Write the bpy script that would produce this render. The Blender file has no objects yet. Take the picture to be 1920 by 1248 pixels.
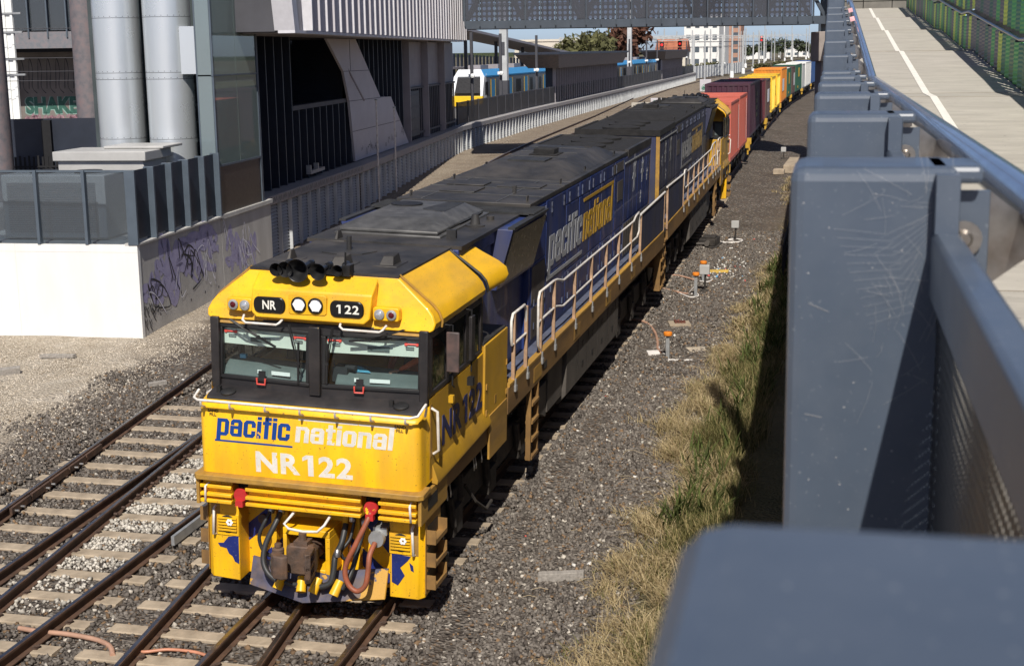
import bpy, bmesh, math, random
import numpy as np
from mathutils import Vector, Matrix
R = math.radians
rnd = random.Random(7)
rng = np.random.default_rng(11)
sc = bpy.context.scene
C = sc.collection

# ---------------------------------------------------------------- camera
cam = bpy.data.cameras.new('camera')
cam.lens = 50; cam.sensor_width = 36; cam.sensor_fit = 'HORIZONTAL'
cam.clip_start = 0.05; cam.clip_end = 9000
cam.dof.use_dof = True; cam.dof.focus_distance = 21; cam.dof.aperture_fstop = 14
co = bpy.data.objects.new('camera', cam); C.objects.link(co)
rt = Vector((.969, .245, -.0145)).normalized(); fw = Vector((-.243, .950, -.1941)).normalized()
up = rt.cross(fw).normalized(); rt = fw.cross(up)
CAM = Vector((6.722, -15.785, 6.947))
co.matrix_world = Matrix(((rt.x, up.x, -fw.x, CAM.x), (rt.y, up.y, -fw.y, CAM.y), (rt.z, up.z, -fw.z, CAM.z), (0, 0, 0, 1)))
sc.camera = co
# ---------------------------------------------------------------- sky and sun
SUN = Vector((.22, -.90, 1.0)).normalized()          # towards the sun
w = bpy.data.worlds.new('World'); sc.world = w; w.use_nodes = True
nt = w.node_tree; bg = nt.nodes['Background']
sky = nt.nodes.new('ShaderNodeTexSky'); sky.sky_type = 'NISHITA'; sky.sun_disc = False
sky.sun_elevation = math.asin(SUN.z); sky.sun_rotation = math.atan2(SUN.x, SUN.y)
sky.air_density = .45; sky.dust_density = 1.4; sky.ozone_density = 5.0; sky.altitude = 900
tint = nt.nodes.new('ShaderNodeMix'); tint.data_type = 'RGBA'; tint.blend_type = 'MULTIPLY'; tint.inputs[0].default_value = 1; tint.inputs[7].default_value = (1.16, 1.0, .90, 1)
nt.links.new(sky.outputs[0], tint.inputs[6]); nt.links.new(tint.outputs[2], bg.inputs[0]); bg.inputs[1].default_value = 0.125
sl = bpy.data.lights.new('sun', 'SUN'); sl.energy = 5.0; sl.angle = R(.5); sl.color = (1, .945, .86)
so = bpy.data.objects.new('sun', sl); C.objects.link(so)
so.rotation_euler = SUN.to_track_quat('Z', 'Y').to_euler(); so.location = (0, -30, 60)
sc.view_settings.view_transform = 'Standard'; sc.view_settings.look = 'None'
sc.view_settings.exposure = 0.1; sc.view_settings.gamma = 1.0
sc.cycles.max_bounces = 8; sc.cycles.transparent_max_bounces = 24; sc.cycles.caustics_reflective = False; sc.cycles.caustics_refractive = False

# ---------------------------------------------------------------- mesh helpers
def V(*a): return Vector(a)
class MB:
    def __init__(s): s.v = []; s.f = []; s.m = []; s.mi = 0; s.g = []
    def add(s, vs, fs):
        b = len(s.v); s.g.append((b, len(s.f))); s.v += [tuple(p) for p in vs]
        for f in fs: s.f.append(tuple(b + i for i in f)); s.m.append(s.mi)
        return s
    def hexa(s, p):   # 4 bottom (ccw from above), 4 top
        return s.add(p, [(3, 2, 1, 0), (4, 5, 6, 7), (0, 1, 5, 4), (1, 2, 6, 5), (2, 3, 7, 6), (3, 0, 4, 7)])
    def box(s, a, b):
        x0, y0, z0 = [min(a[i], b[i]) for i in range(3)]; x1, y1, z1 = [max(a[i], b[i]) for i in range(3)]
        return s.hexa([(x0, y0, z0), (x1, y0, z0), (x1, y1, z0), (x0, y1, z0), (x0, y0, z1), (x1, y0, z1), (x1, y1, z1), (x0, y1, z1)])
    def obox(s, c, u, v, w, a, b, d):   # centre, 3 unit axes, half sizes
        c = Vector(c); u = Vector(u) * a; v = Vector(v) * b; w = Vector(w) * d
        return s.hexa([c - u - v - w, c + u - v - w, c + u + v - w, c - u + v - w, c - u - v + w, c + u - v + w, c + u + v + w, c - u + v + w])
    def bar(s, p, q, a, b=None, upv=(0, 0, 1)):   # rectangular bar between two points, half sizes a (side) b (up)
        p = Vector(p); q = Vector(q); d = (q - p); L = d.length; d.normalize(); upv = Vector(upv)
        if abs(d.dot(upv)) > .98: upv = Vector((0, 1, 0)) if abs(d.y) < .9 else Vector((1, 0, 0))
        u = d.cross(upv).normalized(); w_ = u.cross(d)
        return s.obox((p + q) / 2, u, d, w_, a, L / 2, b if b else a)
    def loft(s, secs, cap=True, closed=True):
        n = len(secs[0]); b = len(s.v)
        vs = [p for q in secs for p in q]; fs = []
        for i in range(len(secs) - 1):
            for j in range(n if closed else n - 1):
                k = (j + 1) % n
                fs.append((i * n + j, i * n + k, (i + 1) * n + k, (i + 1) * n + j))
        if cap and closed:
            fs.append(tuple(range(n - 1, -1, -1))); fs.append(tuple((len(secs) - 1) * n + j for j in range(n)))
        return s.add(vs, fs)
    def prism(s, poly, ax, a, b):    # polygon in the other two axes, extruded along axis ax
        def p(q, t):
            l = list(q); l.insert(ax, t); return tuple(l)
        return s.loft([[p(q, a) for q in poly], [p(q, b) for q in poly]])
    def tube(s, pts, r, n=8, cap=True):
        pts = [Vector(p) for p in pts]; rs = r if isinstance(r, (list, tuple)) else [r] * len(pts)
        secs = []; u = None
        for i, p in enumerate(pts):
            d = (pts[min(i + 1, len(pts) - 1)] - pts[max(i - 1, 0)]).normalized()
            if u is None:
                a = Vector((0, 0, 1)) if abs(d.z) < .9 else Vector((1, 0, 0)); u = d.cross(a).normalized()
            else:
                u = (u - d * u.dot(d)).normalized()
            v = d.cross(u)
            secs.append([p + (u * math.cos(2 * math.pi * k / n) + v * math.sin(2 * math.pi * k / n)) * rs[i] for k in range(n)])
        return s.loft(secs, cap)
    def cyl(s, p, q, r, r2=None, n=16): return s.tube([p, q], [r, r if r2 is None else r2], n)
    def lathe(s, prof, o, ax, n=20, cap=True):  # prof: (radius, distance along axis)
        o = Vector(o); ax = Vector(ax).normalized()
        a = Vector((0, 0, 1)) if abs(ax.z) < .9 else Vector((1, 0, 0)); u = ax.cross(a).normalized(); v = ax.cross(u)
        return s.loft([[o + ax * d + (u * math.cos(2 * math.pi * k / n) + v * math.sin(2 * math.pi * k / n)) * r for k in range(n)] for r, d in prof], cap)
    def mesh(s, name, mats):
        me = bpy.data.meshes.new(name); me.from_pydata(s.v, [], s.f)
        for m in (mats if isinstance(mats, (list, tuple)) else [mats]): me.materials.append(m)
        if any(s.m): me.polygons.foreach_set('material_index', s.m)
        bm = bmesh.new(); bm.from_mesh(me); bmesh.ops.recalc_face_normals(bm, faces=bm.faces); bm.to_mesh(me); bm.free()
        return me
    def build(s, name, mats, parent=None, smooth=0, bevel=0, seg=2):
        me = s.mesh(name, mats); return link(name, me, parent, smooth, bevel, seg)
def _each(s, name, mats, parent=None, smooth=0, bevel=0, seg=2):
    out = []; G = s.g + [(len(s.v), len(s.f))]
    for (v0, f0), (v1, f1) in zip(G[:-1], G[1:]):
        q = MB(); q.v = s.v[v0:v1]; q.f = [tuple(i - v0 for i in f) for f in s.f[f0:f1]]; q.m = s.m[f0:f1]; out.append(q.build(name, mats, parent, smooth, bevel, seg))
    return out
MB.each = _each
def link(name, me, parent=None, smooth=0, bevel=0, seg=2):
    o = bpy.data.objects.new(name, me); C.objects.link(o); o.parent = parent
    if smooth:
        me.polygons.foreach_set('use_smooth', [True] * len(me.polygons))
        if smooth < 180: me.set_sharp_from_angle(angle=R(smooth))
    if bevel:
        b = o.modifiers.new('bevel', 'BEVEL'); b.width = bevel; b.segments = seg; b.limit_method = 'ANGLE'; b.angle_limit = R(40)
        b.harden_normals = False
        if not smooth: me.polygons.foreach_set('use_smooth', [True] * len(me.polygons)); me.set_sharp_from_angle(angle=R(35))
    return o
def tag(o, label=None, cat=None, group=None, kind=None):
    if label: o['label'] = label
    if cat: o['category'] = cat
    if group: o['group'] = group
    if kind: o['kind'] = kind
    return o
def thing(name, label, cat, loc=(0, 0, 0), rz=0, group=None):
    o = bpy.data.objects.new(name, None); C.objects.link(o); o.location = loc; o.rotation_euler = (0, 0, rz)
    return tag(o, label, cat, group)
def copy_tree(o, parent=None, swap=None):
    c = o.copy(); C.objects.link(c); c.parent = parent
    if swap and c.type == 'MESH':
        for i, sl_ in enumerate(c.material_slots):
            if sl_.material and sl_.material.name in swap:
                m_ = swap[sl_.material.name]; sl_.link = 'OBJECT'; sl_.material = m_
    for ch in [q for q in o.children]: copy_tree(ch, c, swap)
    return c
def frame(o, org, xax, yax, zax):
    o.matrix_world = Matrix(((xax[0], yax[0], zax[0], org[0]), (xax[1], yax[1], zax[1], org[1]), (xax[2], yax[2], zax[2], org[2]), (0, 0, 0, 1)))
def arc(c, r, a0, a1, n, pl='xz', k=0):
    out = []
    for i in range(n + 1):
        a = R(a0 + (a1 - a0) * i / n); p, q = c[0] + r * math.cos(a), c[1] + r * math.sin(a)
        out.append((p, q))
    return out

# ---------------------------------------------------------------- materials
def pbr(name, col, rough=.6, metal=0., var=.12, scale=5., bump=0., bscale=None, dirt=None, spec=.5, stretch=None, specks=None, chips=None, coat=0.):
    """principled paint; var: value mottling; dirt=(colour, amount, scale); specks=(colour, amount, scale); chips=(colour, threshold, scale)"""
    m = bpy.data.materials.new(name); m.use_nodes = True; t = m.node_tree; n = t.nodes; L = t.links
    p = n['Principled BSDF']; p.inputs['Roughness'].default_value = rough; p.inputs['Metallic'].default_value = metal
    p.inputs['Specular IOR Level'].default_value = spec; p.inputs['Coat Weight'].default_value = coat
    tc = n.new('ShaderNodeTexCoord'); vec = tc.outputs['Object']
    if stretch:
        mp = n.new('ShaderNodeMapping'); mp.inputs['Scale'].default_value = stretch; L.new(vec, mp.inputs['Vector']); vs = mp.outputs[0]
    else: vs = vec
    def noise(sc_, det=4, v=None, rgh=.6):
        q = n.new('ShaderNodeTexNoise'); q.inputs['Scale'].default_value = sc_; q.inputs['Detail'].default_value = det; q.inputs['Roughness'].default_value = rgh
        L.new(v if v is not None else vec, q.inputs['Vector']); return q.outputs['Fac']
    def ramp(f, a, b):
        q = n.new('ShaderNodeMapRange'); q.inputs['From Min'].default_value = a; q.inputs['From Max'].default_value = b; L.new(f, q.inputs['Value']); return q.outputs[0]
    def mix(a, b, f, blend='MIX'):
        q = n.new('ShaderNodeMix'); q.data_type = 'RGBA'; q.blend_type = blend
        if isinstance(f, float): q.inputs[0].default_value = f
        else: L.new(f, q.inputs[0])
        for i, x in ((6, a), (7, b)):
            if isinstance(x, tuple): q.inputs[i].default_value = (*x, 1)
            else: L.new(x, q.inputs[i])
        return q.outputs[2]
    c = tuple(col)
    lo = tuple(max(0, x * (1 - 1.6 * var)) for x in col); hi = tuple(min(1, x * (1 + var)) for x in col)
    cc = mix(lo, hi, ramp(noise(scale, 5, vs), .3, .7))
    if dirt:
        cc = mix(cc, dirt[0], mulv(n, L, ramp(noise(dirt[2], 6, vs), .42, .75), dirt[1]))
    if chips:
        cc = mix(cc, chips[0], ramp(noise(chips[2], 6), chips[1], chips[1] + .015))
    if specks:
        cc = mix(cc, specks[0], mulv(n, L, ramp(noise(specks[2], 2), .66, .72), specks[1]))
    L.new(cc, p.inputs['Base Color'])
    rr = n.new('ShaderNodeMapRange'); rr.inputs['To Min'].default_value = max(.02, rough - .1); rr.inputs['To Max'].default_value = min(1, rough + .1)
    L.new(noise(scale * 2.3, 3), rr.inputs['Value']); L.new(rr.outputs[0], p.inputs['Roughness'])
    if bump:
        b = n.new('ShaderNodeBump'); b.inputs['Strength'].default_value = bump; b.inputs['Distance'].default_value = .02
        L.new(noise(bscale or scale * 6, 6), b.inputs['Height']); L.new(b.outputs[0], p.inputs['Normal'])
    return m
def mulv(n, L, f, k):
    q = n.new('ShaderNodeMath'); q.operation = 'MULTIPLY'; L.new(f, q.inputs[0]); q.inputs[1].default_value = k; return q.outputs[0]
def glass(name, tint=(.6, .75, .75), alpha=.25, rough=.02, refl=1.0):
    """thin pane: mostly see-through, tinted, reflecting by angle"""
    m = bpy.data.materials.new(name); m.use_nodes = True; t = m.node_tree; n = t.nodes; L = t.links
    for q in list(n):
        if q.type == 'BSDF_PRINCIPLED': n.remove(q)
    out = n['Material Output']; tr = n.new('ShaderNodeBsdfTransparent'); tr.inputs[0].default_value = (*tint, 1)
    df = n.new('ShaderNodeBsdfDiffuse'); df.inputs[0].default_value = (tint[0] * .5, tint[1] * .5, tint[2] * .5, 1)
    gl = n.new('ShaderNodeBsdfGlossy'); gl.inputs['Roughness'].default_value = rough
    m1 = n.new('ShaderNodeMixShader'); m1.inputs[0].default_value = alpha; L.new(tr.outputs[0], m1.inputs[1]); L.new(df.outputs[0], m1.inputs[2])
    fr = n.new('ShaderNodeLayerWeight'); fr.inputs[0].default_value = .5
    pw = n.new('ShaderNodeMath'); pw.operation = 'POWER'; L.new(fr.outputs['Facing'], pw.inputs[0]); pw.inputs[1].default_value = 4
    mm = n.new('ShaderNodeMath'); mm.operation = 'MULTIPLY_ADD'; L.new(pw.outputs[0], mm.inputs[0]); mm.inputs[1].default_value = .9 * min(1, refl); mm.inputs[2].default_value = .045 * refl
    m2 = n.new('ShaderNodeMixShader'); L.new(mm.outputs[0], m2.inputs[0]); L.new(m1.outputs[0], m2.inputs[1]); L.new(gl.outputs[0], m2.inputs[2])
    L.new(m2.outputs[0], out.inputs[0]); return m
def emit(name, col, k):
    m = bpy.data.materials.new(name); m.use_nodes = True; p = m.node_tree.nodes['Principled BSDF']
    p.inputs['Base Color'].default_value = (*col, 1); p.inputs['Emission Color'].default_value = (*col, 1); p.inputs['Emission Strength'].default_value = k; return m
def attr_mat(name, rough=.9, attr='col', trans=0., bump=0.):
    m = bpy.data.materials.new(name); m.use_nodes = True; t = m.node_tree; n = t.nodes; L = t.links; p = n['Principled BSDF']
    a = n.new('ShaderNodeAttribute'); a.attribute_name = attr; L.new(a.outputs['Color'], p.inputs['Base Color'])
    p.inputs['Roughness'].default_value = rough; p.inputs['Specular IOR Level'].default_value = .25
    if trans:
        tl = n.new('ShaderNodeBsdfTranslucent'); L.new(a.outputs['Color'], tl.inputs[0]); mx = n.new('ShaderNodeMixShader'); mx.inputs[0].default_value = trans
        L.new(p.outputs[0], mx.inputs[1]); L.new(tl.outputs[0], mx.inputs[2]); L.new(mx.outputs[0], n['Material Output'].inputs[0])
    return m
DUST = (.20, .14, .09)
M = dict(
    yellow=pbr('yellow paint', (.88, .49, .008), .42, var=.07, scale=3, dirt=((.44, .25, .05), .62, 1.7), stretch=(1.2, .5, 1.6), specks=((.16, .08, .02), .8, 48), coat=.1),
    yellow_front=pbr('yellow paint stone-chipped', (.90, .50, .007), .45, var=.09, scale=2.5, dirt=((.50, .27, .04), .6, 1.5), stretch=(2.2, 2.2, .45), specks=((.2, .1, .03), .9, 34)),
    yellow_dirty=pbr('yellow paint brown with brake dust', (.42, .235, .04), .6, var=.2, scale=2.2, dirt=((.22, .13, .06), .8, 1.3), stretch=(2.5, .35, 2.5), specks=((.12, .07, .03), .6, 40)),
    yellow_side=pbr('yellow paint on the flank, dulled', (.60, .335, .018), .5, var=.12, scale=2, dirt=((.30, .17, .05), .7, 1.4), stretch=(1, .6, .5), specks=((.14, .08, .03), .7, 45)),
    sill=pbr('sill yellow grimed', (.26, .145, .045), .65, var=.25, scale=1.6, dirt=((.13, .075, .035), .8, 1.8), stretch=(2, .3, 1.5)),
    blue=pbr('blue paint', (.017, .038, .160), .48, var=.25, scale=2.0, dirt=((.085, .082, .105), .75, 1.4), stretch=(1, 2.2, .35), coat=.1),
    blue_dusty=pbr('blue paint grey with dust', (.030, .036, .085), .65, var=.25, scale=2.0, dirt=((.075, .066, .055), .9, 1.5), stretch=(1, 2.2, .35)),
    blue_walk=pbr('blue walkway paint', (.085, .105, .17), .7, var=.25, scale=3, dirt=((.12, .1, .09), .6, 2), bump=.2, bscale=60),
    blue_chev=pbr('blue chevron paint', (.012, .025, .16), .45, var=.15, specks=((.25, .22, .2), .5, 40)),
    plow=pbr('plough paint worn', (.06, .062, .11), .6, var=.3, scale=5, chips=((.50, .27, .035), .56, 2.2), dirt=((.20, .13, .06), .8, 3.0), specks=((.03, .03, .04), .7, 70)),
    black=pbr('roof black', (.026, .025, .025), .58, var=.3, scale=3, dirt=((.080, .070, .060), .8, 1.2), bump=.12, bscale=40),
    roof_end=pbr('sooty roof', (.013, .012, .012), .85, var=.4, scale=6, bump=.5, bscale=40, specks=((.1, .09, .08), .5, 90)),
    frame=pbr('black cab paint', (.022, .020, .021), .45, var=.15, scale=3, dirt=((.06, .05, .045), .4, 3), chips=((.6, .36, .03), .745, 9)),
    rubber=pbr('rubber', (.012, .012, .013), .6, var=.2),
    horn=pbr('horn black', (.014, .014, .015), .35, var=.2, scale=8),
    hatch=pbr('grey hatch', (.10, .098, .095), .5, var=.2, scale=5, dirt=((.03, .03, .03), .6, 4), metal=.2),
    mesh=pbr('dark grille', (.03, .03, .03), .6, var=.3),
    white=pbr('white enamel', (.72, .69, .64), .4, var=.08, scale=8, dirt=((.35, .25, .18), .5, 9), chips=((.25, .12, .06), .72, 24)),
    rail_tan=pbr('handrail tan with brake dust', (.46, .30, .19), .6, var=.2, scale=5, dirt=((.2, .12, .07), .6, 6)),
    steel=pbr('bare steel', (.42, .41, .40), .35, metal=.9, var=.15),
    galv=pbr('galvanised', (.45, .46, .46), .5, metal=.6, var=.12, scale=8),
    under=pbr('underframe grime', (.028, .024, .021), .8, var=.35, scale=6, dirt=((.07, .055, .04), .6, 3)),
    tank=pbr('fuel tank grey', (.095, .083, .072), .7, var=.2, scale=2, dirt=((.045, .04, .035), .6, 1.6)),
    coupler=pbr('coupler iron', (.085, .058, .045), .7, var=.3, scale=8, dirt=((.22, .11, .05), .5, 6), bump=.35, bscale=25),
    hose=pbr('black hose', (.03, .031, .032), .5, var=.2),
    hose_red=pbr('red brown hose', (.30, .085, .04), .55, var=.2, scale=6, dirt=((.2, .1, .07), .5, 5)),
    red=pbr('red enamel', (.52, .03, .03), .45, var=.15, scale=6, chips=((.85, .5, .02), .60, 9)),
    redpink=pbr('pink red', (.68, .09, .07), .4, var=.1),
    wheel=pbr('wheel steel', (.035, .03, .027), .6, var=.3, metal=.2),
    cream=pbr('cream cab lining', (.70, .74, .66), .6, var=.05),
    dash=pbr('grey green dash', (.10, .125, .125), .7, var=.12, scale=3),
    inside=pbr('dark cab inside', (.02, .022, .026), .8, var=.2),
    paper=pbr('white card', (.85, .86, .84), .7, var=.03),
    cyan=pbr('light blue plastic', (.12, .42, .62), .5, var=.1),
    lens=pbr('clear lamp', (.72, .74, .76), .12, metal=.6, var=.1, scale=40),
    lens_red=pbr('red lamp', (.10, .008, .01), .15, var=.2),
    led=pbr('white led lamp', (.95, .95, .97), .2, var=.02),
    t_white=pbr('white lettering', (.72, .70, .64), .5, var=.1, scale=6, specks=((.5, .32, .06), .7, 30), chips=((.86, .5, .02), .655, 14)),
    t_blue=pbr('blue lettering', (.006, .055, .27), .45, var=.1, chips=((.86, .5, .02), .665, 6)),
    t_navy=pbr('navy lettering', (.012, .022, .11), .5, var=.15),
    t_silver=pbr('silver lettering', (.40, .41, .42), .55, var=.15, scale=2, dirt=((.12, .12, .14), .6, 2), chips=((.016, .034, .165), .66, 10)),
    t_gold=pbr('gold lettering', (.62, .36, .02), .5, var=.15, scale=2, dirt=((.2, .13, .04), .6, 2), chips=((.016, .034, .165), .67, 10)),
    t_black=pbr('black lettering', (.02, .018, .015), .6),
    plate=pbr('number board black', (.008, .008, .009), .3),
    t_cream=pbr('cream number', (.82, .80, .72), .5, var=.03),  # cream paint of the number board figures
    pane=glass('cab glass', (.86, .95, .94), .015, refl=1.3),
    pane_dark=glass('side glass', (.28, .30, .30), .12, refl=1.0),
    orange_cloth=pbr('orange sleeve', (.62, .11, .03), .85, var=.1, scale=8),
    skin=pbr('skin', (.45, .25, .17), .55, var=.06),
    hair=pbr('dark hair', (.03, .022, .018), .7),
    tape=pbr('reflective tape', (.75, .77, .78), .35, var=.05),
)
def text(name, s, mat, parent, org, xax, yax, size, depth=.003, shear=0., off=0., wscale=1., align='LEFT', space=1., fit=None):
    cu = bpy.data.curves.new('txt', 'FONT'); cu.body = s; cu.size = size; cu.shear = shear; cu.offset = off; cu.align_x = align
    cu.extrude = depth; cu.resolution_u = 3; cu.space_character = space
    o = bpy.data.objects.new('txt', cu); C.objects.link(o)
    dg = bpy.context.evaluated_depsgraph_get(); dg.update()
    me = bpy.data.meshes.new_from_object(o.evaluated_get(dg)); bpy.data.objects.remove(o); bpy.data.curves.remove(cu)
    if fit:
        xs_ = [v.co.x for v in me.vertices]; ys_ = [v.co.y for v in me.vertices]; kx = fit[0] / (max(xs_) - min(xs_)); ky = fit[1] / (max(ys_) - min(ys_)); x0_, y0_ = min(xs_), min(ys_)
        for v in me.vertices: v.co.x = (v.co.x - x0_) * kx; v.co.y = (v.co.y - y0_) * ky
    xa = Vector(xax).normalized(); ya = Vector(yax); ya = (ya - xa * ya.dot(xa)).normalized(); za = xa.cross(ya)
    for v in me.vertices:
        v.co = Vector(org) + xa * (v.co.x * wscale) + ya * v.co.y + za * v.co.z
    me.materials.clear(); me.materials.append(mat); me.name = name
    return link(name, me, parent)

# heavy block letters, cut from flat plates
GL = {'p': (.85, [(0, .3, -.3, 1), (.3, .85, .80, 1), (.55, .85, .2, .80), (.3, .85, 0, .2)], 'TR BR'), 'a': (.85, [(.55, .85, 0, 1), (.02, .55, .80, 1), (.02, .28, .66, .80), (.28, .55, .44, .62), (0, .28, 0, .62), (.28, .55, 0, .18)], 'TL TR BL'),
      'c': (.85, [(0, .3, 0, 1), (.3, .85, .80, 1), (.3, .85, 0, .2), (.56, .85, .60, .80), (.56, .85, .2, .40)], 'TL TR BL BR'), 'i': (.30, [(0, .3, 0, 1), (0, .3, 1.08, 1.26)], ''), 'f': (.60, [(.13, .43, 0, 1.26), (.43, .60, 1.07, 1.26), (.43, .60, .82, 1), (0, .13, .82, 1)], ''),
      'n': (.85, [(0, .3, 0, 1), (.3, .85, .80, 1), (.55, .85, 0, .80)], 'TR'), 't': (.60, [(.13, .43, 0, 1.26), (.43, .60, 0, .19), (.43, .60, .82, 1), (0, .13, .82, 1)], ''), 'o': (.85, [(0, .3, 0, 1), (.55, .85, 0, 1), (.3, .55, .80, 1), (.3, .55, 0, .2)], 'TL TR BL BR'), 'l': (.30, [(0, .3, 0, 1.42)], ''),
      '1': (.5, [(.25, .5, 0, 1)], '')}
def clip_poly(P, a, b, c):      # keep a x + b y <= c
    out = []
    for i in range(len(P)):
        p, q = P[i], P[(i + 1) % len(P)]; dp, dq = a * p[0] + b * p[1] - c, a * q[0] + b * q[1] - c
        if dp <= 0: out.append(p)
        if dp * dq < 0: t = dp / (dp - dq); out.append((p[0] + (q[0] - p[0]) * t, p[1] + (q[1] - p[1]) * t))
    return out
def block_text(word, mat, parent, org, xax, yax, width, xh, shear=.12, gap=.09, depth=.004):
    tot = sum(GL[ch][0] for ch in word) + gap * (len(word) - 1); k = width / tot; x = 0
    xa = Vector(xax).normalized(); ya = Vector(yax); ya = (ya - xa * ya.dot(xa)).normalized(); za = xa.cross(ya)
    for ch in word:
        w_, rects, ch_c = GL[ch]; b = MB(); cs = .16
        polys = [[(r[0], r[2]), (r[1], r[2]), (r[1], r[3]), (r[0], r[3])] for r in rects]
        if ch == '1': polys.append([(0, .70), (.249, .82), (.249, 1), (.18, 1), (0, .88)])
        for P_ in polys:
            if 'TL' in ch_c: P_ = clip_poly(P_, -1, 1, 1 - cs)
            if 'TR' in ch_c: P_ = clip_poly(P_, 1, 1, w_ + 1 - cs)
            if 'BL' in ch_c: P_ = clip_poly(P_, -1, -1, -cs)
            if 'BR' in ch_c: P_ = clip_poly(P_, 1, -1, w_ - cs)
            if len(P_) < 3: continue
            W = [Vector(org) + xa * ((x + p[0]) * k + shear * p[1] * xh) + ya * (p[1] * xh) for p in P_]
            b.loft([[p for p in W], [p + za * depth for p in W]])
        b.build('letter', mat, parent); x += w_ + gap
def loco_number(mat, parent, org, xax, yax, w, h, depth=.003):
    xa = Vector(xax).normalized(); o = Vector(org)
    for ch, a, c in (('N', 0, .225), ('R', .26, .461), ('2', .652, .816), ('2', .835, 1.0)): text('letter', ch, mat, parent, o + xa * a * w, xax, yax, 1, depth=depth, off=.034, fit=((c - a) * w, h))
    block_text('1', mat, parent, o + xa * .488 * w, xax, yax, .112 * w, h, shear=0, depth=depth * 1.5)

# ---------------------------------------------------------------- the lie of the land
def H(y):      # rail level: the line climbs away from the camera and levels out
    if y < 25: return .02 * y
    if y < 80:
        t = (y - 25) / 55; return .5 + 1.1 * (t - t * t / 2)
    return 1.05
PY = [-40, 0, 20, 24.5, 43, 65, 84, 123, 141, 185, 260, 420]; PX = [1.2, 0, -.08, -.18, -.52, -1.2, -1.85, -2.9, -3.1, -3.0, -1.0, 8]
def path(y): return float(np.interp(y, PY, PX))
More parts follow.
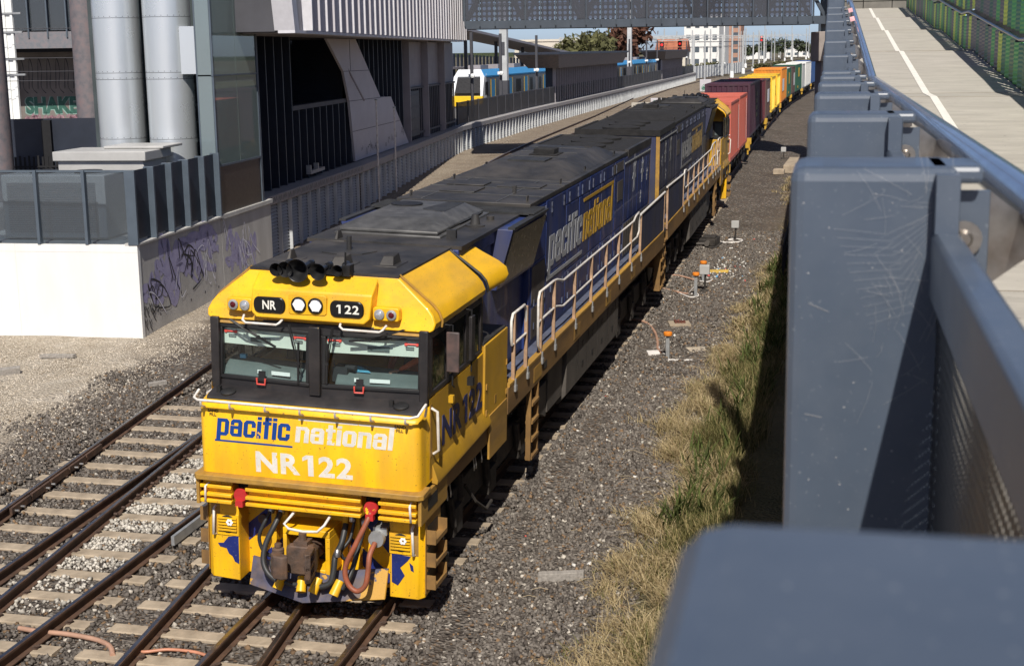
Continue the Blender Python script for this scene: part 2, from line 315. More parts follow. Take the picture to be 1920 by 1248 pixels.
# ================================================================ ground
def zone_mat():
    m = bpy.data.materials.new('trackside ground'); m.use_nodes = True; t = m.node_tree; n = t.nodes; L = t.links; p = n['Principled BSDF']
    p.inputs['Roughness'].default_value = .95; p.inputs['Specular IOR Level'].default_value = .15
    tc = n.new('ShaderNodeTexCoord'); o = tc.outputs['Object']
    def noise(s, d=6, r=.65):
        q = n.new('ShaderNodeTexNoise'); q.inputs['Scale'].default_value = s; q.inputs['Detail'].default_value = d; q.inputs['Roughness'].default_value = r; L.new(o, q.inputs['Vector']); return q.outputs['Fac']
    def mth(op, a, b):
        q = n.new('ShaderNodeMath'); q.operation = op
        for i, x in ((0, a), (1, b)):
            if isinstance(x, (int, float)): q.inputs[i].default_value = x
            else: L.new(x, q.inputs[i])
        return q.outputs[0]
    def rmp(f, a, b):
        q = n.new('ShaderNodeMapRange'); q.inputs['From Min'].default_value = a; q.inputs['From Max'].default_value = b; L.new(f, q.inputs['Value']); return q.outputs[0]
    def mix(a, b, f):
        q = n.new('ShaderNodeMix'); q.data_type = 'RGBA'; L.new(f, q.inputs[0])
        for i, x in ((6, a), (7, b)):
            if isinstance(x, tuple): q.inputs[i].default_value = (*x, 1)
            else: L.new(x, q.inputs[i])
        return q.outputs[2]
    sp = n.new('ShaderNodeSeparateXYZ'); L.new(o, sp.inputs[0]); X, Y = sp.outputs[0], sp.outputs[1]
    vo = n.new('ShaderNodeTexVoronoi'); vo.inputs['Scale'].default_value = 17; L.new(o, vo.inputs['Vector'])
    vs = n.new('ShaderNodeSeparateColor'); L.new(vo.outputs['Color'], vs.inputs[0])
    bal = mix((.055, .045, .038), (.20, .175, .15), vs.outputs[0])
    bal = mix(bal, (.20, .125, .07), mulv(n, L, rmp(vs.outputs[1], .86, .9), .7))
    bal = mix(bal, (.46, .42, .36), rmp(vs.outputs[2], .955, .96))
    bal = mix(bal, (.06, .045, .034), mulv(n, L, rmp(noise(.45), .45, .7), .55))
    vo2 = n.new('ShaderNodeTexVoronoi'); vo2.inputs['Scale'].default_value = 38; L.new(o, vo2.inputs['Vector'])
    vs2 = n.new('ShaderNodeSeparateColor'); L.new(vo2.outputs['Color'], vs2.inputs[0])
    gra = mix((.32, .27, .205), (.60, .53, .43), vs2.outputs[0])
    gra = mix(gra, (.66, .61, .53), mulv(n, L, rmp(noise(.7), .5, .72), .6))
    gra = mix(gra, (.30, .24, .175), mulv(n, L, rmp(noise(1.7), .5, .7), .55))
    e = mth('ADD', mth('ADD', X, mth('MULTIPLY', Y, .125)), 7.7)
    e = mth('ADD', e, mth('MULTIPLY', mth('SUBTRACT', noise(.9), .5), 2.6))
    c = mix(gra, bal, rmp(e, -.5, .35))
    dirt_ = mix((.115, .085, .062), (.21, .165, .12), rmp(noise(2.2), .3, .7))
    f = mth('ADD', mth('SUBTRACT', X, 2.9), mth('MULTIPLY', mth('SUBTRACT', noise(.55), .5), 3.4))
    c = mix(c, dirt_, mth('MULTIPLY', rmp(f, -.3, .9), rmp(Y, 14, 26)))
    grs = mix((.10, .095, .04), (.25, .205, .11), rmp(noise(.11), .35, .65))
    c = mix(c, grs, rmp(X, 3.2, 4.4))
    tan_ = mix((.20, .155, .115), (.43, .36, .275), vs2.outputs[0]); tan_ = mix(tan_, (.16, .11, .075), mulv(n, L, rmp(noise(.8), .5, .7), .7))
    c = mix(c, tan_, mth('MULTIPLY', mulv(n, L, rmp(Y, 13, 24), .85), rmp(mth('MULTIPLY', X, -1.), 5.0, 7.0)))
    # far off: scrubby verges between the lines
    far_ = mix((.15, .13, .105), (.15, .14, .06), rmp(noise(.03), .48, .6))
    c = mix(c, far_, rmp(Y, 230, 330))
    L.new(c, p.inputs['Base Color'])
    b = n.new('ShaderNodeBump'); b.inputs['Strength'].default_value = .9; b.inputs['Distance'].default_value = .05
    h = mth('ADD', mth('MULTIPLY', vo.outputs['Distance'], 1.6), mth('MULTIPLY', noise(30, 4), .5))
    L.new(h, b.inputs['Height']); L.new(b.outputs[0], p.inputs['Normal'])
    return m
def sstep(a, b, x):
    t = min(1, max(0, (x - a) / (b - a))); return t * t * (3 - 2 * t)
def gz(x, y):
    z = H(y) - .19
    z -= .09 * sstep(1.4, 1.75, x - path(y))
    z += .30 * sstep(3.0, 5.0, x)
    if x < -7: z += .05
    return z
xs = [-2500, -900, -300, -120, -70, -45, -30] + [x for x in np.arange(-24, -8, 1.0)] + [x for x in np.arange(-8, 6.01, .5)] + [7, 9, 14, 30, 90, 300, 900, 2500]
ys = [-80, -50, -30] + list(np.arange(-20, 32, .5)) + list(np.arange(32, 100, 2.)) + list(np.arange(100, 300, 20.)) + [320, 400, 500, 700, 1000, 2000, 6000]
gv = [(float(x), float(y), gz(x, y) + (.025 * math.sin(x * 2.1 + y * .7) * math.sin(y * 1.3 - x) if abs(x) < 20 and y < 40 else 0)) for y in ys for x in xs]
nx = len(xs); gf = [(j * nx + i, j * nx + i + 1, (j + 1) * nx + i + 1, (j + 1) * nx + i) for j in range(len(ys) - 1) for i in range(nx - 1)]
me = bpy.data.meshes.new('ground'); me.from_pydata(gv, [], gf); me.materials.append(zone_mat())
tag(link('ground', me, smooth=180), kind='structure')

# ================================================================ loose stones (too many to count)
def rand_rot(n):
    q = rng.normal(size=(n, 4)); q /= np.linalg.norm(q, axis=1)[:, None]; a, b, c, d = q.T
    return np.stack([np.stack([1 - 2 * (c * c + d * d), 2 * (b * c - a * d), 2 * (b * d + a * c)], 1), np.stack([2 * (b * c + a * d), 1 - 2 * (b * b + d * d), 2 * (c * d - a * b)], 1), np.stack([2 * (b * d - a * c), 2 * (c * d + a * b), 1 - 2 * (b * b + c * c)], 1)], 1)
BV = np.array([(-1, -1, -1), (1, -1, -1), (1, 1, -1), (-1, 1, -1), (-1, -1, 1), (1, -1, 1), (1, 1, 1), (-1, 1, 1)], float)
BF = np.array([(3, 2, 1, 0), (4, 5, 6, 7), (0, 1, 5, 4), (1, 2, 6, 5), (2, 3, 7, 6), (3, 0, 4, 7)])
def np_mesh(name, verts, faces, cols, mat):
    k = faces.shape[1]; me = bpy.data.meshes.new(name); me.vertices.add(len(verts)); me.vertices.foreach_set('co', verts.astype(np.float32).ravel())
    me.loops.add(faces.size); me.loops.foreach_set('vertex_index', faces.astype(np.int32).ravel())
    me.polygons.add(len(faces)); me.polygons.foreach_set('loop_start', np.arange(0, faces.size, k, dtype=np.int32)); me.polygons.foreach_set('loop_total', np.full(len(faces), k, dtype=np.int32))
    me.update(calc_edges=True)
    a = me.color_attributes.new('col', 'FLOAT_COLOR', 'POINT'); a.data.foreach_set('color', np.c_[cols, np.ones(len(cols))].astype(np.float32).ravel())
    me.materials.append(mat); return me
def stones(name, pos, size, cols, mat):
    n = len(pos); sc_ = size[:, None] * rng.uniform(.5, 1.0, (n, 3)) * .5
    v = (BV[None] * rng.uniform(.45, 1.15, (n, 8, 3))) * sc_[:, None, :]
    v = np.einsum('nij,nkj->nki', rand_rot(n), v) + pos[:, None, :]
    f = (BF[None] + 8 * np.arange(n)[:, None, None]).reshape(-1, 4)
    return np_mesh(name, v.reshape(-1, 3), f, np.repeat(cols, 8, 0), mat)
STONE = attr_mat('loose stone')
LT = [-6.9, -2.81]; RT = [-2.5, 1.30]           # ends of the two sets of long bearers
SLY = [-9.0 + .77 * k for k in range(25)]        # bearer positions
RAILS_NEAR = [(-5.934, -.122), (-4.787, -.05), (-4.279, -.112), (-3.2, -.012), (-1.90, -.114), (-.80, -.03), (-.22, -.114), (.80, -.03)]
def on_track(x, y, m=.0):
    for a, b in RAILS_NEAR[:4]:
        if y < 15 and abs(x - a - b * y) < .085 + m: return True
    for a, b in RAILS_NEAR[4:]:
        if y < 3 and abs(x - a - b * y) < .085 + m: return True
    fy = (y + 9.0) / .77; d = abs(fy - round(fy)) * .77
    if d < .15 + m * .5:
        if LT[0] < x + .12 * max(0, y - 8) < LT[1] and y < 11: return True
        if RT[0] < x < RT[1] and y < 4: return True
        if abs(x - path(y)) < 1.33 and y >= 4: return True
    return False
def scatter(n, x0, x1, y0, y1, keep):
    out = []
    X = rng.uniform(x0, x1, n); Y = rng.uniform(y0, y1, n)
    for x, y in zip(X, Y):
        if keep(x, y): out.append((x, y))
    return np.array(out)
def ball_cols(n):
    t = rng.random((n, 1)); c = (1 - t) * np.array([.058, .048, .041]) + t * np.array([.20, .177, .153])
    k = rng.random(n); c[k > .90] = np.array([.20, .13, .075]) * rng.uniform(.6, 1.2, ((k > .90).sum(), 1)); c[k > .965] = np.array([.46, .42, .36]) * rng.uniform(.6, 1.1, ((k > .965).sum(), 1)); return c
def left_edge(y): return -7.55 - .125 * y
P = [scatter(62000, -9.6, 1.4, -6, 12, lambda x, y: x > left_edge(y) + .5 * math.sin(y * 2.3) * math.sin(y * .9 + 1) - .9 * rnd.random() ** 3 and not on_track(x, y) and not (y > 2.2 and x > -1.1)),
     scatter(38000, 1.15, 3.9, -4, 14, lambda x, y: not on_track(x, y)),
     scatter(24000, .9, 3.9, 14, 36, lambda x, y: True)]
P = np.concatenate(P); Z = np.array([gz(x, y) for x, y in P]) + rng.uniform(-.012, .022, len(P))
sz = rng.uniform(.036, .084, len(P))
tag(link('ballast_stones', stones('ballast_stones', np.c_[P, Z], sz, ball_cols(len(P)), STONE)), 'dark grey brown crushed ballast stones around the rails', 'ballast', kind='stuff')
P = scatter(30000, -16, -6.8, 3, 17, lambda x, y: x < left_edge(y) + .4 + .9 * rnd.random() ** 3 and not (y > 14.8 and x < -10.3))
Z = np.array([gz(x, y) for x, y in P]) + .004
t = rng.random((len(P), 1)); c = (1 - t) * np.array([.34, .285, .215]) + t * np.array([.68, .61, .51])
tag(link('pale_gravel', stones('pale_gravel', np.c_[P, Z], rng.uniform(.014, .04, len(P)), c, STONE)), 'pale sandy gravel in front of the white wall', 'gravel', kind='stuff')
P = scatter(7500, -5.0, -3.2, -.4, 8.5, lambda x, y: abs(x + 3.98 + .055 * y) < .52 + .12 * math.sin(y * 5) and not on_track(x, y, .0) and rnd.random() < (.95 if .8 < y < 7 else .4))
P2 = scatter(900, -7.5, -1.5, -2, 9, lambda x, y: not on_track(x, y) and rnd.random() < .07); P = np.concatenate([P, P2])
Z = np.array([gz(x, y) for x, y in P]) + rng.uniform(.01, .05, len(P))
c = np.array([.58, .54, .47]) * rng.uniform(.5, 1.08, (len(P), 1))
tag(link('white_ballast_stones', stones('white_ballast_stones', np.c_[P, Z], rng.uniform(.03, .078, len(P)), c, STONE)), 'fresh white ballast stones poured between the rails beside the yellow locomotive', 'ballast', kind='stuff')

# ================================================================ railway tracks
M['rust'] = pbr('rusty rail', (.085, .048, .032), .75, var=.3, scale=6, dirt=((.16, .085, .045), .5, 5))
M['railhead'] = pbr('polished rail head', (.30, .29, .29), .28, metal=.95, var=.2, scale=3)
M['sleeper'] = pbr('concrete sleeper', (.40, .325, .235), .9, var=.15, scale=4, dirt=((.17, .13, .09), .7, 3), bump=.25, bscale=40)
M['clip'] = pbr('rusty clip', (.07, .042, .03), .8, var=.2)
RP = [(-.075, -.165), (.075, -.165), (.075, -.150), (.012, -.135), (.010, -.045), (.036, -.034), (.036, -.004), (.030, 0), (-.030, 0), (-.036, -.004), (-.036, -.034), (-.010, -.045), (-.012, -.135), (-.075, -.150)]
def rail(xf, y0, y1, step, parent, name='rail'):
    ysr = np.arange(y0, y1 + .01, step); b = MB(); secs = []; top = []
    for y in ysr:
        x = xf(y); z = H(y); secs.append([(x + p, y, z + q) for p, q in RP]); top.append([(x + p, y, z + q) for p, q in ((-.026, .0005), (.026, .0005), (.026, .003), (-.026, .003))])
    b.loft(secs); b.mi = 1; b.loft(top)
    return b.build(name, [M['rust'], M['railhead']], parent, smooth=40)
sl_me = {}
def sleeper(parent, x0, x1, y, ang=0.):
    Ls = round(x1 - x0, 2)
    if Ls not in sl_me:
        b = MB(); w_ = .14; h = Ls / 2
        secs = [[(-h, -w_, -.2), (-h, w_, -.2), (-h, w_ - .012, -.012), (-h, w_ - .03, 0), (-h, -w_ + .03, 0), (-h, -w_ + .012, -.012)]]
        secs.append([(-p[0], p[1], p[2]) for p in secs[0]]); b.loft(secs); sl_me[Ls] = b.mesh('sleeper', M['sleeper'])
    o = bpy.data.objects.new('sleeper', sl_me[Ls]); C.objects.link(o); o.parent = parent
    o.location = ((x0 + x1) / 2, y, H(y) - .152 + rnd.uniform(-.006, .006)); o.rotation_euler = (math.atan(.02), 0, ang + rnd.uniform(-.006, .006)); return o
b = MB(); b.tube([(-.06, 0, .0), (-.02, .03, .012), (.03, .035, .028), (.055, 0, .035), (.03, -.035, .028), (-.01, -.02, .02)], .011, 5); b.box((-.07, -.05, -.012), (.04, .05, .006))
clip_me = b.mesh('rail_clip', M['clip'])
def clip(parent, x, y, s):
    o = bpy.data.objects.new('rail_clip', clip_me); C.objects.link(o); o.parent = parent
    o.location = (x + s * .085, y, H(y) - .148); o.rotation_euler = (0, 0, 0 if s > 0 else math.pi)
tl = thing('railway_turnout', 'turnout on long concrete bearers left of the yellow locomotive, white stones between rails', 'railway track')
tr_ = thing('railway_turnout', 'turnout on concrete bearers under and in front of the leading locomotive', 'railway track')
for i, (a, bq) in enumerate(RAILS_NEAR):
    if i < 4: rail(lambda y: a + bq * y, -12, 9.0 if i in (1, 2) else (14 if i == 0 else 26), 1., tl)
    elif i in (4, 6): rail(lambda y: a + bq * y, -12, 6, 1., tr_)
    else:
        off = -.80 if i == 5 else .80
        rail(lambda y: (a + bq * y) if y < 0 else off + path(y), -12, 60, 1., tr_)
rail(lambda y: -5.237 - .02 * (y - 9), 9.2, 26, 1., tl); rail(lambda y: -5.29 - .115 * (y - 9), 9.2, 14, 1., tl)
# check rail and fishplate beside the outer left rail, closure nose at the crossing
b = MB()
for y0 in np.arange(2.9, 6.2, .7):
    x = -5.934 - .122 * y0 + .10
    b.bar((x, y0, H(y0) - .055), (x - .122 * .66, y0 + .66, H(y0 + .66) - .055), .022, .055)
b.each('check_rail', M['rust'], tl)
b = MB()
for y0 in (3.0, 3.2, 4.1, 4.3, 5.2, 5.4):
    x = -5.934 - .122 * y0 + .115; b.cyl((x, y0, H(y0) - .07), (x + .07, y0 + .005, H(y0) - .07), .022, n=6)
tag(b.build('fishplate_bolts', M['steel'], tl), kind='stuff')
b = MB()
for y0 in np.arange(3.2, 8.8, .3):
    x = -4.279 - .112 * y0 + .07; b.cyl((x, y0, H(y0) - .085), (x + .06, y0, H(y0) - .085), .025, n=6)
tag(b.build('crossing_bolts', M['clip'], tl), kind='stuff')
b = MB(); b.bar((-3.05, 2.2, H(2.2) - .05), (-3.08, 5.2, H(5.2) - .05), .025, .07); b.build('guard_rail', M['galv'], tl)
for y in SLY:
    if y < 9.4: sleeper(tl, LT[0] - .05 * max(0, y - 4), LT[1] - .03 * max(0, y - 4), y)
    else:
        k = -.12 * (y - 9); sleeper(tl, -7.4 + k, -4.8 + k, y, .05)
    for a, bq in RAILS_NEAR[:4]:
        if y < 7.5:
            for s in (-1, 1): clip(tl, a + bq * y, y, s)
    if y < 3.5:
        sleeper(tr_, RT[0], RT[1], y)
        for a, bq in RAILS_NEAR[4:]:
            for s in (-1, 1): clip(tr_, a + bq * y, y, s)
y = 3.32
while y < 46:
    sleeper(tr_, path(y) - 1.3, path(y) + 1.3, y); y += .7
# the line by the station wall
T4 = ([14, 52, 66, 80, 115, 168, 205, 300, 420], [-6.81, -12.2, -13.7, -14.9, -17.6, -22.4, -24.7, -27, -20])
sd = thing('railway_track', 'rusty siding track running beside the louvred station wall', 'railway track')
for s in (-.8, .8): rail(lambda y: float(np.interp(y, *T4)) + s, 14, 260, 2., sd)
y = 30
while y < 92:
    xx = float(np.interp(y, *T4)); sleeper(sd, xx - 1.25, xx + 1.25, y, .1); y += .75
b = MB()
for dx in (0, .12): b.bar((-13.6 + dx, 70, H(70) - .05), (-12.3 + dx, 86, 1.0), .04, .07)
b.each('switch_rail', M['rust'], sd)
mt_ = thing('railway_track', 'main track carrying the container wagons into the distance', 'railway track')
for s in (-.8, .8): rail(lambda y: path(y) + s, 60, 400, 4., mt_)
for k, (xa, xb) in enumerate(((-27, -22), (-35, -30), (-43, -40), (-51, -49))):
    t_ = thing('railway_track', ['far running line nearest the container train', 'second far running line beyond the platform end', 'third far running line under the gantries', 'farthest running line below the white buildings'][k], 'railway track', group='far running lines')
    for s in (-.8, .8): rail(lambda y: xa + (xb - xa) * (y - 270) / 500 + s - (2.2 * (y - 270) / 100 if 0 else 0), 270, 900, 30., t_)
# ================================================================ locomotive (local frame: x right, y back from the front ledge, z up from rail)
def plate(b, p, u, v, w, h, holes, t):
    """flat plate with a row of holes [(a0,a1,b0,b1)...] (same b0,b1), thickness t behind"""
    p = Vector(p); u = Vector(u).normalized(); v = Vector(v).normalized(); n = u.cross(v)
    def r(a0, a1, b0, b1):
        if a1 - a0 > 1e-4 and b1 - b0 > 1e-4: b.obox(p + u * (a0 + a1) / 2 + v * (b0 + b1) / 2 - n * t / 2, u, v, n, (a1 - a0) / 2, (b1 - b0) / 2, t / 2)
    b0, b1 = holes[0][2], holes[0][3]
    r(0, w, 0, b0); r(0, w, b1, h); a = 0
    for q in holes: r(a, q[0], b0, b1); a = q[1]
    r(a, w, b0, b1)
def ring(b, p, u, v, w, h, t, d):     # thin frame round a rectangle
    p = Vector(p); u = Vector(u).normalized(); v = Vector(v).normalized(); n = u.cross(v)
    for a0, a1, b0, b1 in ((-t, w + t, -t, 0), (-t, w + t, h, h + t), (-t, 0, 0, h), (w, w + t, 0, h)):
        b.obox(p + u * (a0 + a1) / 2 + v * (b0 + b1) / 2, u, v, n, (a1 - a0) / 2, (b1 - b0) / 2, d / 2)
def bx(name, a, c, mat, par, bevel=0):
    return MB().box(a, c).build(name, mat, par, bevel=bevel)
def pane_q(name, p, u, v, w, h, mat, par):
    p = Vector(p); u = Vector(u).normalized() * w; v = Vector(v).normalized() * h
    return MB().add([p, p + u, p + u + v, p + v], [(0, 1, 2, 3)]).build(name, mat, par)
def oval(b, c, w, h, y, d, n=24, e=.5):   # rounded board facing -y
    pts = []
    r_ = h / 2; hw = w / 2 - r_ * e * 1.6
    for i in range(n):
        a = 2 * math.pi * i / n; ca, sa = math.cos(a), math.sin(a)
        pts.append((c[0] + math.copysign(hw, ca) + r_ * ca * e * 1.6, c[1] + r_ * math.copysign(abs(sa) ** .75, sa)))
    b.loft([[(p, y, q) for p, q in pts], [(p, y - d, q) for p, q in pts]])

def build_loco():
    g = thing('diesel_locomotive', 'leading yellow and blue freight locomotive numbered NR122, yellow cab facing the camera', 'locomotive')
    # ---- frame and walkways
    bx('underframe', (-1.2, .5, 1.1), (1.2, 20.9, 1.5), M['under'], g)
    for s in (-1, 1):
        b = MB(); b.box((s * 1.40, 4.32, 1.50), (s * 1.50, 20.6, 1.90)); b.mi = 1; b.box((s * 1.40, 4.4, 1.9005), (s * 1.503, 20.6, 1.945))
        o = b.build('side_sill', [M['sill'], M['yellow_dirty']], g)
        if s > 0: tag(o, 'yellow side sill brown with brake dust')
        b = MB(); b.box((s * 1.10, 4.3, 1.83), (s * 1.40, 20.6, 1.88)); b.build('walkway', M['blue_walk'], g)
        b = MB()
        for yy in (6.0, 9.2, 12.4, 15.5): b.box((s * 1.5015, yy, 1.56), (s * 1.506, yy + .55, 1.8))
        b.each('sill_patch', M['yellow_dirty'], g)
    bx('end_platform', (-1.45, 20.0, 1.7), (1.45, 21.0, 1.82), M['under'], g)
    bx('rear_buffer_beam', (-1.45, 20.9, .9), (1.45, 21.1, 1.75), M['sill'], g)
    # ---- nose
    nz = MB()
    prof = [(.12, 1.66), (.10, 2.52), (.13, 2.575), (.30, 2.62), (3.0, 2.76), (3.0, 1.66)]
    def sec(x, dy): return [(x, q[0] + (dy if i in (0, 1, 2, 3) else 0), q[1]) for i, q in enumerate(prof)]
    nz.loft([sec(-1.46, .10), sec(-1.44, .03), sec(-1.38, 0), sec(1.38, 0), sec(1.44, .03), sec(1.46, .10)])
    nz.build('nose', M['yellow_front'], g, smooth=50)
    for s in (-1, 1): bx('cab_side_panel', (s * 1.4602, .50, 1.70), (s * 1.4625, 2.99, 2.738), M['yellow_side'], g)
    b = MB(); b.loft([[(x, .20, 2.600), (x, .52, 2.665), (x, .52, 2.72), (x, .24, 2.645)] for x in (-1.40, 1.40)]); b.build('nose_deck', M['frame'], g, bevel=.01)
    b = MB()
    for s in (-1, 1): b.lathe([(.10, 0), (.10, .025), (.08, .04)], (s * 1.15, .33, 2.66), (0, -.2, 1), 14); b.box((s * 1.15 - .15, .3, 2.66), (s * 1.15 - .10, .36, 2.74))
    b.each('sand_filler_cap', M['rubber'], g, smooth=40)
    b = MB(); b.tube([(-1.47, .16, 2.72), (-1.46, .0, 2.66), (-1.40, -.03, 2.64), (1.38, -.03, 2.64), (1.47, 0, 2.66), (1.52, .1, 2.76), (1.52, .16, 2.77)], .018, 8)
    for x in (-1.36, -.97, -.5, -.04, .42, .88, 1.32): b.tube([(x, -.03, 2.635), (x, -.03, 2.57), (x, .08, 2.53)], .015, 6)
    b.tube([(1.52, .16, 2.77), (1.51, .22, 2.70), (1.49, .22, 2.60)], .015, 6); b.build('nose_handrail', M['white'], g, smooth=60)
    # ---- lettering on the nose
    F = .092
    block_text('pacific', M['t_blue'], g, (-1.225, .1068, 2.165), (1, 0, .004), (0, -.0233, 1), .985, .225, depth=.002)
    bx('lettering_bar', (-1.25, .1072, 2.085), (-.20, .118, 2.108), M['t_blue'], g)
    block_text('national', M['t_white'], g, (-.165, .1068, 2.165), (1, 0, .004), (0, -.0233, 1), 1.275, .205, depth=.002)
    bx('lettering_overbar', (-.11, .0988, 2.452), (1.165, .11, 2.474), M['t_white'], g)
    loco_number(M['t_white'], g, (-.70, .1175, 1.725), (1, 0, .012), (0, -.0233, 1), 1.29, .272, depth=.0015)
    for x in (-1.33, 1.14):
        text('small_notice', 'SAND', M['t_black'], g, (x, .0995, 2.462), (1, 0, 0), (0, 0, 1), .055, off=.001); text('small_notice', 'FILL', M['t_black'], g, (x + .02, .1008, 2.412), (1, 0, 0), (0, 0, 1), .055, off=.001)
    # ---- ledge, ribbed beam, pilot
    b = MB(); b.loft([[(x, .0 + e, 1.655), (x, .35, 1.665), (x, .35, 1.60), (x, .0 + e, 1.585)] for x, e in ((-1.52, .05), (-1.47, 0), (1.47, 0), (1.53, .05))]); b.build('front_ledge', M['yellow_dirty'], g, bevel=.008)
    b = MB()
    for x0, x1 in ((-1.44, -1.03), (-.82, .70), (.95, 1.42)):
        b.box((x0, .12, 1.26), (x1, .30, 1.584))
        for z in (1.47, 1.36, 1.275): b.box((x0 - .01, .045, z), (x1 + .01, .119, z + .045))
    b.each('ribbed_beam', M['yellow_front'], g, bevel=.008)
    bx('beam_back', (-1.40, .301, 1.25), (1.40, .42, 1.58), M['under'], g)
    for s in (-1, 1):
        b = MB(); b.loft([[(s * 1.02, .25, .19 if s > 0 else .17), (s * 1.40, .25, .19), (s * 1.47, .32, .20), (s * 1.47, .95, .24), (s * 1.02, .95, .19)],
                          [(s * 1.02, .25, 1.255), (s * 1.40, .25, 1.255), (s * 1.47, .32, 1.255), (s * 1.47, .95, 1.255), (s * 1.02, .95, 1.255)]])
        pl = b.build('pilot_corner', M['yellow_front'], g, bevel=.012)
        b = MB(); b.box((s * 1.17 - .15, .238, .78), (s * 1.17 + .15, .2495, 1.07)); b.build('ditch_light_plate', M['yellow'], pl, bevel=.004)
        b = MB(); b.lathe([(.115, 0), (.12, -.008), (.10, -.012), (.098, .02)], (s * 1.17, .236, .94), (0, 1, 0), 18); b.build('ditch_light', M['rubber'], pl, smooth=40)
        b = MB()
        for k in range(5): b.bar((s * 1.17 - .13, .218, .86 + .04 * k), (s * 1.17 + .13, .218, .86 + .04 * k), .008, .011)
        b.each('ditch_light_grille', M['yellow'], pl)
        b = MB()
        for k in range(6):
            a = k * math.pi / 3; b.lathe([(.017, 0), (.017, .012), (.0, .016)], (s * 1.17 + .04 + .03 * math.cos(a), .212, .97 + .03 * math.sin(a)), (0, -1, 0), 8)
        b.build('led_cluster', M['led'], pl)
        b = MB(); b.tube([(s * 1.34, .2, 1.53), (s * 1.36, .02, 1.5), (s * 1.37, .03, 1.30), (s * 1.36, .2, 1.27)], .015, 6); b.tube([(s * 1.335, .26, 1.17), (s * 1.335, .19, 1.15), (s * 1.35, .19, .80), (s * 1.35, .26, .78)], .017, 6)
        b.each('pilot_grab_iron', M['white'], g, smooth=60)
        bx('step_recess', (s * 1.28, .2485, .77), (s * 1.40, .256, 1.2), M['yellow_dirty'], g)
        # side steps of the pilot
        b = MB(); b.box((s * 1.471, .30, .26), (s * 1.478, .93, 1.25)); b.build('step_plate', M['yellow_dirty'], g)
        b = MB()
        for z in (.36, .66, .96, 1.40):
            if z < 1.2:
                b.box((s * 1.479, .36, z + .17), (s * 1.482, .80, z + .0)); 
        b.each('step_hole', M['rubber'], g)
        b = MB()
        for z in (.34, .64, .94):
            b.box((s * 1.48, .34, z - .025), (s * 1.60, .82, z)); b.box((s * 1.48, .33, z - .025), (s * 1.60, .345, z + .16)); b.box((s * 1.48, .815, z - .025), (s * 1.60, .83, z + .16))
            b.box((s * 1.585, .345, z), (s * 1.60, .815, z + .035))
        b.each('side_step', M['sill'], g)
        bx('step_skirt', (s * 1.46, .05, 1.25), (s * 1.50, 1.15, 1.60), M['yellow_dirty'], g)
        bx('step_hole', (s * 1.501, .32, 1.36), (s * 1.504, .72, 1.52), M['rubber'], g)
    # centre of the pilot: back plate, chevrons, coupler pocket, plough
    bx('pilot_centre', (-1.02, .55, .18), (1.02, .7, 1.25), M['yellow_front'], g)
    b = MB()
    def flat(pts, y): b.loft([[(p, y, q) for p, q in pts], [(p, y - .004, q) for p, q in pts]])
    flat([(-.58, 1.24), (-.30, 1.24), (-1.02, .62), (-1.02, .86)], .548); flat([(.40, 1.24), (.70, 1.24), (1.02, .78), (1.02, .52)], .548)
    flat([(.02, .9), (.30, .9), (1.0, .3), (.85, .19)], .548); flat([(-.10, .9), (-.34, .9), (-.98, .30), (-.85, .19)], .548)
    flat([(-1.03, .78), (-1.03, .40), (-1.09, .43), (-1.12, .50), (-1.17, .53), (-1.20, .60), (-1.29, .615), (-1.32, .66), (-1.24, .67), (-1.17, .76)], .248); flat([(1.05, .80), (1.05, .40), (1.13, .36), (1.22, .50), (1.16, .60), (1.26, .70), (1.30, .76), (1.18, .77)], .248)
    flat([(1.28, .68), (1.33, .64), (1.34, .56), (1.30, .58)], .248)
    b.each('blue_chevron', M['blue_chev'], g)
    b = MB()
    for x in (-.62, -.46, .36, .52): b.box((x - .035, .44, .4), (x + .035, .549, 1.25))
    b.each('pipe_bracket', M['yellow'], g, bevel=.005)
    b = MB(); b.box((-.36, .12, .93), (.27, .56, 1.02)); b.box((-.36, .12, .50), (-.31, .56, .93)); b.box((.21, .12, .42), (.27, .56, .93)); b.box((-.36, .12, .42), (.21, .56, .50))
    b.build('coupler_pocket', M['yellow'], g, bevel=.008)
    bx('pocket_shade_plate', (-.31, .47, .505), (.21, .54, .925), M['rubber'], g)  # near-black plate painting the shade inside the coupler pocket
    b = MB(); b.loft([[(x, yb, zb), (x, yt, zt), (x, yt + .035, zt), (x, yb + .035, zb)] for x, yb, zb, yt, zt in ((-.84, .12, .19, .26, .53), (-.02, -.10, .12, .10, .46), (1.0, .12, .20, .26, .56))])
    b.build('plough', M['plow'], g, bevel=.01)
    b = MB()
    for x, t in ((-.30, .35), (-.05, -.2), (.18, .4), (.46, .4)): b.lathe([(.055, 0), (.065, .2), (.05, .2), (.05, .02)], (x, -.02, .45), (-t * .6, -.5, -.75), 12)
    b.each('hose_stow_tube', M['yellow'], g, smooth=40)
    # knuckle coupler
    def oct_(y, x0, x1, z0, z1, c=.05): return [(x0 + c, y, z0), (x1 - c, y, z0), (x1, y, z0 + c), (x1, y, z1 - c), (x1 - c, y, z1), (x0 + c, y, z1), (x0, y, z1 - c), (x0, y, z0 + c)]
    b = MB(); b.loft([oct_(.5, -.13, .13, .62, .86), oct_(.12, -.12, .12, .61, .86), oct_(-.02, -.17, .17, .56, .90), oct_(-.14, -.20, .19, .53, .93), oct_(-.20, -.18, .18, .55, .91)]); b.build('coupler_head', M['coupler'], g, smooth=35, bevel=.012, seg=2)
    b = MB()
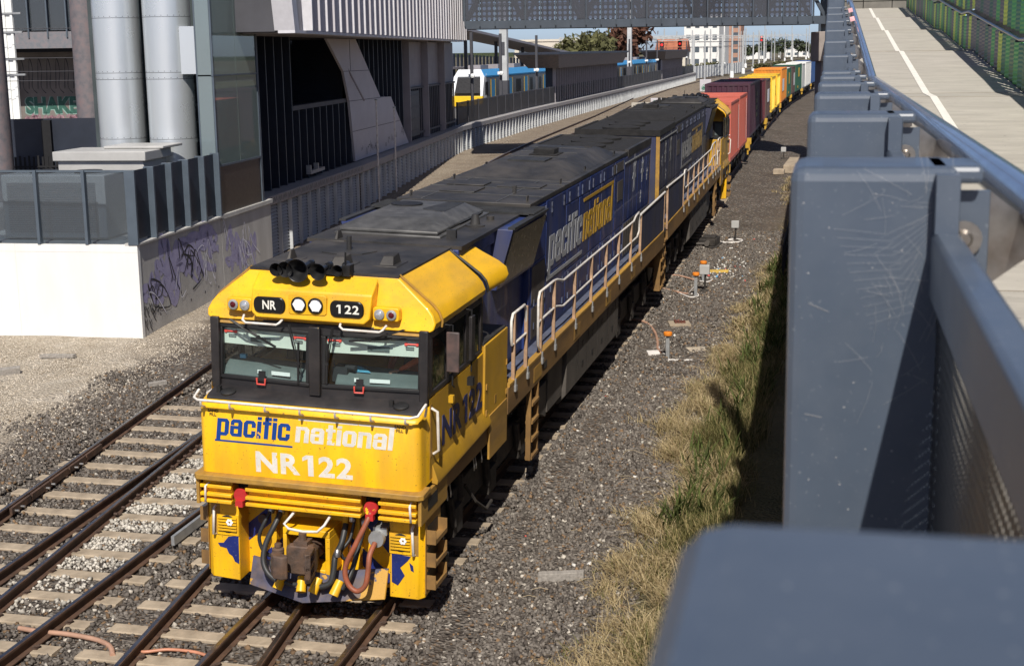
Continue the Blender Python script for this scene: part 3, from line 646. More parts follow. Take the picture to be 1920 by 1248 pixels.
    for z0, z1 in ((.54, .61), (.70, .76), (.86, .92)): b.loft([[(.10, -.16, z0), (.18, -.14, z0), (.23, -.42, z0), (.17, -.46, z0), (.12, -.36, z0)], [(.10, -.16, z1), (.18, -.14, z1), (.23, -.42, z1), (.17, -.46, z1), (.12, -.36, z1)]])
    b.loft([[(.17, -.46, .54), (.23, -.42, .54), (.225, -.39, .54), (.165, -.43, .54)], [(.17, -.46, .92), (.23, -.42, .92), (.225, -.39, .92), (.165, -.43, .92)]]); b.each('guard_arm', M['coupler'], g, bevel=.012)
    b = MB(); b.lathe([(.055, 0), (.075, .015), (.075, .37), (.055, .385)], (-.27, -.24, .51), (0, 0, 1), 18); b.lathe([(.03, 0), (.045, .01), (.045, .05), (.0, .055)], (-.27, -.24, .895), (0, 0, 1), 10); b.build('knuckle_pin', M['coupler'], g, smooth=40)
    kp = [(-.30, -.20), (-.33, -.34), (-.25, -.45), (-.13, -.47), (-.07, -.42), (-.10, -.35), (-.19, -.33), (-.20, -.20)]
    b = MB(); b.loft([[(x * 1.0, y, .56) for x, y in kp], [(x, y, .86) for x, y in kp]]); b.build('knuckle', M['coupler'], g, smooth=50, bevel=.02, seg=3)
    b = MB(); b.cyl((0, -.1, .9), (0, -.1, 1.06), .05, n=10); b.box((-.09, -.18, .92), (.09, .0, .97)); b.build('lock_lifter', M['coupler'], g)
    b = MB(); b.tube([(-.19, .2, 1.26), (-.20, .02, 1.22), (-.27, -.04, 1.13), (-.2, -.06, 1.08), (0, -.08, 1.07), (.18, -.06, 1.08), (.26, -.02, 1.16), (.29, .1, 1.24), (.29, .2, 1.26)], .018, 8); b.build('uncoupling_bar', M['white'], g, smooth=60)
    # hoses
    def hose(name, pts, r, mat):
        # smooth by Catmull-Rom
        P_ = [Vector(p) for p in pts]; P_ = [P_[0]] + P_ + [P_[-1]]; out = []
        for i in range(1, len(P_) - 2):
            for k in range(6):
                t = k / 6; a, b_, c_, d = P_[i - 1:i + 3]
                out.append(.5 * ((2 * b_) + (c_ - a) * t + (2 * a - 5 * b_ + 4 * c_ - d) * t * t + (3 * b_ - a - 3 * c_ + d) * t ** 3))
        out.append(P_[-1]); return MB().tube(out, r, 8).build(name, mat, g, smooth=80)
    hose('red_brake_hose', [(.83, .12, 1.36), (.80, .02, 1.24), (.68, -.08, .95), (.57, -.12, .68), (.60, -.13, .48), (.72, -.14, .39), (.83, -.13, .47), (.86, -.1, .66), (.86, -.04, .84), (.88, .1, .95)], .034, M['hose_red'])
    hose('air_hose', [(-.60, .30, 1.14), (-.66, .22, 1.0), (-.72, .2, .82), (-.68, .2, .66), (-.58, .18, .60), (-.5, .16, .62)], .025, M['hose'])
    hose('air_hose', [(-.46, .30, 1.14), (-.50, .18, 1.0), (-.58, .08, .78), (-.58, .0, .58), (-.48, -.06, .44), (-.30, -.1, .36)], .036, M['hose'])
    hose('air_hose', [(-.48, .16, .62), (-.52, .1, .52), (-.4, 0, .42), (-.22, -.08, .36), (-.06, -.1, .37)], .028, M['hose'])
    hose('air_hose', [(.40, .36, 1.06), (.40, .2, .86), (.37, .06, .74), (.37, -.02, .55), (.34, -.06, .42), (.22, -.08, .36)], .040, M['hose'])
    hose('air_hose', [(.50, .42, 1.14), (.48, .3, .9), (.40, .2, .76), (.42, .2, .66), (.48, .26, .64)], .022, M['hose'])
    hose('air_hose', [(.66, .36, 1.1), (.64, .22, .9), (.60, .08, .62), (.56, -.02, .46), (.50, -.06, .36)], .034, M['hose'])
    b = MB()
    for x, z in ((-.60, 1.16), (-.46, 1.16), (.40, .78), (.50, 1.16), (.66, 1.12)): b.lathe([(.038, -.05), (.045, -.02), (.045, .02), (.03, .05)], (x, .33 if z > 1 else .05, z), (0, .3, 1), 10)
    b.each('hose_fitting', M['steel'], g, smooth=40)
    for x in (-.91, .83):
        b = MB(); b.lathe([(.0, -.03), (.085, -.03), (.095, .0), (.085, .05), (.06, .06)], (x, .10, 1.40), (0, 1, 0), 16); b.box((x - .05, .03, 1.26), (x + .05, .11, 1.34)); b.build('red_cock', M['red'], g, smooth=40)
    b = MB(); b.lathe([(.0, -.05), (.10, -.05), (.11, 0), (.10, .06)], (.88, .18, .98), (0, 1, 0), 16); b.box((.82, .2, 1.02), (1.0, .4, 1.12)); b.build('mu_socket', M['galv'], g, smooth=40)
    b = MB(); b.lathe([(.06, 0), (.065, .06), (.0, .07)], (-.80, .548, .95), (0, -1, 0), 12); b.build('bump_stop', M['coupler'], g)
    # ---- cab
    b = MB()
    for s in (-1, 1):
        u = Vector((s * 1.42, .12, 0)).normalized(); v = Vector((0, .05, .92)).normalized(); hw = 1.425
        if s > 0: plate(b, (0, .40, 2.66), u, v, hw, .94, [(.13, 1.31, .19, .80)], .05)
        else: plate(b, (-1.42, .52, 2.66), -u, v, hw, .94, [(.115, 1.295, .19, .80)], .05)
    b.box((-.075, .365, 2.70), (.075, .43, 3.58))
    for s in (-1, 1): b.box((s * 1.33, .47, 2.68), (s * 1.445, .60, 3.6))
    fr = b.build('windscreen_frame', M['frame'], g, bevel=.012)
    b = MB()
    for s in (-1, 1):
        u = Vector((s * 1.42, .12, 0)).normalized(); v = Vector((0, .05, .92)).normalized()
        p = (Vector((0, .40, 2.66)) + u * .13 if s > 0 else Vector((0, .40, 2.66)) + u * 1.31) + v * .19; uu = u if s > 0 else -u
        ring(b, p - Vector((0, .006, 0)), uu, v, 1.18, .61, .045, .035)
    b.each('window_rubber', M['rubber'], fr, bevel=.008)
    for s in (-1, 1):
        u = Vector((s * 1.42, .12, 0)).normalized(); v = Vector((0, .05, .92)).normalized()
        p = (Vector((0, .40, 2.66)) + u * (.13 if s > 0 else 1.31)) + v * .19 + Vector((0, .025, 0))
        ws = pane_q('windscreen', p, u if s > 0 else -u, v, 1.18, .61, M['pane'], g)
        # pale sun blind and its handles, inside
        q0 = Vector((0, .40, 2.66)) + u * .13; q1 = Vector((0, .40, 2.66)) + u * 1.31
        b = MB()
        a0 = q0 + v * .585 + Vector((0, .045, 0)); a1 = q1 + v * .585 + Vector((0, .045, 0))
        b.loft([[a + Vector((0, 0, z)) + Vector((0, yy, 0)) for z, yy in ((0, 0), (.20, 0), (.21, .25), (0, .02))] for a in (a0, a1)]); b.build('sun_blind', M['cream'], ws)
        b = MB()
        for t in (.10, 1.08):
            c0 = q0 + u * (t - .07) + v * .745 + Vector((0, .03, 0)); c1 = q0 + u * (t + .07) + v * .745 + Vector((0, .03, 0)); b.tube([c0, c1], .013, 6); b.lathe([(.022, -.01), (.022, .01)], c0, (0, 1, 0), 8); b.lathe([(.022, -.01), (.022, .01)], c1, (0, 1, 0), 8)
        b.each('blind_catch', M['redpink'], ws)
        b = MB()
        for t in (.12, 1.06):
            c0 = q0 + u * (t - .05) + v * .705 + Vector((0, .03, 0)); c1 = q0 + u * (t + .05) + v * .705 + Vector((0, .03, 0)); b.tube([c0, c0 - v * .025, c1 - v * .025, c1, c0], .006, 5)
        b.obox(q0 + u * .66 + v * .665 + Vector((0, .03, 0)), u, v, u.cross(v), .14, .03, .004); b.each('blind_handle', M['dash'], ws)
        tX = .44 if s > 0 else .62; c = q0 + u * tX + v * .235 + Vector((0, .03, 0))
        b = MB(); b.obox(c + v * .0 + Vector((0, -.04, 0)), u, v, u.cross(v), .045, .045, .012); b.build('window_latch', M['rubber'], ws)
        b = MB(); cc = c - v * .07 + Vector((0, -.07, 0)); b.tube([cc + u * -.06 + v * .03, cc + u * -.055 - v * .05, cc + u * .055 - v * .05, cc + u * .06 + v * .03], .013, 6); b.build('red_pull_handle', M['redpink'], ws)
        b = MB(); sg = 1 if s > 0 else -1; b.obox(c + u * (sg * .23) + v * .012 + Vector((0, .04, 0)), u, v, u.cross(v), .13, .024, .003); b.obox(c - u * (sg * .07) + v * .012 + Vector((0, .04, 0)), u, v, u.cross(v), .03, .024, .003); b.each('card', M['paper'], ws)
    # wipers
    def wiper(p, q, bl):
        b = MB(); p, q = Vector(p), Vector(q); b.tube([p, p.lerp(q, .5) + Vector((0, -.03, .0)), q], .012, 5); b.tube([p + Vector((.02, 0, 0)), q + Vector((.01, .0, .01))], .007, 5); bl = Vector(bl); b.bar(q - bl, q + bl, .012, .012); b.lathe([(.022, -.015), (.022, .015)], q, (0, 1, 0), 8); b.build('wiper', M['rubber'], g)
    wiper((-1.14, .40, 3.60), (-.77, .43, 3.39), (.24, -.02, -.11)); wiper((-.32, .34, 3.60), (-.22, .39, 3.10), (.01, -.01, .27))
    wiper((.26, .33, 3.60), (.16, .39, 3.12), (.012, -.01, .26)); wiper((1.16, .40, 3.62), (.72, .42, 3.46), (.27, .02, .03))
    # cab sides
    for s in (-1, 1):
        b = MB()
        if s > 0: plate(b, (1.45, .56, 2.74), (0, 1, 0), (0, 0, 1), 2.44, .86, [(.10, .72, .07, .74), (.84, 1.60, .07, .74), (1.72, 2.34, .07, .74)], .05)
        else: plate(b, (-1.45, 3.0, 2.74), (0, -1, 0), (0, 0, 1), 2.44, .86, [(.10, .72, .07, .74), (.84, 1.60, .07, .74), (1.72, 2.34, .07, .74)], .05)
        sf = b.build('side_window_frame', M['frame'], g, bevel=.008)
        for a0, a1 in ((.10, .72), (.84, 1.60), (1.72, 2.34)):
            y0, y1 = .56 + a0, .56 + a1
            if s < 0: y0, y1 = 3.0 - a1, 3.0 - a0
            pane_q('side_window', (s * 1.43, y0 if s > 0 else y1, 2.81), (0, s, 0), (0, 0, 1), y1 - y0, .67, M['pane_dark'], sf)
        # flared skirt under the cab and equipment cupboard behind it
        b = MB(); b.loft([[(s * 1.455, .62, 1.88), (s * 1.45, .62, 1.62), (s * 1.53, .62, 1.60), (s * 1.535, .62, 1.66)], [(s * 1.455, 3.22, 1.92), (s * 1.45, 3.22, 1.68), (s * 1.53, 3.22, 1.66), (s * 1.535, 3.22, 1.71)]]); b.build('cab_skirt', M['yellow_side'], g, bevel=.006)
        b = MB(); b.box((s * 1.40, .85, 1.36), (s * 1.47, 4.33, 1.655)); b.build('cab_sill', M['sill'], g)
        b = MB(); b.box((s * 1.471, 3.25, 1.12), (s * 1.505, 4.25, 1.78)); b.build('skirt_plate', M['yellow_dirty'], g, bevel=.005)
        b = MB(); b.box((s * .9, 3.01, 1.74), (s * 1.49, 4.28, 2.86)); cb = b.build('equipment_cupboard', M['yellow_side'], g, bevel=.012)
        tag(cb, 'dull yellow cupboard behind the cab side') if s > 0 else None
        bx('cupboard_top', (s * .9, 3.0, 2.8605), (s * 1.47, 4.25, 2.89), M['black'], g)
        b = MB()
        for yy, zz in ((4.2, 2.3), (4.2, 1.85), (3.06, 2.2), (3.06, 1.82)): b.box((s * 1.49, yy, zz), (s * 1.505, yy + .04, zz + .08))
        b.box((s * 1.4905, 3.55, 1.88), (s * 1.494, 3.66, 2.0)); b.each('cupboard_hinge', M['yellow_dirty'], cb)
        # grab rail beside the nose, mirrors
        b = MB(); b.tube([(s * 1.47, .54, 2.62), (s * 1.545, .55, 2.58), (s * 1.545, .63, 2.06), (s * 1.47, .64, 2.0)], .02, 8); b.build('cab_handrail', M['white'], g, smooth=60)
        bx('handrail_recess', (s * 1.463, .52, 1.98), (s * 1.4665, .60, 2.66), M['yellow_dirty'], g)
        if s > 0:
            b = MB(); b.box((1.53, .96, 2.98), (1.70, 1.0, 3.50)); mr = b.build('mirror', pbr_cache('mirror back', (.085, .065, .062), .55), g, bevel=.015)
            b = MB(); b.tube([(1.46, 1.02, 3.58), (1.60, 1.02, 3.58), (1.60, 1.02, 2.80), (1.60, 1.10, 2.76)], .012, 6); b.each('mirror_arm', M['rubber'], mr); bx('mirror_lamp', (1.56, .98, 2.58), (1.62, 1.06, 2.67), M['yellow_side'], mr)
        b = MB(); b.box((s * 1.55, 1.92, 2.90), (s * 1.60, 2.08, 3.50)); mr2 = b.build('mirror', M['frame'], g, bevel=.01)
        b = MB(); b.tube([(s * 1.46, 2.0, 3.58), (s * 1.57, 2.0, 3.58), (s * 1.57, 2.0, 2.74)], .012, 6); b.box((s * 1.53, 1.94, 2.56), (s * 1.61, 2.03, 2.67)); b.build('mirror_arm', M['rubber'], mr2)
        b = MB()
        for yy in (.62, 1.0, 1.5, 2.1, 2.7): b.box((s * 1.455, yy, 3.57), (s * 1.50, yy + .06, 3.60))
        b.each('rain_strip_lug', M['rubber'], g)
    loco_number(M['t_navy'], g, (1.4660, 1.03, 1.99), (0, 1, 0), (0, 0, 1), 1.93, .395)
    for s in (-1, 1):
        cw = MB().box((s * 1.05, 2.962, 1.70), (s * 1.45, 3.0, 2.86)).box((s * 1.05, 2.962, 3.42), (s * 1.45, 3.0, 3.62)).each('cab_rear_wall', M['yellow'], g)
        bx('cab_rear_window', (s * 1.12, 2.965, 2.92), (s * 1.38, 2.985, 3.38), M['dash'], cw[0]); b = MB(); ring(b, (s * 1.25 - .13, 2.99, 2.92), (1, 0, 0), (0, 0, 1), .26, .46, .07, .03); b.build('rear_window_frame', M['frame'], cw[0])
    # cab lining
    bx('cab_back_wall', (-1.40, 2.9, 2.2), (1.40, 2.96, 3.6), M['inside'], g); bx('cab_floor', (-1.40, .75, 2.18), (1.40, 2.9, 2.22), M['inside'], g); bx('cab_ceiling', (-1.40, .62, 3.58), (1.40, 2.9, 3.60), M['inside'], g)
    b = MB()
    for x0, x1 in ((-1.36, -.12), (.2, 1.36)): b.loft([[(x0, .54, 2.84), (x0, .62, 2.94), (x0, .95, 3.0), (x0, 1.05, 2.9), (x0, 1.05, 2.5), (x0, .54, 2.78)], [(x1, .54, 2.84), (x1, .62, 2.90), (x1, .95, 2.96), (x1, 1.05, 2.86), (x1, 1.05, 2.5), (x1, .54, 2.78)]])
    b.each('driver_desk', M['dash'], g, bevel=.02)
    b = MB(); b.box((.14, .62, 2.84), (.34, .85, 3.02)); b.cyl((.30, .70, 3.02), (.44, .66, 3.02), .035, n=8); b.cyl((.16, .66, 3.0), (.16, .62, 3.12), .012, n=6); b.build('desk_instruments', M['inside'], g)
    b = MB(); b.loft([[(.42, .70, 2.965), (.62, .70, 2.965), (.52, .82, 2.97), (.42, .80, 2.99)], [(.42, .70, 2.975), (.62, .70, 2.975), (.52, .82, 2.98), (.42, .80, 3.02)]]); b.box((-1.20, .8, 3.0), (-1.12, .86, 3.05)); b.build('blue_folder', M['cyan'], g)
    for x in (-.85, .85):
        b = MB(); b.box((x - .25, 1.55, 2.5), (x + .25, 2.05, 2.6)); b.loft([[(x - .25, 2.0, 2.6), (x + .25, 2.0, 2.6), (x + .25, 2.1, 2.6), (x - .25, 2.1, 2.6)], [(x - .22, 2.12, 3.25), (x + .22, 2.12, 3.25), (x + .22, 2.2, 3.25), (x - .22, 2.2, 3.25)]]); b.cyl((x, 1.8, 2.2), (x, 1.8, 2.5), .06, n=8); b.build('cab_seat', M['inside'], g, bevel=.03)
    # ---- cab roof: yellow cowl with flat black top
    out = [(-1.44, 3.575), (-1.50, 3.60), (-1.515, 3.68), (-1.47, 3.78), (-1.40, 3.86), (-.98, 4.20), (.98, 4.20), (1.40, 3.86), (1.47, 3.78), (1.515, 3.68), (1.50, 3.60), (1.44, 3.575)]
    def fy(z, x): return .41 + (z - 3.575) * .44 + .10 * (abs(x) / 1.5) ** 2
    b = MB(); b.loft([[(x, fy(z, x), z) for x, z in out], [(x, .75, z) for x, z in out], [(x, 2.92, z) for x, z in out]]); b.build('cab_roof_cowl', M['yellow'], g, smooth=25, bevel=.03, seg=3)
    b = MB(); b.loft([[(x * k, fy(z, x) + .05, 3.575 + (z - 3.575)) for x, z, k in ((-1.40, 3.52, 1), (1.40, 3.52, 1), (1.40, 3.60, 1), (-1.40, 3.60, 1))], [(x, .62, z) for x, z in ((-1.40, 3.52), (1.40, 3.52), (1.40, 3.60), (-1.40, 3.60))]]); b.build('eave_lip', M['yellow_dirty'], g)
    b = MB(); b.box((-.99, .72, 4.19), (.99, 3.4, 4.222)); b.build('cab_roof_top', M['black'], g)
    b = MB()
    for s in (-1, 1):
        c = Vector((s * 1.0, 0, 0)); e = [(s * .985, 4.225), (s * 1.43, 3.865), (s * 1.50, 3.78), (s * 1.54, 3.68), (s * 1.53, 3.60)]
        for i in range(len(e) - 1): b.bar((e[i][0], .78 - (.42 if 0 else 0) + (0), e[i][1]), (e[i + 1][0], .78, e[i + 1][1]), .012, .006, (0, 1, 0))
    b.each('roof_seam', M['yellow_dirty'], g)
    # rear flaps of the cowl
    for s in (-1, 1):
        sec0 = [(s * .98, 2.99, 4.19), (s * 1.22, 2.99, 4.02), (s * 1.42, 2.99, 3.88), (s * 1.50, 2.99, 3.79), (s * 1.53, 2.99, 3.70), (s * 1.53, 2.99, 3.64)]
        sec1 = [(s * .98, 3.75, 4.20), (s * 1.22, 3.78, 4.06), (s * 1.45, 3.85, 3.93), (s * 1.56, 3.88, 3.84), (s * 1.60, 3.85, 3.74), (s * 1.58, 3.72, 3.66)]
        b = MB(); inn = lambda l: [(p[0] - s * .025, p[1], p[2] - .03) for p in l]
        b.loft([sec0 + inn(sec0)[::-1], sec1 + inn(sec1)[::-1]]); b.build('cowl_flap', M['yellow'], g, smooth=40, bevel=.01)
        b = MB(); b.tube([(p[0], 2.955, p[2]) for p in sec0], .022, 6); b.build('flap_gasket', M['rubber'], g)
    # headlight and number housing
    b = MB(); b.loft([[(-.76, .36, 3.655), (.66, .36, 3.655), (.73, .37, 3.72), (.75, .42, 4.01), (-.84, .42, 4.01), (-.83, .37, 3.72)], [(-.76, .62, 3.655), (.66, .62, 3.655), (.73, .62, 3.72), (.75, .66, 4.19), (-.84, .66, 4.19), (-.83, .62, 3.72)]]); hh = b.build('headlight_housing', M['yellow'], g, bevel=.02, seg=3)
    b = MB(); oval(b, (-.58, 3.825), .42, .205, .385, .035); oval(b, (.44, 3.835), .44, .21, .385, .035); nb = b.each('number_board', M['plate'], hh, bevel=.012)[0]
    b = MB(); oval(b, (-.58, 3.825), .34, .14, .36, .014); oval(b, (.44, 3.835), .36, .145, .36, .014); b.each('number_glass', M['plate'], nb)
    text('number_text', 'NR', M['t_cream'], nb, (-.58, .345, 3.775), (1, 0, 0), (0, 0, 1), .155, off=.003, align='CENTER', wscale=.85); [text('number_text', '2', M['t_cream'], nb, (.42 + .1 * k, .345, 3.783), (1, 0, 0), (0, 0, 1), .155, off=.003, fit=(.085, .108)) for k in (0, 1)]; block_text('1', M['t_cream'], nb, (.315, .345, 3.783), (1, 0, 0), (0, 0, 1), .052, .108, shear=0)
    b = MB(); b.loft([[(p, y, q) for p, q in ((-.30, 3.725), (.15, 3.735), (.175, 3.76), (.175, 3.96), (.15, 3.985), (-.30, 3.985), (-.325, 3.96), (-.325, 3.75))] for y in (.40, .362)]); hp = b.build('headlight_plate', M['yellow'], hh, bevel=.006)
    for x in (-.185, .035):
        b = MB(); b.lathe([(.098, 0), (.10, .02), (.085, .026), (.083, -.01)], (x, .362, 3.855), (0, -1, 0), 20); b.build('headlight_bezel', M['plate'], hp)
        b = MB()
        for i in range(-4, 5):
            for j in range(-4, 5):
                px_ = (i + .5 * (j % 2)) * .0185; pz_ = j * .016
                if math.hypot(px_, pz_) < .076: b.lathe([(.0102, 0), (.0102, .008), (.005, .010)], (x + px_, .358, 3.855 + pz_), (0, -1, 0), 6)
        tag(b.build('led_headlight', M['led'], hp), kind='stuff')
    for s in (-1, 1):
        cx_ = -1.02 if s < 0 else .915
        b = MB(); b.loft([[(cx_ + p, y + (.0), q) for p, q in ((-.15, 3.70), (.15, 3.70), (.17, 3.72), (.17, 3.85), (.15, 3.87), (-.15, 3.87), (-.17, 3.85), (-.17, 3.72))] for y in (.56, .44)]); mk = b.build('marker_light_plate', M['yellow'], g, bevel=.012)
        for k, dx in enumerate((-.078, .078)):
            red_ = (k == 0) == (s < 0)
            b = MB(); b.lathe([(.063, 0), (.065, .02), (.048, .026)], (cx_ + dx, .44, 3.785), (0, -1, 0), 18); b.build('lamp_bezel', M['galv'], mk, smooth=40)
            b = MB(); b.lathe([(.047, .018), (.035, .03), (.0, .034)], (cx_ + dx, .44, 3.785), (0, -1, 0), 14, False); b.build('marker_lamp', M['lens_red'] if red_ else M['lens'], mk, smooth=80)
    b = MB()
    for x0, x1 in ((-.95, -.42), (.34, .93)): b.tube([(x0, .42, 3.66), (x0 + .02, .33, 3.62), (x0 + .06, .33, 3.585), (x1 - .06, .33, 3.585), (x1 - .02, .33, 3.61), (x1, .42, 3.65)], .016, 8)
    b.each('eave_handrail', M['white'], g, smooth=60)
    # horns
    hb = MB(); hb.box((-.48, .62, 4.20), (.36, .80, 4.25)); hb.box((.30, .58, 4.20), (.40, .74, 4.34)); hb.cyl((.34, .6, 4.3), (.34, .6, 4.50), .012, n=6); hcl = hb.build('horn_manifold', M['horn'], g)
    for x, r_, ln, z in ((-.50, .085, .40, 4.265), (-.38, .10, .30, 4.275), (-.22, .145, .42, 4.27), (.05, .105, .36, 4.27), (.265, .072, .30, 4.28)):
        b = MB(); y0 = .40 if r_ > .08 else .50
        prof_ = [(r_, 0), (r_ * .99, .012), (r_ * .66, ln * .16), (r_ * .42, ln * .36), (r_ * .28, ln * .65), (r_ * .22, ln), (.0, ln)]
        b.lathe(prof_, (x, y0, z), (0, 1, .06), 24, False); b.lathe([(r_ * .97, .004), (r_ * .62, ln * .18), (r_ * .36, ln * .4), (0, ln * .5)], (x, y0, z), (0, 1, .06), 24, False); b.lathe([(r_, 0), (r_ * .97, .004)], (x, y0, z), (0, 1, .06), 24, False)
        b.lathe([(.04, 0), (.045, .03), (.045, .10), (.03, .12)], (x, y0 + ln - .03, z + .02), (0, 1, 0), 12); b.box((x - .03, y0 + ln * .8, 4.2), (x + .03, y0 + ln, z)); b.build('horn', M['horn'], hcl, smooth=60)
    # roof fittings
    b = MB()
    for x, y0, big in ((-.70, 1.25, 0), (.05, 1.05, 1), (.62, 1.30, 1), (-.72, 3.0, 0), (-.2, 7.9, 1)):
        if big: b.loft([[(x - .10, y0, 4.22), (x + .10, y0, 4.22), (x + .10, y0 + .34, 4.22), (x - .10, y0 + .34, 4.22)], [(x - .07, y0 + .10, 4.34), (x + .07, y0 + .10, 4.34), (x + .08, y0 + .30, 4.36), (x - .08, y0 + .30, 4.36)]]); b.box((x - .17, y0 - .06, 4.2), (x + .17, y0 + .42, 4.235))
        else: b.loft([[(x - .03, y0, 4.22), (x + .03, y0, 4.22), (x + .03, y0 + .26, 4.22), (x - .03, y0 + .26, 4.22)], [(x - .012, y0 + .09, 4.36), (x + .012, y0 + .09, 4.36), (x + .012, y0 + .2, 4.36), (x - .012, y0 + .2, 4.36)]]); b.box((x - .15, y0 - .04, 4.2), (x + .15, y0 + .3, 4.232))
    b.each('roof_antenna', M['black'], g, bevel=.012)
    b = MB(); b.lathe([(.40, 0), (.40, .012), (.0, .014)], (-.25, 2.3, 4.222), (0, 0, 1), 8); b.cyl((-.25, 2.3, 4.23), (-.25, 2.3, 4.42), .035, n=10); b.build('antenna_plate', M['black'], g)
    # air-conditioning hatch behind the cab
    b = MB(); b.box((-.95, 3.55, 4.20), (.66, 6.25, 4.27)); b.loft([[(-.90, 3.62, 4.272), (.60, 3.62, 4.272), (.60, 6.1, 4.272), (-.90, 6.1, 4.272)], [(-.90, 3.62, 4.32), (.60, 3.62, 4.32), (.60, 6.1, 4.32), (-.90, 6.1, 4.32)], [(-.68, 4.05, 4.45), (.36, 4.05, 4.45), (.36, 5.9, 4.45), (-.68, 5.9, 4.45)]]); b.build('roof_hatch', M['hatch'], g, bevel=.015)
    b = MB(); b.loft([[(.30, 4.72, 4.42), (.62, 4.72, 4.30), (.62, 5.95, 4.30), (.30, 5.95, 4.42)], [(-.05, 4.95, 4.462), (.34, 4.75, 4.458), (.34, 5.85, 4.458), (.1, 5.85, 4.462)]]); b.build('hatch_mesh_opening', M['mesh'], g)
    b = MB(); b.lathe([(.25, 0), (.25, .02), (.0, .021)], (-.45, 5.4, 4.45), (0, 0, 1), 20); b.build('hatch_fan', M['rubber'], g)
    b = MB(); b.lathe([(.15, 0), (.15, .02), (.08, .03), (.05, .18), (.0, .19)], (.80, 4.9, 4.24), (0, 0, 1), 16); b.lathe([(.06, 0), (.06, .06), (0, .07)], (.85, 5.6, 4.24), (0, 0, 1), 10); b.box((.72, 3.65, 4.22), (.86, 3.72, 4.36)); b.each('roof_vent_cap', M['black'], g, smooth=40)
    # ---- long hood
    hx = 1.15
    b = MB(); b.box((-1.05, 2.96, 1.85), (1.05, 7.2, 4.19)); b.box((-1.10, 2.97, 4.0), (1.10, 7.1, 4.19)); b.build('forward_hood', M['blue'], g, bevel=.01)
    b = MB(); b.box((-1.14, 2.99, 4.191), (1.14, 7.1, 4.242)); b.build('forward_hood_top', M['black'], g)
    b = MB(); b.box((-hx, 7.0, 1.85), (hx, 20.0, 4.30)); b.build('long_hood', M['blue'], g, bevel=.015)
    # hood roof with raised centre
    b = MB(); b.box((-hx - .01, 6.985, 4.245), (hx + .01, 16.6, 4.325))
    b.loft([[(-1.05, 10.3, 4.326), (1.05, 10.3, 4.326), (1.05, 15.9, 4.326), (-1.05, 15.9, 4.326)], [(-.66, 11.4, 4.53), (.58, 11.4, 4.53), (.72, 15.2, 4.53), (-.72, 15.2, 4.53)]]); b.build('hood_roof', M['black'], g, bevel=.01)
    b = MB()
    for y0 in (7.95, 8.9, 9.7, 10.22): b.box((-1.16, y0, 4.3255), (1.16, y0 + .03, 4.335))
    for y0 in (12.6, 13.6, 14.6): b.box((-.64, y0, 4.5305), (.58, y0 + .03, 4.54))
    for x0 in (-.75, .55): b.box((x0, 7.05, 4.3255), (x0 + .025, 10.2, 4.333))
    b.each('roof_seam_strip', M['hatch'], g)
    b = MB(); b.box((-.75, 8.05, 4.326), (-.1, 8.8, 4.352)); b.box((.05, 9.0, 4.326), (.85, 9.6, 4.350)); b.box((-.9, 9.05, 4.326), (-.2, 9.6, 4.350)); b.each('roof_access_hatch', M['black'], g, bevel=.008)
    b = MB(); b.box((-.22, 13.0, 4.53), (.22, 13.45, 4.66)); b.box((-.3, 12.9, 4.53), (.3, 13.55, 4.55)); b.each('exhaust_stack', M['roof_end'], g, bevel=.02)
    b = MB()
    for y0 in (7.3, 9.9, 12.2, 15.5):
        for s_ in (-1, 1): b.tube([(s_ * 1.02, y0, 4.32), (s_ * 1.02, y0, 4.41), (s_ * 1.02, y0 + .1, 4.41), (s_ * 1.02, y0 + .1, 4.32)], .014, 5)
    b.each('lifting_lug', M['black'], g)
    bx('roof_scoop', (-.42, 11.6, 4.531), (.34, 12.3, 4.56), M['mesh'], g)
    b = MB(); b.box((.52, 8.3, 4.325), (.58, 8.36, 4.45)); b.box((.46, 15.0, 4.53), (.62, 15.05, 4.55)); b.each('lifting_eye', M['black'], g)
    # radiator end: deep tray with fans
    b = MB(); b.box((-hx - .02, 16.6, 4.20), (-hx + .06, 20.05, 4.36)); b.box((hx - .06, 16.6, 4.20), (hx + .02, 20.05, 4.36)); b.box((-hx + .06, 19.97, 4.2), (hx - .06, 20.05, 4.36)); b.each('radiator_rim', M['black'], g)
    bx('radiator_core', (-hx + .06, 16.65, 4.2), (hx - .06, 19.97, 4.335), M['roof_end'], g)
    b = MB()
    for k in range(3): b.lathe([(.52, 0), (.52, .05), (.40, .07), (.1, .06)], (0, 17.2 + 1.08 * k, 4.335), (0, 0, 1), 20)
    b.each('radiator_fan', M['roof_end'], g, smooth=40)
    # intake box hung outside the hood behind the cab
    for s in (-1, 1):
        b = MB(); b.loft([[(s * .98, 4.95, 3.25), (s * 1.13, 4.95, 3.25), (s * 1.38, 4.95, 4.20), (s * .98, 4.95, 4.20)], [(s * .98, 7.25, 3.25), (s * 1.16, 7.25, 3.25), (s * 1.38, 7.25, 4.20), (s * .98, 7.25, 4.20)]]); ib = b.build('intake_box', M['blue'], g, bevel=.01)
        b = MB(); b.loft([[(s * 1.151, 5.04, 3.31), (s * 1.155, 5.04, 3.31), (s * 1.374, 5.04, 4.14), (s * 1.372, 5.04, 4.14)], [(s * 1.178, 7.2, 3.31), (s * 1.182, 7.2, 3.31), (s * 1.392, 7.2, 4.14), (s * 1.390, 7.2, 4.14)]]); b.build('intake_louvre_panel', M['plate'], ib)
        b = MB(); b.box((s * .2, 6.3, 4.243), (s * 1.30, 7.2, 4.255))
        for k in range(12): b.box((s * .22, 6.33 + .072 * k, 4.255), (s * 1.38, 6.36 + .072 * k, 4.275))
        b.box((s * 1.30, 4.95, 4.203), (s * 1.41, 7.26, 4.235)); b.build('intake_grille', M['mesh'], ib)
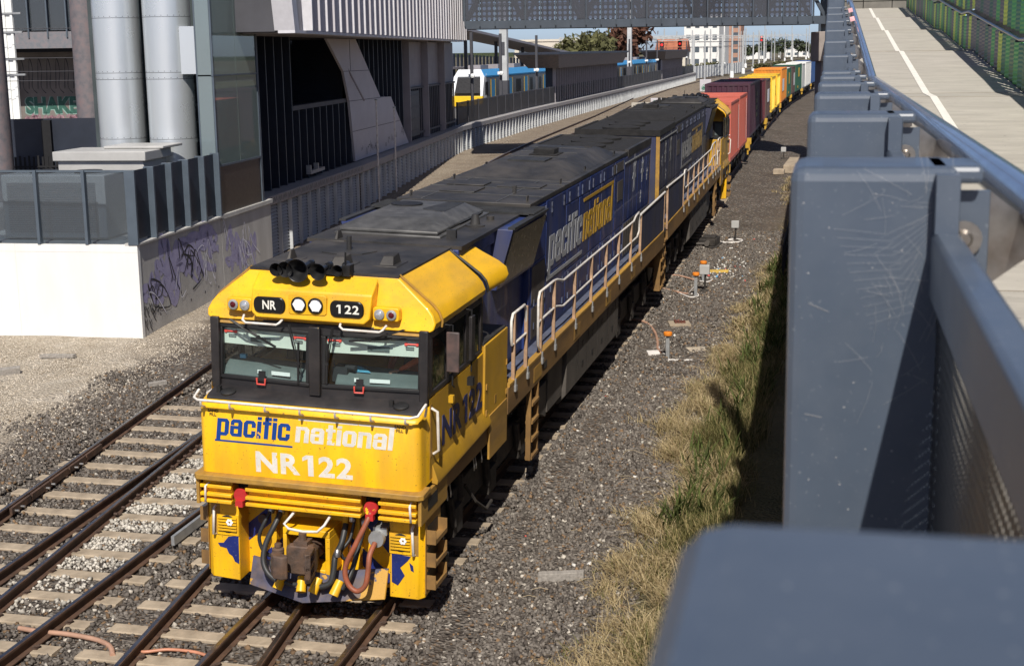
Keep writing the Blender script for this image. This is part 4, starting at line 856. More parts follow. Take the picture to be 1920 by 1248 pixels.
        # doors, seams, hinges and handles along the hood side
        b = MB()
        for k, y0 in enumerate((7.12, 8.22, 9.9, 11.1, 12.15, 13.4, 14.95, 16.2)):
            y1 = (8.18, 9.86, 11.06, 12.11, 13.36, 14.75, 16.1, 20.0)[k]
            if k in (0,): zz = [(1.95, 2.55), (2.58, 3.28), (3.32, 4.2)]
            elif k == 1: zz = [(1.95, 2.9), (2.93, 4.22)]
            elif k == 7: zz = [(1.95, 2.72), (4.10, 4.20)]
            else: zz = [(1.95, 2.70), (2.73, 3.93), (3.96, 4.22)]
            for z0, z1 in zz: b.box((s * (hx + .0005), y0, z0), (s * (hx + .012), y1, z1))
            if k == 7:
                for j in range(6): b.box((s * (hx + .0005), y0 + .63 * j, 2.75), (s * (hx + .014), y0 + .63 * j + .60, 4.06))
        b.each('hood_door', M['blue'], g, bevel=.004)
        b = MB()
        for y0 in (7.3, 8.1, 8.6, 9.6, 10.1, 10.9, 11.3, 12.0, 12.4, 13.2, 13.6, 14.6, 15.05, 16.0):
            for z0 in (2.15, 2.55, 3.98, 4.05): b.box((s * (hx + .0125), y0, z0), (s * (hx + .03), y0 + .05, z0 + .11))
        b.each('door_handle', M['blue_walk'], g)
        b = MB(); b.box((s * (hx + .0125), 7.16, 2.62), (s * (hx + .02), 8.12, 3.24)); b.box((s * (hx + .0125), 7.16, 2.0), (s * (hx + .02), 8.12, 2.52)); b.box((s * (hx + .0125), 15.3, 3.32), (s * (hx + .02), 16.0, 3.76)); b.box((s * (hx + .0125), 14.8, 3.98), (s * (hx + .02), 16.05, 4.18)); b.each('side_grille', M['tank'], g)
        # dirt-grey lower panels towards the rear
        b = MB()
        for j in range(13): b.box((s * (hx + .0125), 16.22 + .29 * j, 1.96), (s * (hx + .02), 16.22 + .29 * j + .26, 2.70))
        b.each('ribbed_panel', M['tank'], g)
        b = MB(); b.box((s * (hx + .0145), 16.2, 4.065), (s * (hx + .03), 20.0, 4.095)); b.build('hood_trim', M['galv'], g)
        b = MB()
        for cy, cz, r_ in ((17.55, 3.72, .46), (18.75, 3.70, .34), (18.6, 3.05, .16), (19.5, 3.5, .16)):
            pts = []
            for k in range(14):
                a = math.pi * k / 7; q = r_ if k % 2 == 0 else r_ * .42
                pts.append((cy + q * .62 * math.sin(a), cz + q * math.cos(a)))
            b.loft([[(s * (hx + .015), p, q) for p, q in pts], [(s * (hx + .019), p, q) for p, q in pts]])
        b.each('star_emblem', M['t_silver'], g)
    b = MB(); b.box((-hx - .01, 19.92, 1.9), (-1.06, 20.03, 4.25)); b.box((hx + .01, 19.92, 1.9), (1.06, 20.03, 4.25)); b.each('hood_end_strip', M['yellow_dirty'], g); bx('hood_end', (-1.05, 20.0, 1.9), (1.05, 20.025, 4.2), M['blue_dusty'], g)
    X = hx + .014
    block_text('pacific', M['t_silver'], g, (X, 8.40, 3.02), (0, 1, 0), (0, 0, 1), 2.95, .55, shear=.15, depth=.006)
    b = MB(); b.box((X, 8.30, 2.80), (X + .006, 11.40, 2.865)); b.loft([[(X, 8.30, 2.866), (X, 8.40, 2.866), (X, 8.44, 3.0), (X, 8.36, 3.0)], [(X + .006, 8.30, 2.866), (X + .006, 8.40, 2.866), (X + .006, 8.44, 3.0), (X + .006, 8.36, 3.0)]]); b.each('side_lettering_bar', M['t_silver'], g)
    block_text('national', M['t_gold'], g, (X, 11.47, 3.02), (0, 1, 0), (0, 0, 1), 3.18, .54, shear=.15, depth=.006)
    bx('side_lettering_bar', (X, 11.50, 3.80), (X + .006, 14.82, 3.86), M['t_gold'], g)
    # ---- handrails
    for s in (-1, 1):
        b = MB(); x = s * 1.47
        b.tube([(x, 4.62, 2.50), (x, 4.58, 2.6), (x, 4.57, 2.88), (x, 4.66, 2.97), (x, 5.40, 2.97), (x, 5.50, 2.9), (x, 5.56, 2.5), (x, 5.58, 2.05)], .022, 8); b.tube([(x, 4.62, 2.5), (x, 4.75, 2.49), (x, 5.55, 2.49)], .02, 8)
        b.tube([(x, 6.55, 1.98), (x, 6.38, 2.1), (x, 6.36, 2.86), (x, 6.45, 2.97), (x, 7.5, 2.97), (x, 7.75, 2.95), (x, 8.28, 2.84), (x, 15.8, 2.84), (x, 16.1, 2.92), (x, 16.5, 2.95), (x, 16.62, 2.86), (x, 16.62, 2.50), (x, 16.4, 2.42)], .022, 8)
        b.tube([(x, 6.45, 2.49), (x, 7.7, 2.49), (x, 8.3, 2.38), (x, 16.4, 2.40)], .02, 8); b.tube([(x, 16.75, 2.86), (x, 20.7, 2.92)], .028, 8)
        b.each('handrail', M['white'], g, smooth=60)
        b = MB()
        for y0, z1 in ((4.74, 2.96), (5.54, 2.93), (6.56, 2.96), (7.56, 2.96), (9.3, 2.83), (10.9, 2.83), (12.45, 2.83), (13.9, 2.83), (15.5, 2.83), (16.85, 2.86), (20.6, 2.9)): b.bar((x, y0, 1.78), (x, y0, z1), .026, .026)
        b.each('handrail_stanchion', M['rail_tan'], g)
        b = MB()
        for y0 in (4.74, 5.54, 6.56, 7.56, 9.3, 10.9, 12.45, 13.9, 15.5, 16.85): b.box((s * 1.50, y0 - .05, 1.76), (s * 1.53, y0 + .05, 1.85)); b.box((s * 1.50, y0 - .03, 1.85), (s * 1.52, y0 + .03, 1.95))
        b.each('stanchion_foot', M['galv'], g)
        bx('safety_screen', (s * 1.45, 16.95, 1.95), (s * 1.48, 20.6, 2.84), M['blue_dusty'], g)
    # ---- below the frame
    for s in (-1, 1):
        b = MB(); b.loft([[(s * 1.05, y, .42), (s * 1.30, y, .42), (s * 1.44, y, .60), (s * 1.44, y, 1.49), (s * 1.05, y, 1.49)] for y in (8.9, 14.3)]); ft = b.build('fuel_tank', M['tank'], g, bevel=.015)
        b = MB()
        for y0 in (9.9, 10.9, 11.9, 13.0, 13.9): b.box((s * 1.4405, y0 - .012, .62), (s * 1.446, y0 + .012, 1.47))
        b.each('tank_seam', M['under'], ft)
        b = MB()
        for y0 in (10.3, 11.3, 12.3, 13.5):
            for z0 in (.80, 1.20): b.box((s * 1.4405, y0, z0), (s * 1.447, y0 + .16, z0 + .10))
        b.each('tank_latch', M['rubber'], ft)
        b = MB(); b.box((s * 1.0, 7.6, .62), (s * 1.38, 8.8, 1.49)); b.loft([[(s * 1.0, 6.9, .8), (s * 1.36, 6.9, .8), (s * 1.36, 7.58, .55), (s * 1.0, 7.58, .55)], [(s * 1.0, 6.9, 1.2), (s * 1.36, 6.9, 1.2), (s * 1.36, 7.58, 1.2), (s * 1.0, 7.58, 1.2)]]); b.each('battery_box', M['tank'], g, bevel=.01)
        # ladder to the walkway
        b = MB(); b.box((s * 1.42, 5.84, .30), (s * 1.50, 5.89, 1.50)); b.box((s * 1.42, 6.36, .26), (s * 1.50, 6.41, 1.50))
        for z in (.30, .60, .90, 1.20): b.box((s * 1.40, 5.89, z), (s * 1.52, 6.36, z + .05))
        b.each('ladder', M['sill'], g)
        b = MB(); b.box((s * 1.28, 20.55, .35), (s * 1.45, 20.60, 1.75)); b.box((s * 1.28, 21.05, .35), (s * 1.45, 21.1, 1.75))
        for z in (.38, .75, 1.12, 1.48): b.box((s * 1.25, 20.6, z), (s * 1.48, 21.05, z + .05))
        b.each('end_ladder', M['sill'], g)
        b = MB(); b.box((s * 1.504, 6.7, 1.62), (s * 1.507, 6.95, 1.74)); b.build('jacking_hole', M['under'], g)
        b = MB()
        for y0 in (1.3, 1.45, 2.6, 2.7, 3.0): b.tube([(s * 1.44, y0, 1.36), (s * 1.46, y0, 1.2), (s * 1.44, y0 + .06, 1.14)], .012, 5)
        b.each('hook', M['steel'], g)
    for yc in (4.15, 17.0):
        bo = bpy.data.objects.new('bogie', None); C.objects.link(bo); bo.parent = g
        for s in (-1, 1):
            b = MB(); b.loft([[(s * 1.06, yc - 2.45, .62), (s * 1.06, yc - 2.45, .86), (s * 1.22, yc - 2.45, .86), (s * 1.22, yc - 2.45, .62)], [(s * 1.06, yc - 1.2, .50), (s * 1.06, yc - 1.2, .98), (s * 1.24, yc - 1.2, .98), (s * 1.24, yc - 1.2, .50)], [(s * 1.06, yc + 1.2, .50), (s * 1.06, yc + 1.2, .98), (s * 1.24, yc + 1.2, .98), (s * 1.24, yc + 1.2, .50)], [(s * 1.06, yc + 2.45, .62), (s * 1.06, yc + 2.45, .86), (s * 1.22, yc + 2.45, .86), (s * 1.22, yc + 2.45, .62)]]); b.build('bogie_frame', M['under'], bo, bevel=.02)
            b = MB()
            for dy in (-1.85, 0, 1.85):
                b.box((s * 1.1, yc + dy - .22, .34), (s * 1.32, yc + dy + .22, .72)); b.lathe([(.10, 0), (.13, .08), (.10, .42)], (s * 1.18, yc + dy + .35, .66), (0, 0, 1), 10)
                b.cyl((s * 1.28, yc + dy - .3, .95), (s * 1.30, yc + dy - .2, .5), .06, n=8)
            b.each('axle_box', M['under'], bo)
            for dy in (-1.85, 0, 1.85):
                b = MB(); b.lathe([(.10, -.03), (.12, 0), (.40, .02), (.44, .03), (.52, .05), (.52, .12), (.545, .14), (.545, .16), (.1, .16)], (s * .86, yc + dy, .53), (-s, 0, 0), 28); b.build('wheel', M['wheel'], bo, smooth=40)
        b = MB()
        for dy in (-1.0, 1.0): b.box((-1.05, yc + dy - .2, .5), (1.05, yc + dy + .2, 1.05))
        b.each('bogie_bolster', M['under'], bo)
    b = MB(); b.tube([(1.33, 1.0, .95), (1.36, 1.35, .92), (1.36, 1.4, .5), (1.36, 1.45, .34)], .03, 6); b.box((1.30, 1.36, .22), (1.42, 1.52, .36)); b.tube([(1.3, 2.7, .9), (1.4, 2.9, .6), (1.45, 3.3, .35), (1.45, 3.6, .38)], .025, 6); b.each('sand_pipe', M['under'], g)
    return g
_pc = {}
def pbr_cache(n_, c_, r_):
    if n_ not in _pc: _pc[n_] = pbr(n_, c_, r_, var=.2, dirt=((.2, .1, .08), .5, 5))
    return _pc[n_]
loco = build_loco()
cant = .036
yl = Vector((0, 1, .02)).normalized(); xl = Vector((math.cos(cant), 0, -math.sin(cant))); xl = (xl - yl * xl.dot(yl)).normalized(); zl = xl.cross(yl)
frame(loco, (-.058, .032, .055), xl, yl, zl)
SW = {'blue paint': M['blue_dusty'], 'yellow paint': M['yellow'], 'silver lettering': pbr('silver lettering dusty', (.22, .22, .22), .6, var=.2, dirt=((.1, .1, .1), .6, 2)), 'gold lettering': pbr('gold lettering dusty', (.33, .21, .05), .6, var=.2, dirt=((.13, .1, .05), .6, 2)), 'roof black': M['roof_end'], 'white enamel': M['white'], 'grey hatch': M['black']}
l2 = copy_tree(loco, None, SW)
tag(l2, 'second dusty blue locomotive coupled behind, its yellow cab at the far end', 'locomotive')
ya = Vector((path(22.3) - path(42.6), 22.3 - 42.6, H(22.3) - H(42.6))).normalized(); xa = Vector((-math.cos(.02), 0, math.sin(.02))); xa = (xa - ya * xa.dot(ya)).normalized(); za = xa.cross(ya)
frame(l2, (path(42.6), 42.6, H(42.6) + .02), xa, ya, za)
for q in list(l2.children):
    if q.name.startswith('letter'): bpy.data.objects.remove(q)
# side lettering of the second unit sits on its other flank
X = 1.164
block_text('pacific', SW['silver lettering'], l2, (-X, 14.75, 3.02), (0, -1, 0), (0, 0, 1), 2.95, .55, shear=.15, depth=.006)
block_text('national', SW['gold lettering'], l2, (-X, 11.7, 3.02), (0, -1, 0), (0, 0, 1), 3.18, .54, shear=.15, depth=.006)
b = MB(); b.box((-X, 14.85, 2.8), (-X - .006, 11.8, 2.865)); b.build('side_lettering_bar', SW['silver lettering'], l2)
b = MB(); b.box((-X, 11.7, 3.72), (-X - .006, 8.45, 3.785)); b.build('side_lettering_bar', SW['gold lettering'], l2)
# hoses and coupler between the units
b = MB(); b.box((-.15, 21.1, .62), (.15, 22.35, .88)); b.box((-.25, 21.5, .55), (.25, 21.95, .95)); b.build('rear_coupler', M['coupler'], loco)
b = MB()
for x in (-.7, .7): b.tube([(x, 21.1, .9), (x, 21.4, .5), (x, 21.9, .5), (x, 22.3, .9)], .03, 6)
b.each('jumper_hose', M['hose'], loco)
# ================================================================ ramp with balustrade (local frame: x right from the outer post face, y along)
M['slate'] = pbr('slate blue paint', (.074, .096, .132), .38, var=.12, scale=2.2, dirt=((.16, .18, .21), .30, 7), specks=((.28, .30, .32), .45, 170), coat=.1)
M['slate_dark'] = pbr('dark slate panel', (.030, .037, .050), .5, var=.1, scale=4)
M['perf'] = pbr('black perforated steel', (.012, .014, .019), .45, var=.1)
M['rail_blue'] = pbr('handrail paint', (.075, .09, .135), .22, var=.08, scale=4, coat=.4)
M['stain'] = pbr('stainless bracket', (.33, .31, .29), .32, metal=.9, var=.2, scale=20, dirt=((.16, .12, .09), .6, 25))
M['conc'] = pbr('ramp concrete', (.445, .415, .36), .85, var=.08, scale=2, dirt=((.31, .285, .25), .6, 1.3), specks=((.25, .23, .2), .6, 14), stretch=(1, 3, 1), bump=.12, bscale=60)
M['concrete'] = pbr('grey concrete', (.34, .32, .31), .85, var=.12, scale=2, dirt=((.2, .19, .18), .5, 1.2), bump=.15, bscale=30)
M['line'] = pbr('white line paint', (.80, .77, .70), .7, var=.06, scale=6, chips=((.5, .45, .38), .7, 20))
RZ = .032; RO = Vector((6.682, -15.785, 0))
FZ0 = 5.55
RPR = [(-8, 0), (8.5, 0), (19.0, .75), (20.4, .75), (27.9, 1.286), (29.3, 1.286), (35.8, 1.75), (37.2, 1.75), (43.2, 2.18), (44.6, 2.18), (51, 2.64), (80, 2.75)]
def fz(y): return FZ0 + float(np.interp(y, [p[0] for p in RPR], [p[1] for p in RPR]))
ramp = thing('pedestrian_ramp', 'concrete footbridge ramp with white line rising beside the railway', 'ramp', RO, RZ)
b = MB(); b.loft([[(.06, y, fz(y)), (2.62, y, fz(y)), (2.62, y, fz(y) - .45), (.06, y, fz(y) - .45)] for y, _ in RPR]); b.build('deck', M['conc'], ramp)
b = MB(); b.loft([[(1.30, y, fz(y) + .004), (1.39, y, fz(y) + .004), (1.39, y, fz(y) + .006), (1.30, y, fz(y) + .006)] for y, _ in RPR]); b.build('white_line', M['line'], ramp)
b = MB()
for y, _ in RPR[1:-1]: b.box((.3, y - .006, fz(y) + .001), (2.6, y + .006, fz(y) + .0055))
b.each('deck_joint', pbr('joint', (.33, .295, .245), .9), ramp)
b = MB(); b.loft([[(-.02, y, fz(y) + .08), (.06, y, fz(y) + .08), (.06, y, fz(y) - .55), (-.02, y, fz(y) - .55)] for y, _ in RPR]); b.build('edge_beam', M['slate_dark'], ramp)
b = MB(); b.loft([[(.25, y, fz(y) - .46), (2.4, y, fz(y) - .46), (2.4, y, -1.5), (.25, y, -1.5)] for y in (-8, 8.5, 19, 28, 36, 44, 56)]); b.build('ramp_wall', M['concrete'], ramp)
# balustrade posts
b = MB(); b.box((0, 0, -1.7), (.19, .17, 0)); post_me = b.mesh('post', M['slate'])
b = MB(); b.box((.155, .02, -.02), (.215, .15, .0)); cap_me = b.mesh('post_cap', M['slate'])
# perforated sheet: square cells with octagonal holes
def perf(nxc, nzc, cell, r_, mat, name, thick=0):
    v = []; f = []; idx = {}
    ang = [math.pi / 4 * k for k in range(8)]
    for i in range(nxc):
        for j in range(nzc):
            cy, cz = (i + .5) * cell, (j + .5) * cell; b0 = len(v); h = cell / 2
            sq = [(h, 0), (h, h), (0, h), (-h, h), (-h, 0), (-h, -h), (0, -h), (h, -h)]
            for p, q in sq: v.append((0, cy + p, cz + q))
            for a in ang: v.append((0, cy + r_ * math.cos(a), cz + r_ * math.sin(a)))
            for k in range(8): f.append((b0 + k, b0 + (k + 1) % 8, b0 + 8 + (k + 1) % 8, b0 + 8 + k))
    if thick: n0 = len(v); v += [(thick, p[1], p[2]) for p in v]; f += [tuple(i + n0 for i in q) for q in f]
    me = bpy.data.meshes.new(name); me.from_pydata(v, [], f); me.materials.append(mat); return me
perf_me = perf(80, 50, .0143, .0030, M['perf'], 'perforated_sheet', .006)
NP = 14
PYs = [-1.05, .24] + [1.665 + 1.33 * k for k in range(NP - 2)]
bal = thing('balustrade', 'slate blue steel balustrade with perforated panels and round handrail in the foreground', 'balustrade', RO, RZ)
def child(name, me, par, loc, rot=(0, 0, 0)):
    o = bpy.data.objects.new(name, me); C.objects.link(o); o.parent = par; o.location = loc; o.rotation_euler = rot; return o
b = MB(); b.box((.12, -.006, -.055), (.20, .006, .055)); b.mi = 1; b.loft([[(.20, -.007, -.055), (.20, .007, -.055), (.20, .007, .055), (.20, -.007, .055)], [(.232, -.007, -.03), (.232, .007, -.03), (.232, .007, .03), (.232, -.007, .03)], [(.258, -.007, -.012), (.258, .007, -.012), (.258, .007, .012), (.258, -.007, .012)]])
b.mi = 1; b.lathe([(.0, .014), (.007, .014), (.011, .006), (.021, .006), (.021, 0)], (.172, -.007, .0), (0, -1, 0), 16); brk_me = b.mesh('rail_bracket', [M['slate'], M['stain']])
for k, y in enumerate(PYs):
    ztop = fz(y) + 1.262
    o = child('post', post_me, bal, (0, y, ztop))
    m_ = o.modifiers.new('bevel', 'BEVEL'); m_.width = .016; m_.segments = 3; m_.limit_method = 'ANGLE'
    o2 = child('post_cap_lip', cap_me, bal, (0, y, ztop)); m_ = o2.modifiers.new('bevel', 'BEVEL'); m_.width = .006; m_.segments = 2
    child('rail_bracket', brk_me, bal, (.025, y + .05, ztop - .085))
    if fz(y) - FZ0 > .02: child('rail_bracket', brk_me, bal, (.025, y - .09, ztop - .11))
    if k < len(PYs) - 1:
        y1 = PYs[k + 1]; z1 = fz(y1) + 1.262
        s_ = math.atan2(z1 - ztop, y1 - y)
        def strip4(x0, x1, za, zb): return [(x0, y + .17, ztop + za), (x1, y + .17, ztop + za), (x1, y1, z1 + za), (x0, y1, z1 + za), (x0, y + .17, ztop + zb), (x1, y + .17, ztop + zb), (x1, y1, z1 + zb), (x0, y1, z1 + zb)]
        pb = MB(); pb.hexa(strip4(.158, .190, -.15, -.072)); pb.build('panel_frame', M['slate'], bal, bevel=.006)
        bx('panel_hanger', (.160, y1 - .03, z1 - .072), (.185, y1 - .002, z1 - .006), M['slate'], bal)
        sh_ = child('perforated_sheet', perf_me, bal, (.168, y + .175, ztop - .15 - 50 * .0143), (s_, 0, 0)); sh_.scale = (1, (y1 - y - .176) / (80 * .0143), 1); pb = MB(); pb.hexa(strip4(.165, .176, -1.30, -.15 - 50 * .0143)); pb.build('panel_skirt', M['slate_dark'], bal)
hr = MB(); yy = [-2.0] + [y for y in np.arange(-1, 8.6, .5)] + [8.5, 8.8] + list(np.arange(9.5, 18.5, 1.5)) + [18.8, 19.2, 20.3, 20.7] + [24, 27.7, 28.1, 29.2, 29.6, 35.6]
hr.tube([(.285, y, fz(y) + 1.262 - .055) for y in sorted(yy)], .0265, 20); hr.build('handrail', M['rail_blue'], bal, smooth=80)
col = thing('steel_column', 'tall slate blue column at the head of the balustrade', 'column', RO, RZ)
b = MB(); b.box((.0, 17.6, 4), (.20, 17.9, 12)); b.build('shaft', M['slate'], col, bevel=.02)
b = MB(); b.box((-.05, 17.5, 5.9), (.25, 18.0, 5.93)); b.build('base_plate', M['slate'], col)
# little tags wired to the rail
b = MB()
for y, z in ((15.0, .06), (13.6, .05)): b.loft([[(.22, y, fz(y) + 1.2 + z), (.26, y + .01, fz(y) + 1.21 + z), (.25, y + .02, fz(y) + 1.25 + z), (.21, y, fz(y) + 1.24 + z)], [(.22, y + .01, fz(y) + 1.2 + z), (.26, y + .02, fz(y) + 1.21 + z), (.25, y + .03, fz(y) + 1.25 + z), (.21, y + .01, fz(y) + 1.24 + z)]])
tag(b.build('paper_tag', pbr('tag pink', (.75, .4, .42), .8, var=.2)), 'crumpled pink tag tied to the far handrail bracket', 'tag'); bpy.data.objects['paper_tag'].location = RO; bpy.data.objects['paper_tag'].rotation_euler = (0, 0, RZ)

# green louvred fence on the far side of the ramp
fen = thing('louvred_fence', 'tall fence of green, lime and grey ribbed panels along the ramp', 'fence', RO, RZ)
GC = [pbr('fence panel %s' % n_, c_, .45, var=.1, scale=2) for n_, c_ in (('dark green', (.035, .20, .07)), ('grass green', (.07, .42, .06)), ('lime', (.62, .72, .04)), ('olive', (.11, .22, .07)), ('grey brown', (.14, .12, .115)), ('deep green', (.03, .13, .065)))]
def panel_mesh(h, mat):
    b = MB(); w_ = .47
    nrib = max(8, int(h / .03))
    prof = []
    for i in range(nrib + 1):
        z = h * i / nrib; prof.append((0.0 if i % 2 == 0 else -.007, z))
    secs = [[(p[0], -w_ / 2, p[1]) for p in prof], [(p[0], w_ / 2, p[1]) for p in prof]]
    b.loft(secs, cap=False, closed=False); b.box((.004, -w_ / 2, 0), (.02, w_ / 2, h)); return b.mesh('fence_panel', mat)
lo_me = [panel_mesh(.60, m_) for m_ in GC]; hi_me = [panel_mesh(1.0, m_) for m_ in GC]
seq = [2, 3, 0, 1, 3, 1, 0, 2, 4, 1, 4, 5, 4, 4, 5, 4, 4, 2, 4, 1, 5, 2, 0, 1, 2, 4, 0, 1, 5, 2, 0, 1, 2, 0, 1, 5]
y = 8.2; k = -23
while y < 52:
    z0 = fz(y); c_ = seq[k % len(seq)]; d_ = seq[(k + 1) % len(seq)]
    child('fence_panel', lo_me[c_], fen, (2.60, y, z0 + .03), (0, 0, R(5))); child('fence_panel', hi_me[d_ if d_ != 3 else 0], fen, (2.60, y, z0 + .76), (0, 0, R(5))); k += 1; y += .5
b = MB(); ysf = sorted(set(list(np.arange(7.5, 53, 1.5)) + [8.5, 19, 20.4, 27.9, 29.3, 35.8, 37.2, 43.2]))
def strip(b, x0, x1, z0, z1): b.loft([[(x0, y, fz(y) + z0), (x1, y, fz(y) + z0), (x1, y, fz(y) + z1), (x0, y, fz(y) + z1)] for y in ysf])
strip(b, 2.66, 2.70, .64, .74); strip(b, 2.66, 2.70, 1.70, 1.75); strip(b, 2.60, 2.70, -.05, .02); b.each('fence_rail', M['slate_dark'], fen)
b = MB()
for y in np.arange(8, 53, 1.84): b.box((2.70, y, fz(y) - .3), (2.78, y + .06, fz(y) + 1.9)); b.box((2.52, y, fz(y) + .63), (2.66, y + .03, fz(y) + .66))
b.each('fence_post', M['slate_dark'], fen)
b = MB(); strip(b, 2.62, 2.74, 1.88, 1.98); b.build('top_rail', M['slate_dark'], fen)
b = MB(); b.tube([(2.52, y, fz(y) + .70) for y in ysf], .024, 10); b.build('fence_handrail', M['stain'], fen, smooth=80)
# end wall seen at the head of the ramp
hw = thing('head_wall', 'grey block wall closing the head of the ramp', 'wall', RO, RZ)
b = MB()
for i in range(3):
    for j in range(5): b.box((.2 + 1.06 * i, 57, 8.0 + .62 * j), (.2 + 1.06 * i + 1.03, 57.3, 8.0 + .62 * j + .59))
b.each('block', pbr('block wall', (.16, .15, .13), .8, var=.15, scale=2), hw); bx('backing', (.1, 57.25, 7.9), (3.4, 57.5, 11.2), M['slate_dark'], hw)

# ================================================================ footbridge across the tracks
BA = Vector((-15.3, 60.9, 0)); BB = Vector((3.9, 65.8, 0)); bl_ = (BB - BA).length; brz = math.atan2(BB.y - BA.y, BB.x - BA.x)
fb = thing('footbridge', 'dark slate footbridge with glazed lattice sides spanning the tracks', 'footbridge', (BA.x, BA.y, 8.18), brz)
M['bridge'] = pbr('bridge steel', (.060, .075, .095), .5, var=.12, scale=1)
b = MB(); b.box((0, .0, -.02), (bl_, .25, .30)); b.box((0, .02, .302), (bl_, .2, .42)); b.box((0, 4.2, 0), (bl_, 4.45, .42)); b.each('bottom_girder', M['bridge'], fb)
b = MB(); b.box((0, .25, .1), (bl_, 4.2, .3)); b.build('bridge_deck', M['concrete'], fb)
b = MB(); b.box((0, -.1, 4.6), (bl_, 4.6, 4.8)); b.build('bridge_roof', M['bridge'], fb)
b = MB(); b.box((0, .1, 3.2), (bl_, .25, 3.5)); b.box((0, 4.2, 3.2), (bl_, 4.35, 3.5)); b.box((0, .1, 1.28), (bl_, .16, 1.34)); b.each('top_chord', M['bridge'], fb)
mu = MB().box((-.035, -.10, .12), (.035, .06, 4.6)).loft([[(-.035, -.10, .12), (.035, -.10, .12), (.035, .0, .12), (-.035, .0, .12)], [(-.02, -.03, .02), (.02, -.03, .02), (.02, .0, .02), (-.02, .0, .02)]]).mesh('mullion', M['bridge'])
gp = glass('smoked bridge glazing', (.42, .44, .50), .22, refl=.6)
pme = MB().box((.05, .07, .44), (.78, .09, 3.2)).mesh('glazing_panel', gp)
n_ = int(bl_ / .83)
for k in range(n_ + 1):
    child('mullion', mu, fb, (k * .83, 0, 0))
    if k < n_: child('glazing_panel', pme, fb, (k * .83, 0, 0))
k = 0; x = 0.
while x + 3.3 < bl_ + .1:
    for yy in (.35, 4.1):
        b = MB(); b.bar((x, yy, .4), (x + 1.65, yy, 3.3), .09, .09); b.bar((x + 1.65, yy, 3.3), (x + 3.3, yy, .4), .09, .09); b.bar((x, yy, .4), (x, yy, 3.3), .10, .10); b.each('truss_bay', M['bridge'], fb)
    x += 3.3
scr = perf(67, 10, .29, .105, pbr('dark lattice screen', (.03, .036, .046), .7), 'lattice_screen')
child('lattice_screen', scr, fb, (bl_ - .1, 3.9, .45), (0, 0, math.pi / 2))
pier = thing('bridge_pier', 'concrete pier with broad capital under the right end of the footbridge', 'pier', (3.8, 66.0, 0), brz)
b = MB(); b.box((-.45, -.8, 6.15), (.75, 1.4, 7.75)); b.build('capital', pbr('pier concrete', (.30, .26, .235), .85, var=.1, scale=2), pier, bevel=.04)
b = MB(); b.box((-.25, -.5, .3), (.65, 1.0, 6.15)); b.build('shaft', pbr('pier shaft', (.20, .18, .185), .8, var=.1, scale=2), pier, bevel=.03)
b = MB(); b.box((.0, -.6, 7.76), (1.1, 1.2, 12)); b.tube([(-.35, -.4, 8.2), (-.35, -.4, 7.55), (-.28, -.5, 7.45), (.3, -.5, 7.45)], .07, 8); b.build('bearing_frame', M['bridge'], pier)
# ================================================================ station side: retaining walls, building, platform
M['white_wall'] = pbr('white painted concrete', (.76, .76, .735), .8, var=.025, scale=1.2, dirt=((.60, .58, .52), .35, .9), stretch=(1.5, 1.5, .4), bump=.06, bscale=20)
M['wallconc'] = pbr('board marked concrete', (.50, .49, .465), .85, var=.1, scale=1.5, dirt=((.30, .285, .265), .6, 1.1), stretch=(1, 1, .3), bump=.2, bscale=14)
M['louvre'] = pbr('grey louvre', (.52, .535, .54), .55, var=.1, scale=1.2, dirt=((.27, .28, .28), .45, 1))
M['fin'] = pbr('dark navy fin', (.020, .026, .042), .5, var=.15, scale=1.5)
M['fin_edge'] = pbr('slate fin edge', (.075, .098, .125), .5, var=.1, scale=2)
M['clad'] = pbr('light grey cladding', (.52, .50, .525), .55, var=.05, scale=.8)
M['clad_rib'] = pbr('pale rib', (.62, .61, .64), .45, var=.05)
M['clad_dk'] = pbr('mid grey cladding', (.30, .28, .295), .6, var=.08, scale=1)
M['char'] = pbr('charcoal cladding', (.062, .062, .072), .6, var=.1, scale=1)
M['void'] = pbr('dark void', (.012, .012, .014), .9)
M['zinc'] = pbr('rolled zinc', (.68, .72, .74), .30, metal=.6, var=.03, scale=.6, stretch=(1, 1, .2))
M['gls_green'] = glass('green glass', (.62, .76, .72), .55, refl=1.0)
M['gls_screen'] = glass('screen panel', (.50, .56, .62), .16, refl=.9)
M['ac'] = pbr('plant cabinet', (.42, .415, .40), .5, var=.06, scale=2)
M['graf_lilac'] = pbr('lilac spray paint', (.40, .375, .58), .7, var=.18, scale=3, dirt=((.30, .29, .36), .6, 3))
M['graf_black'] = pbr('black spray paint', (.02, .02, .025), .6)
M['graf_white'] = pbr('white spray paint', (.80, .80, .88), .6)
def local_frame(p1, p2): return (p1[0], p1[1]), math.atan2(p2[1] - p1[1], p2[0] - p1[0])
# local frames along a wall: x = s along, y = into the building (left of the line), z up
A1, A2 = (-10.58, 15.2), (-11.56, 25.35)
oA, rA = local_frame(A1, A2)
plinth = thing('retaining_wall', 'concrete plinth with white painted end and graffiti along its side', 'wall', (*oA, 0), rA)
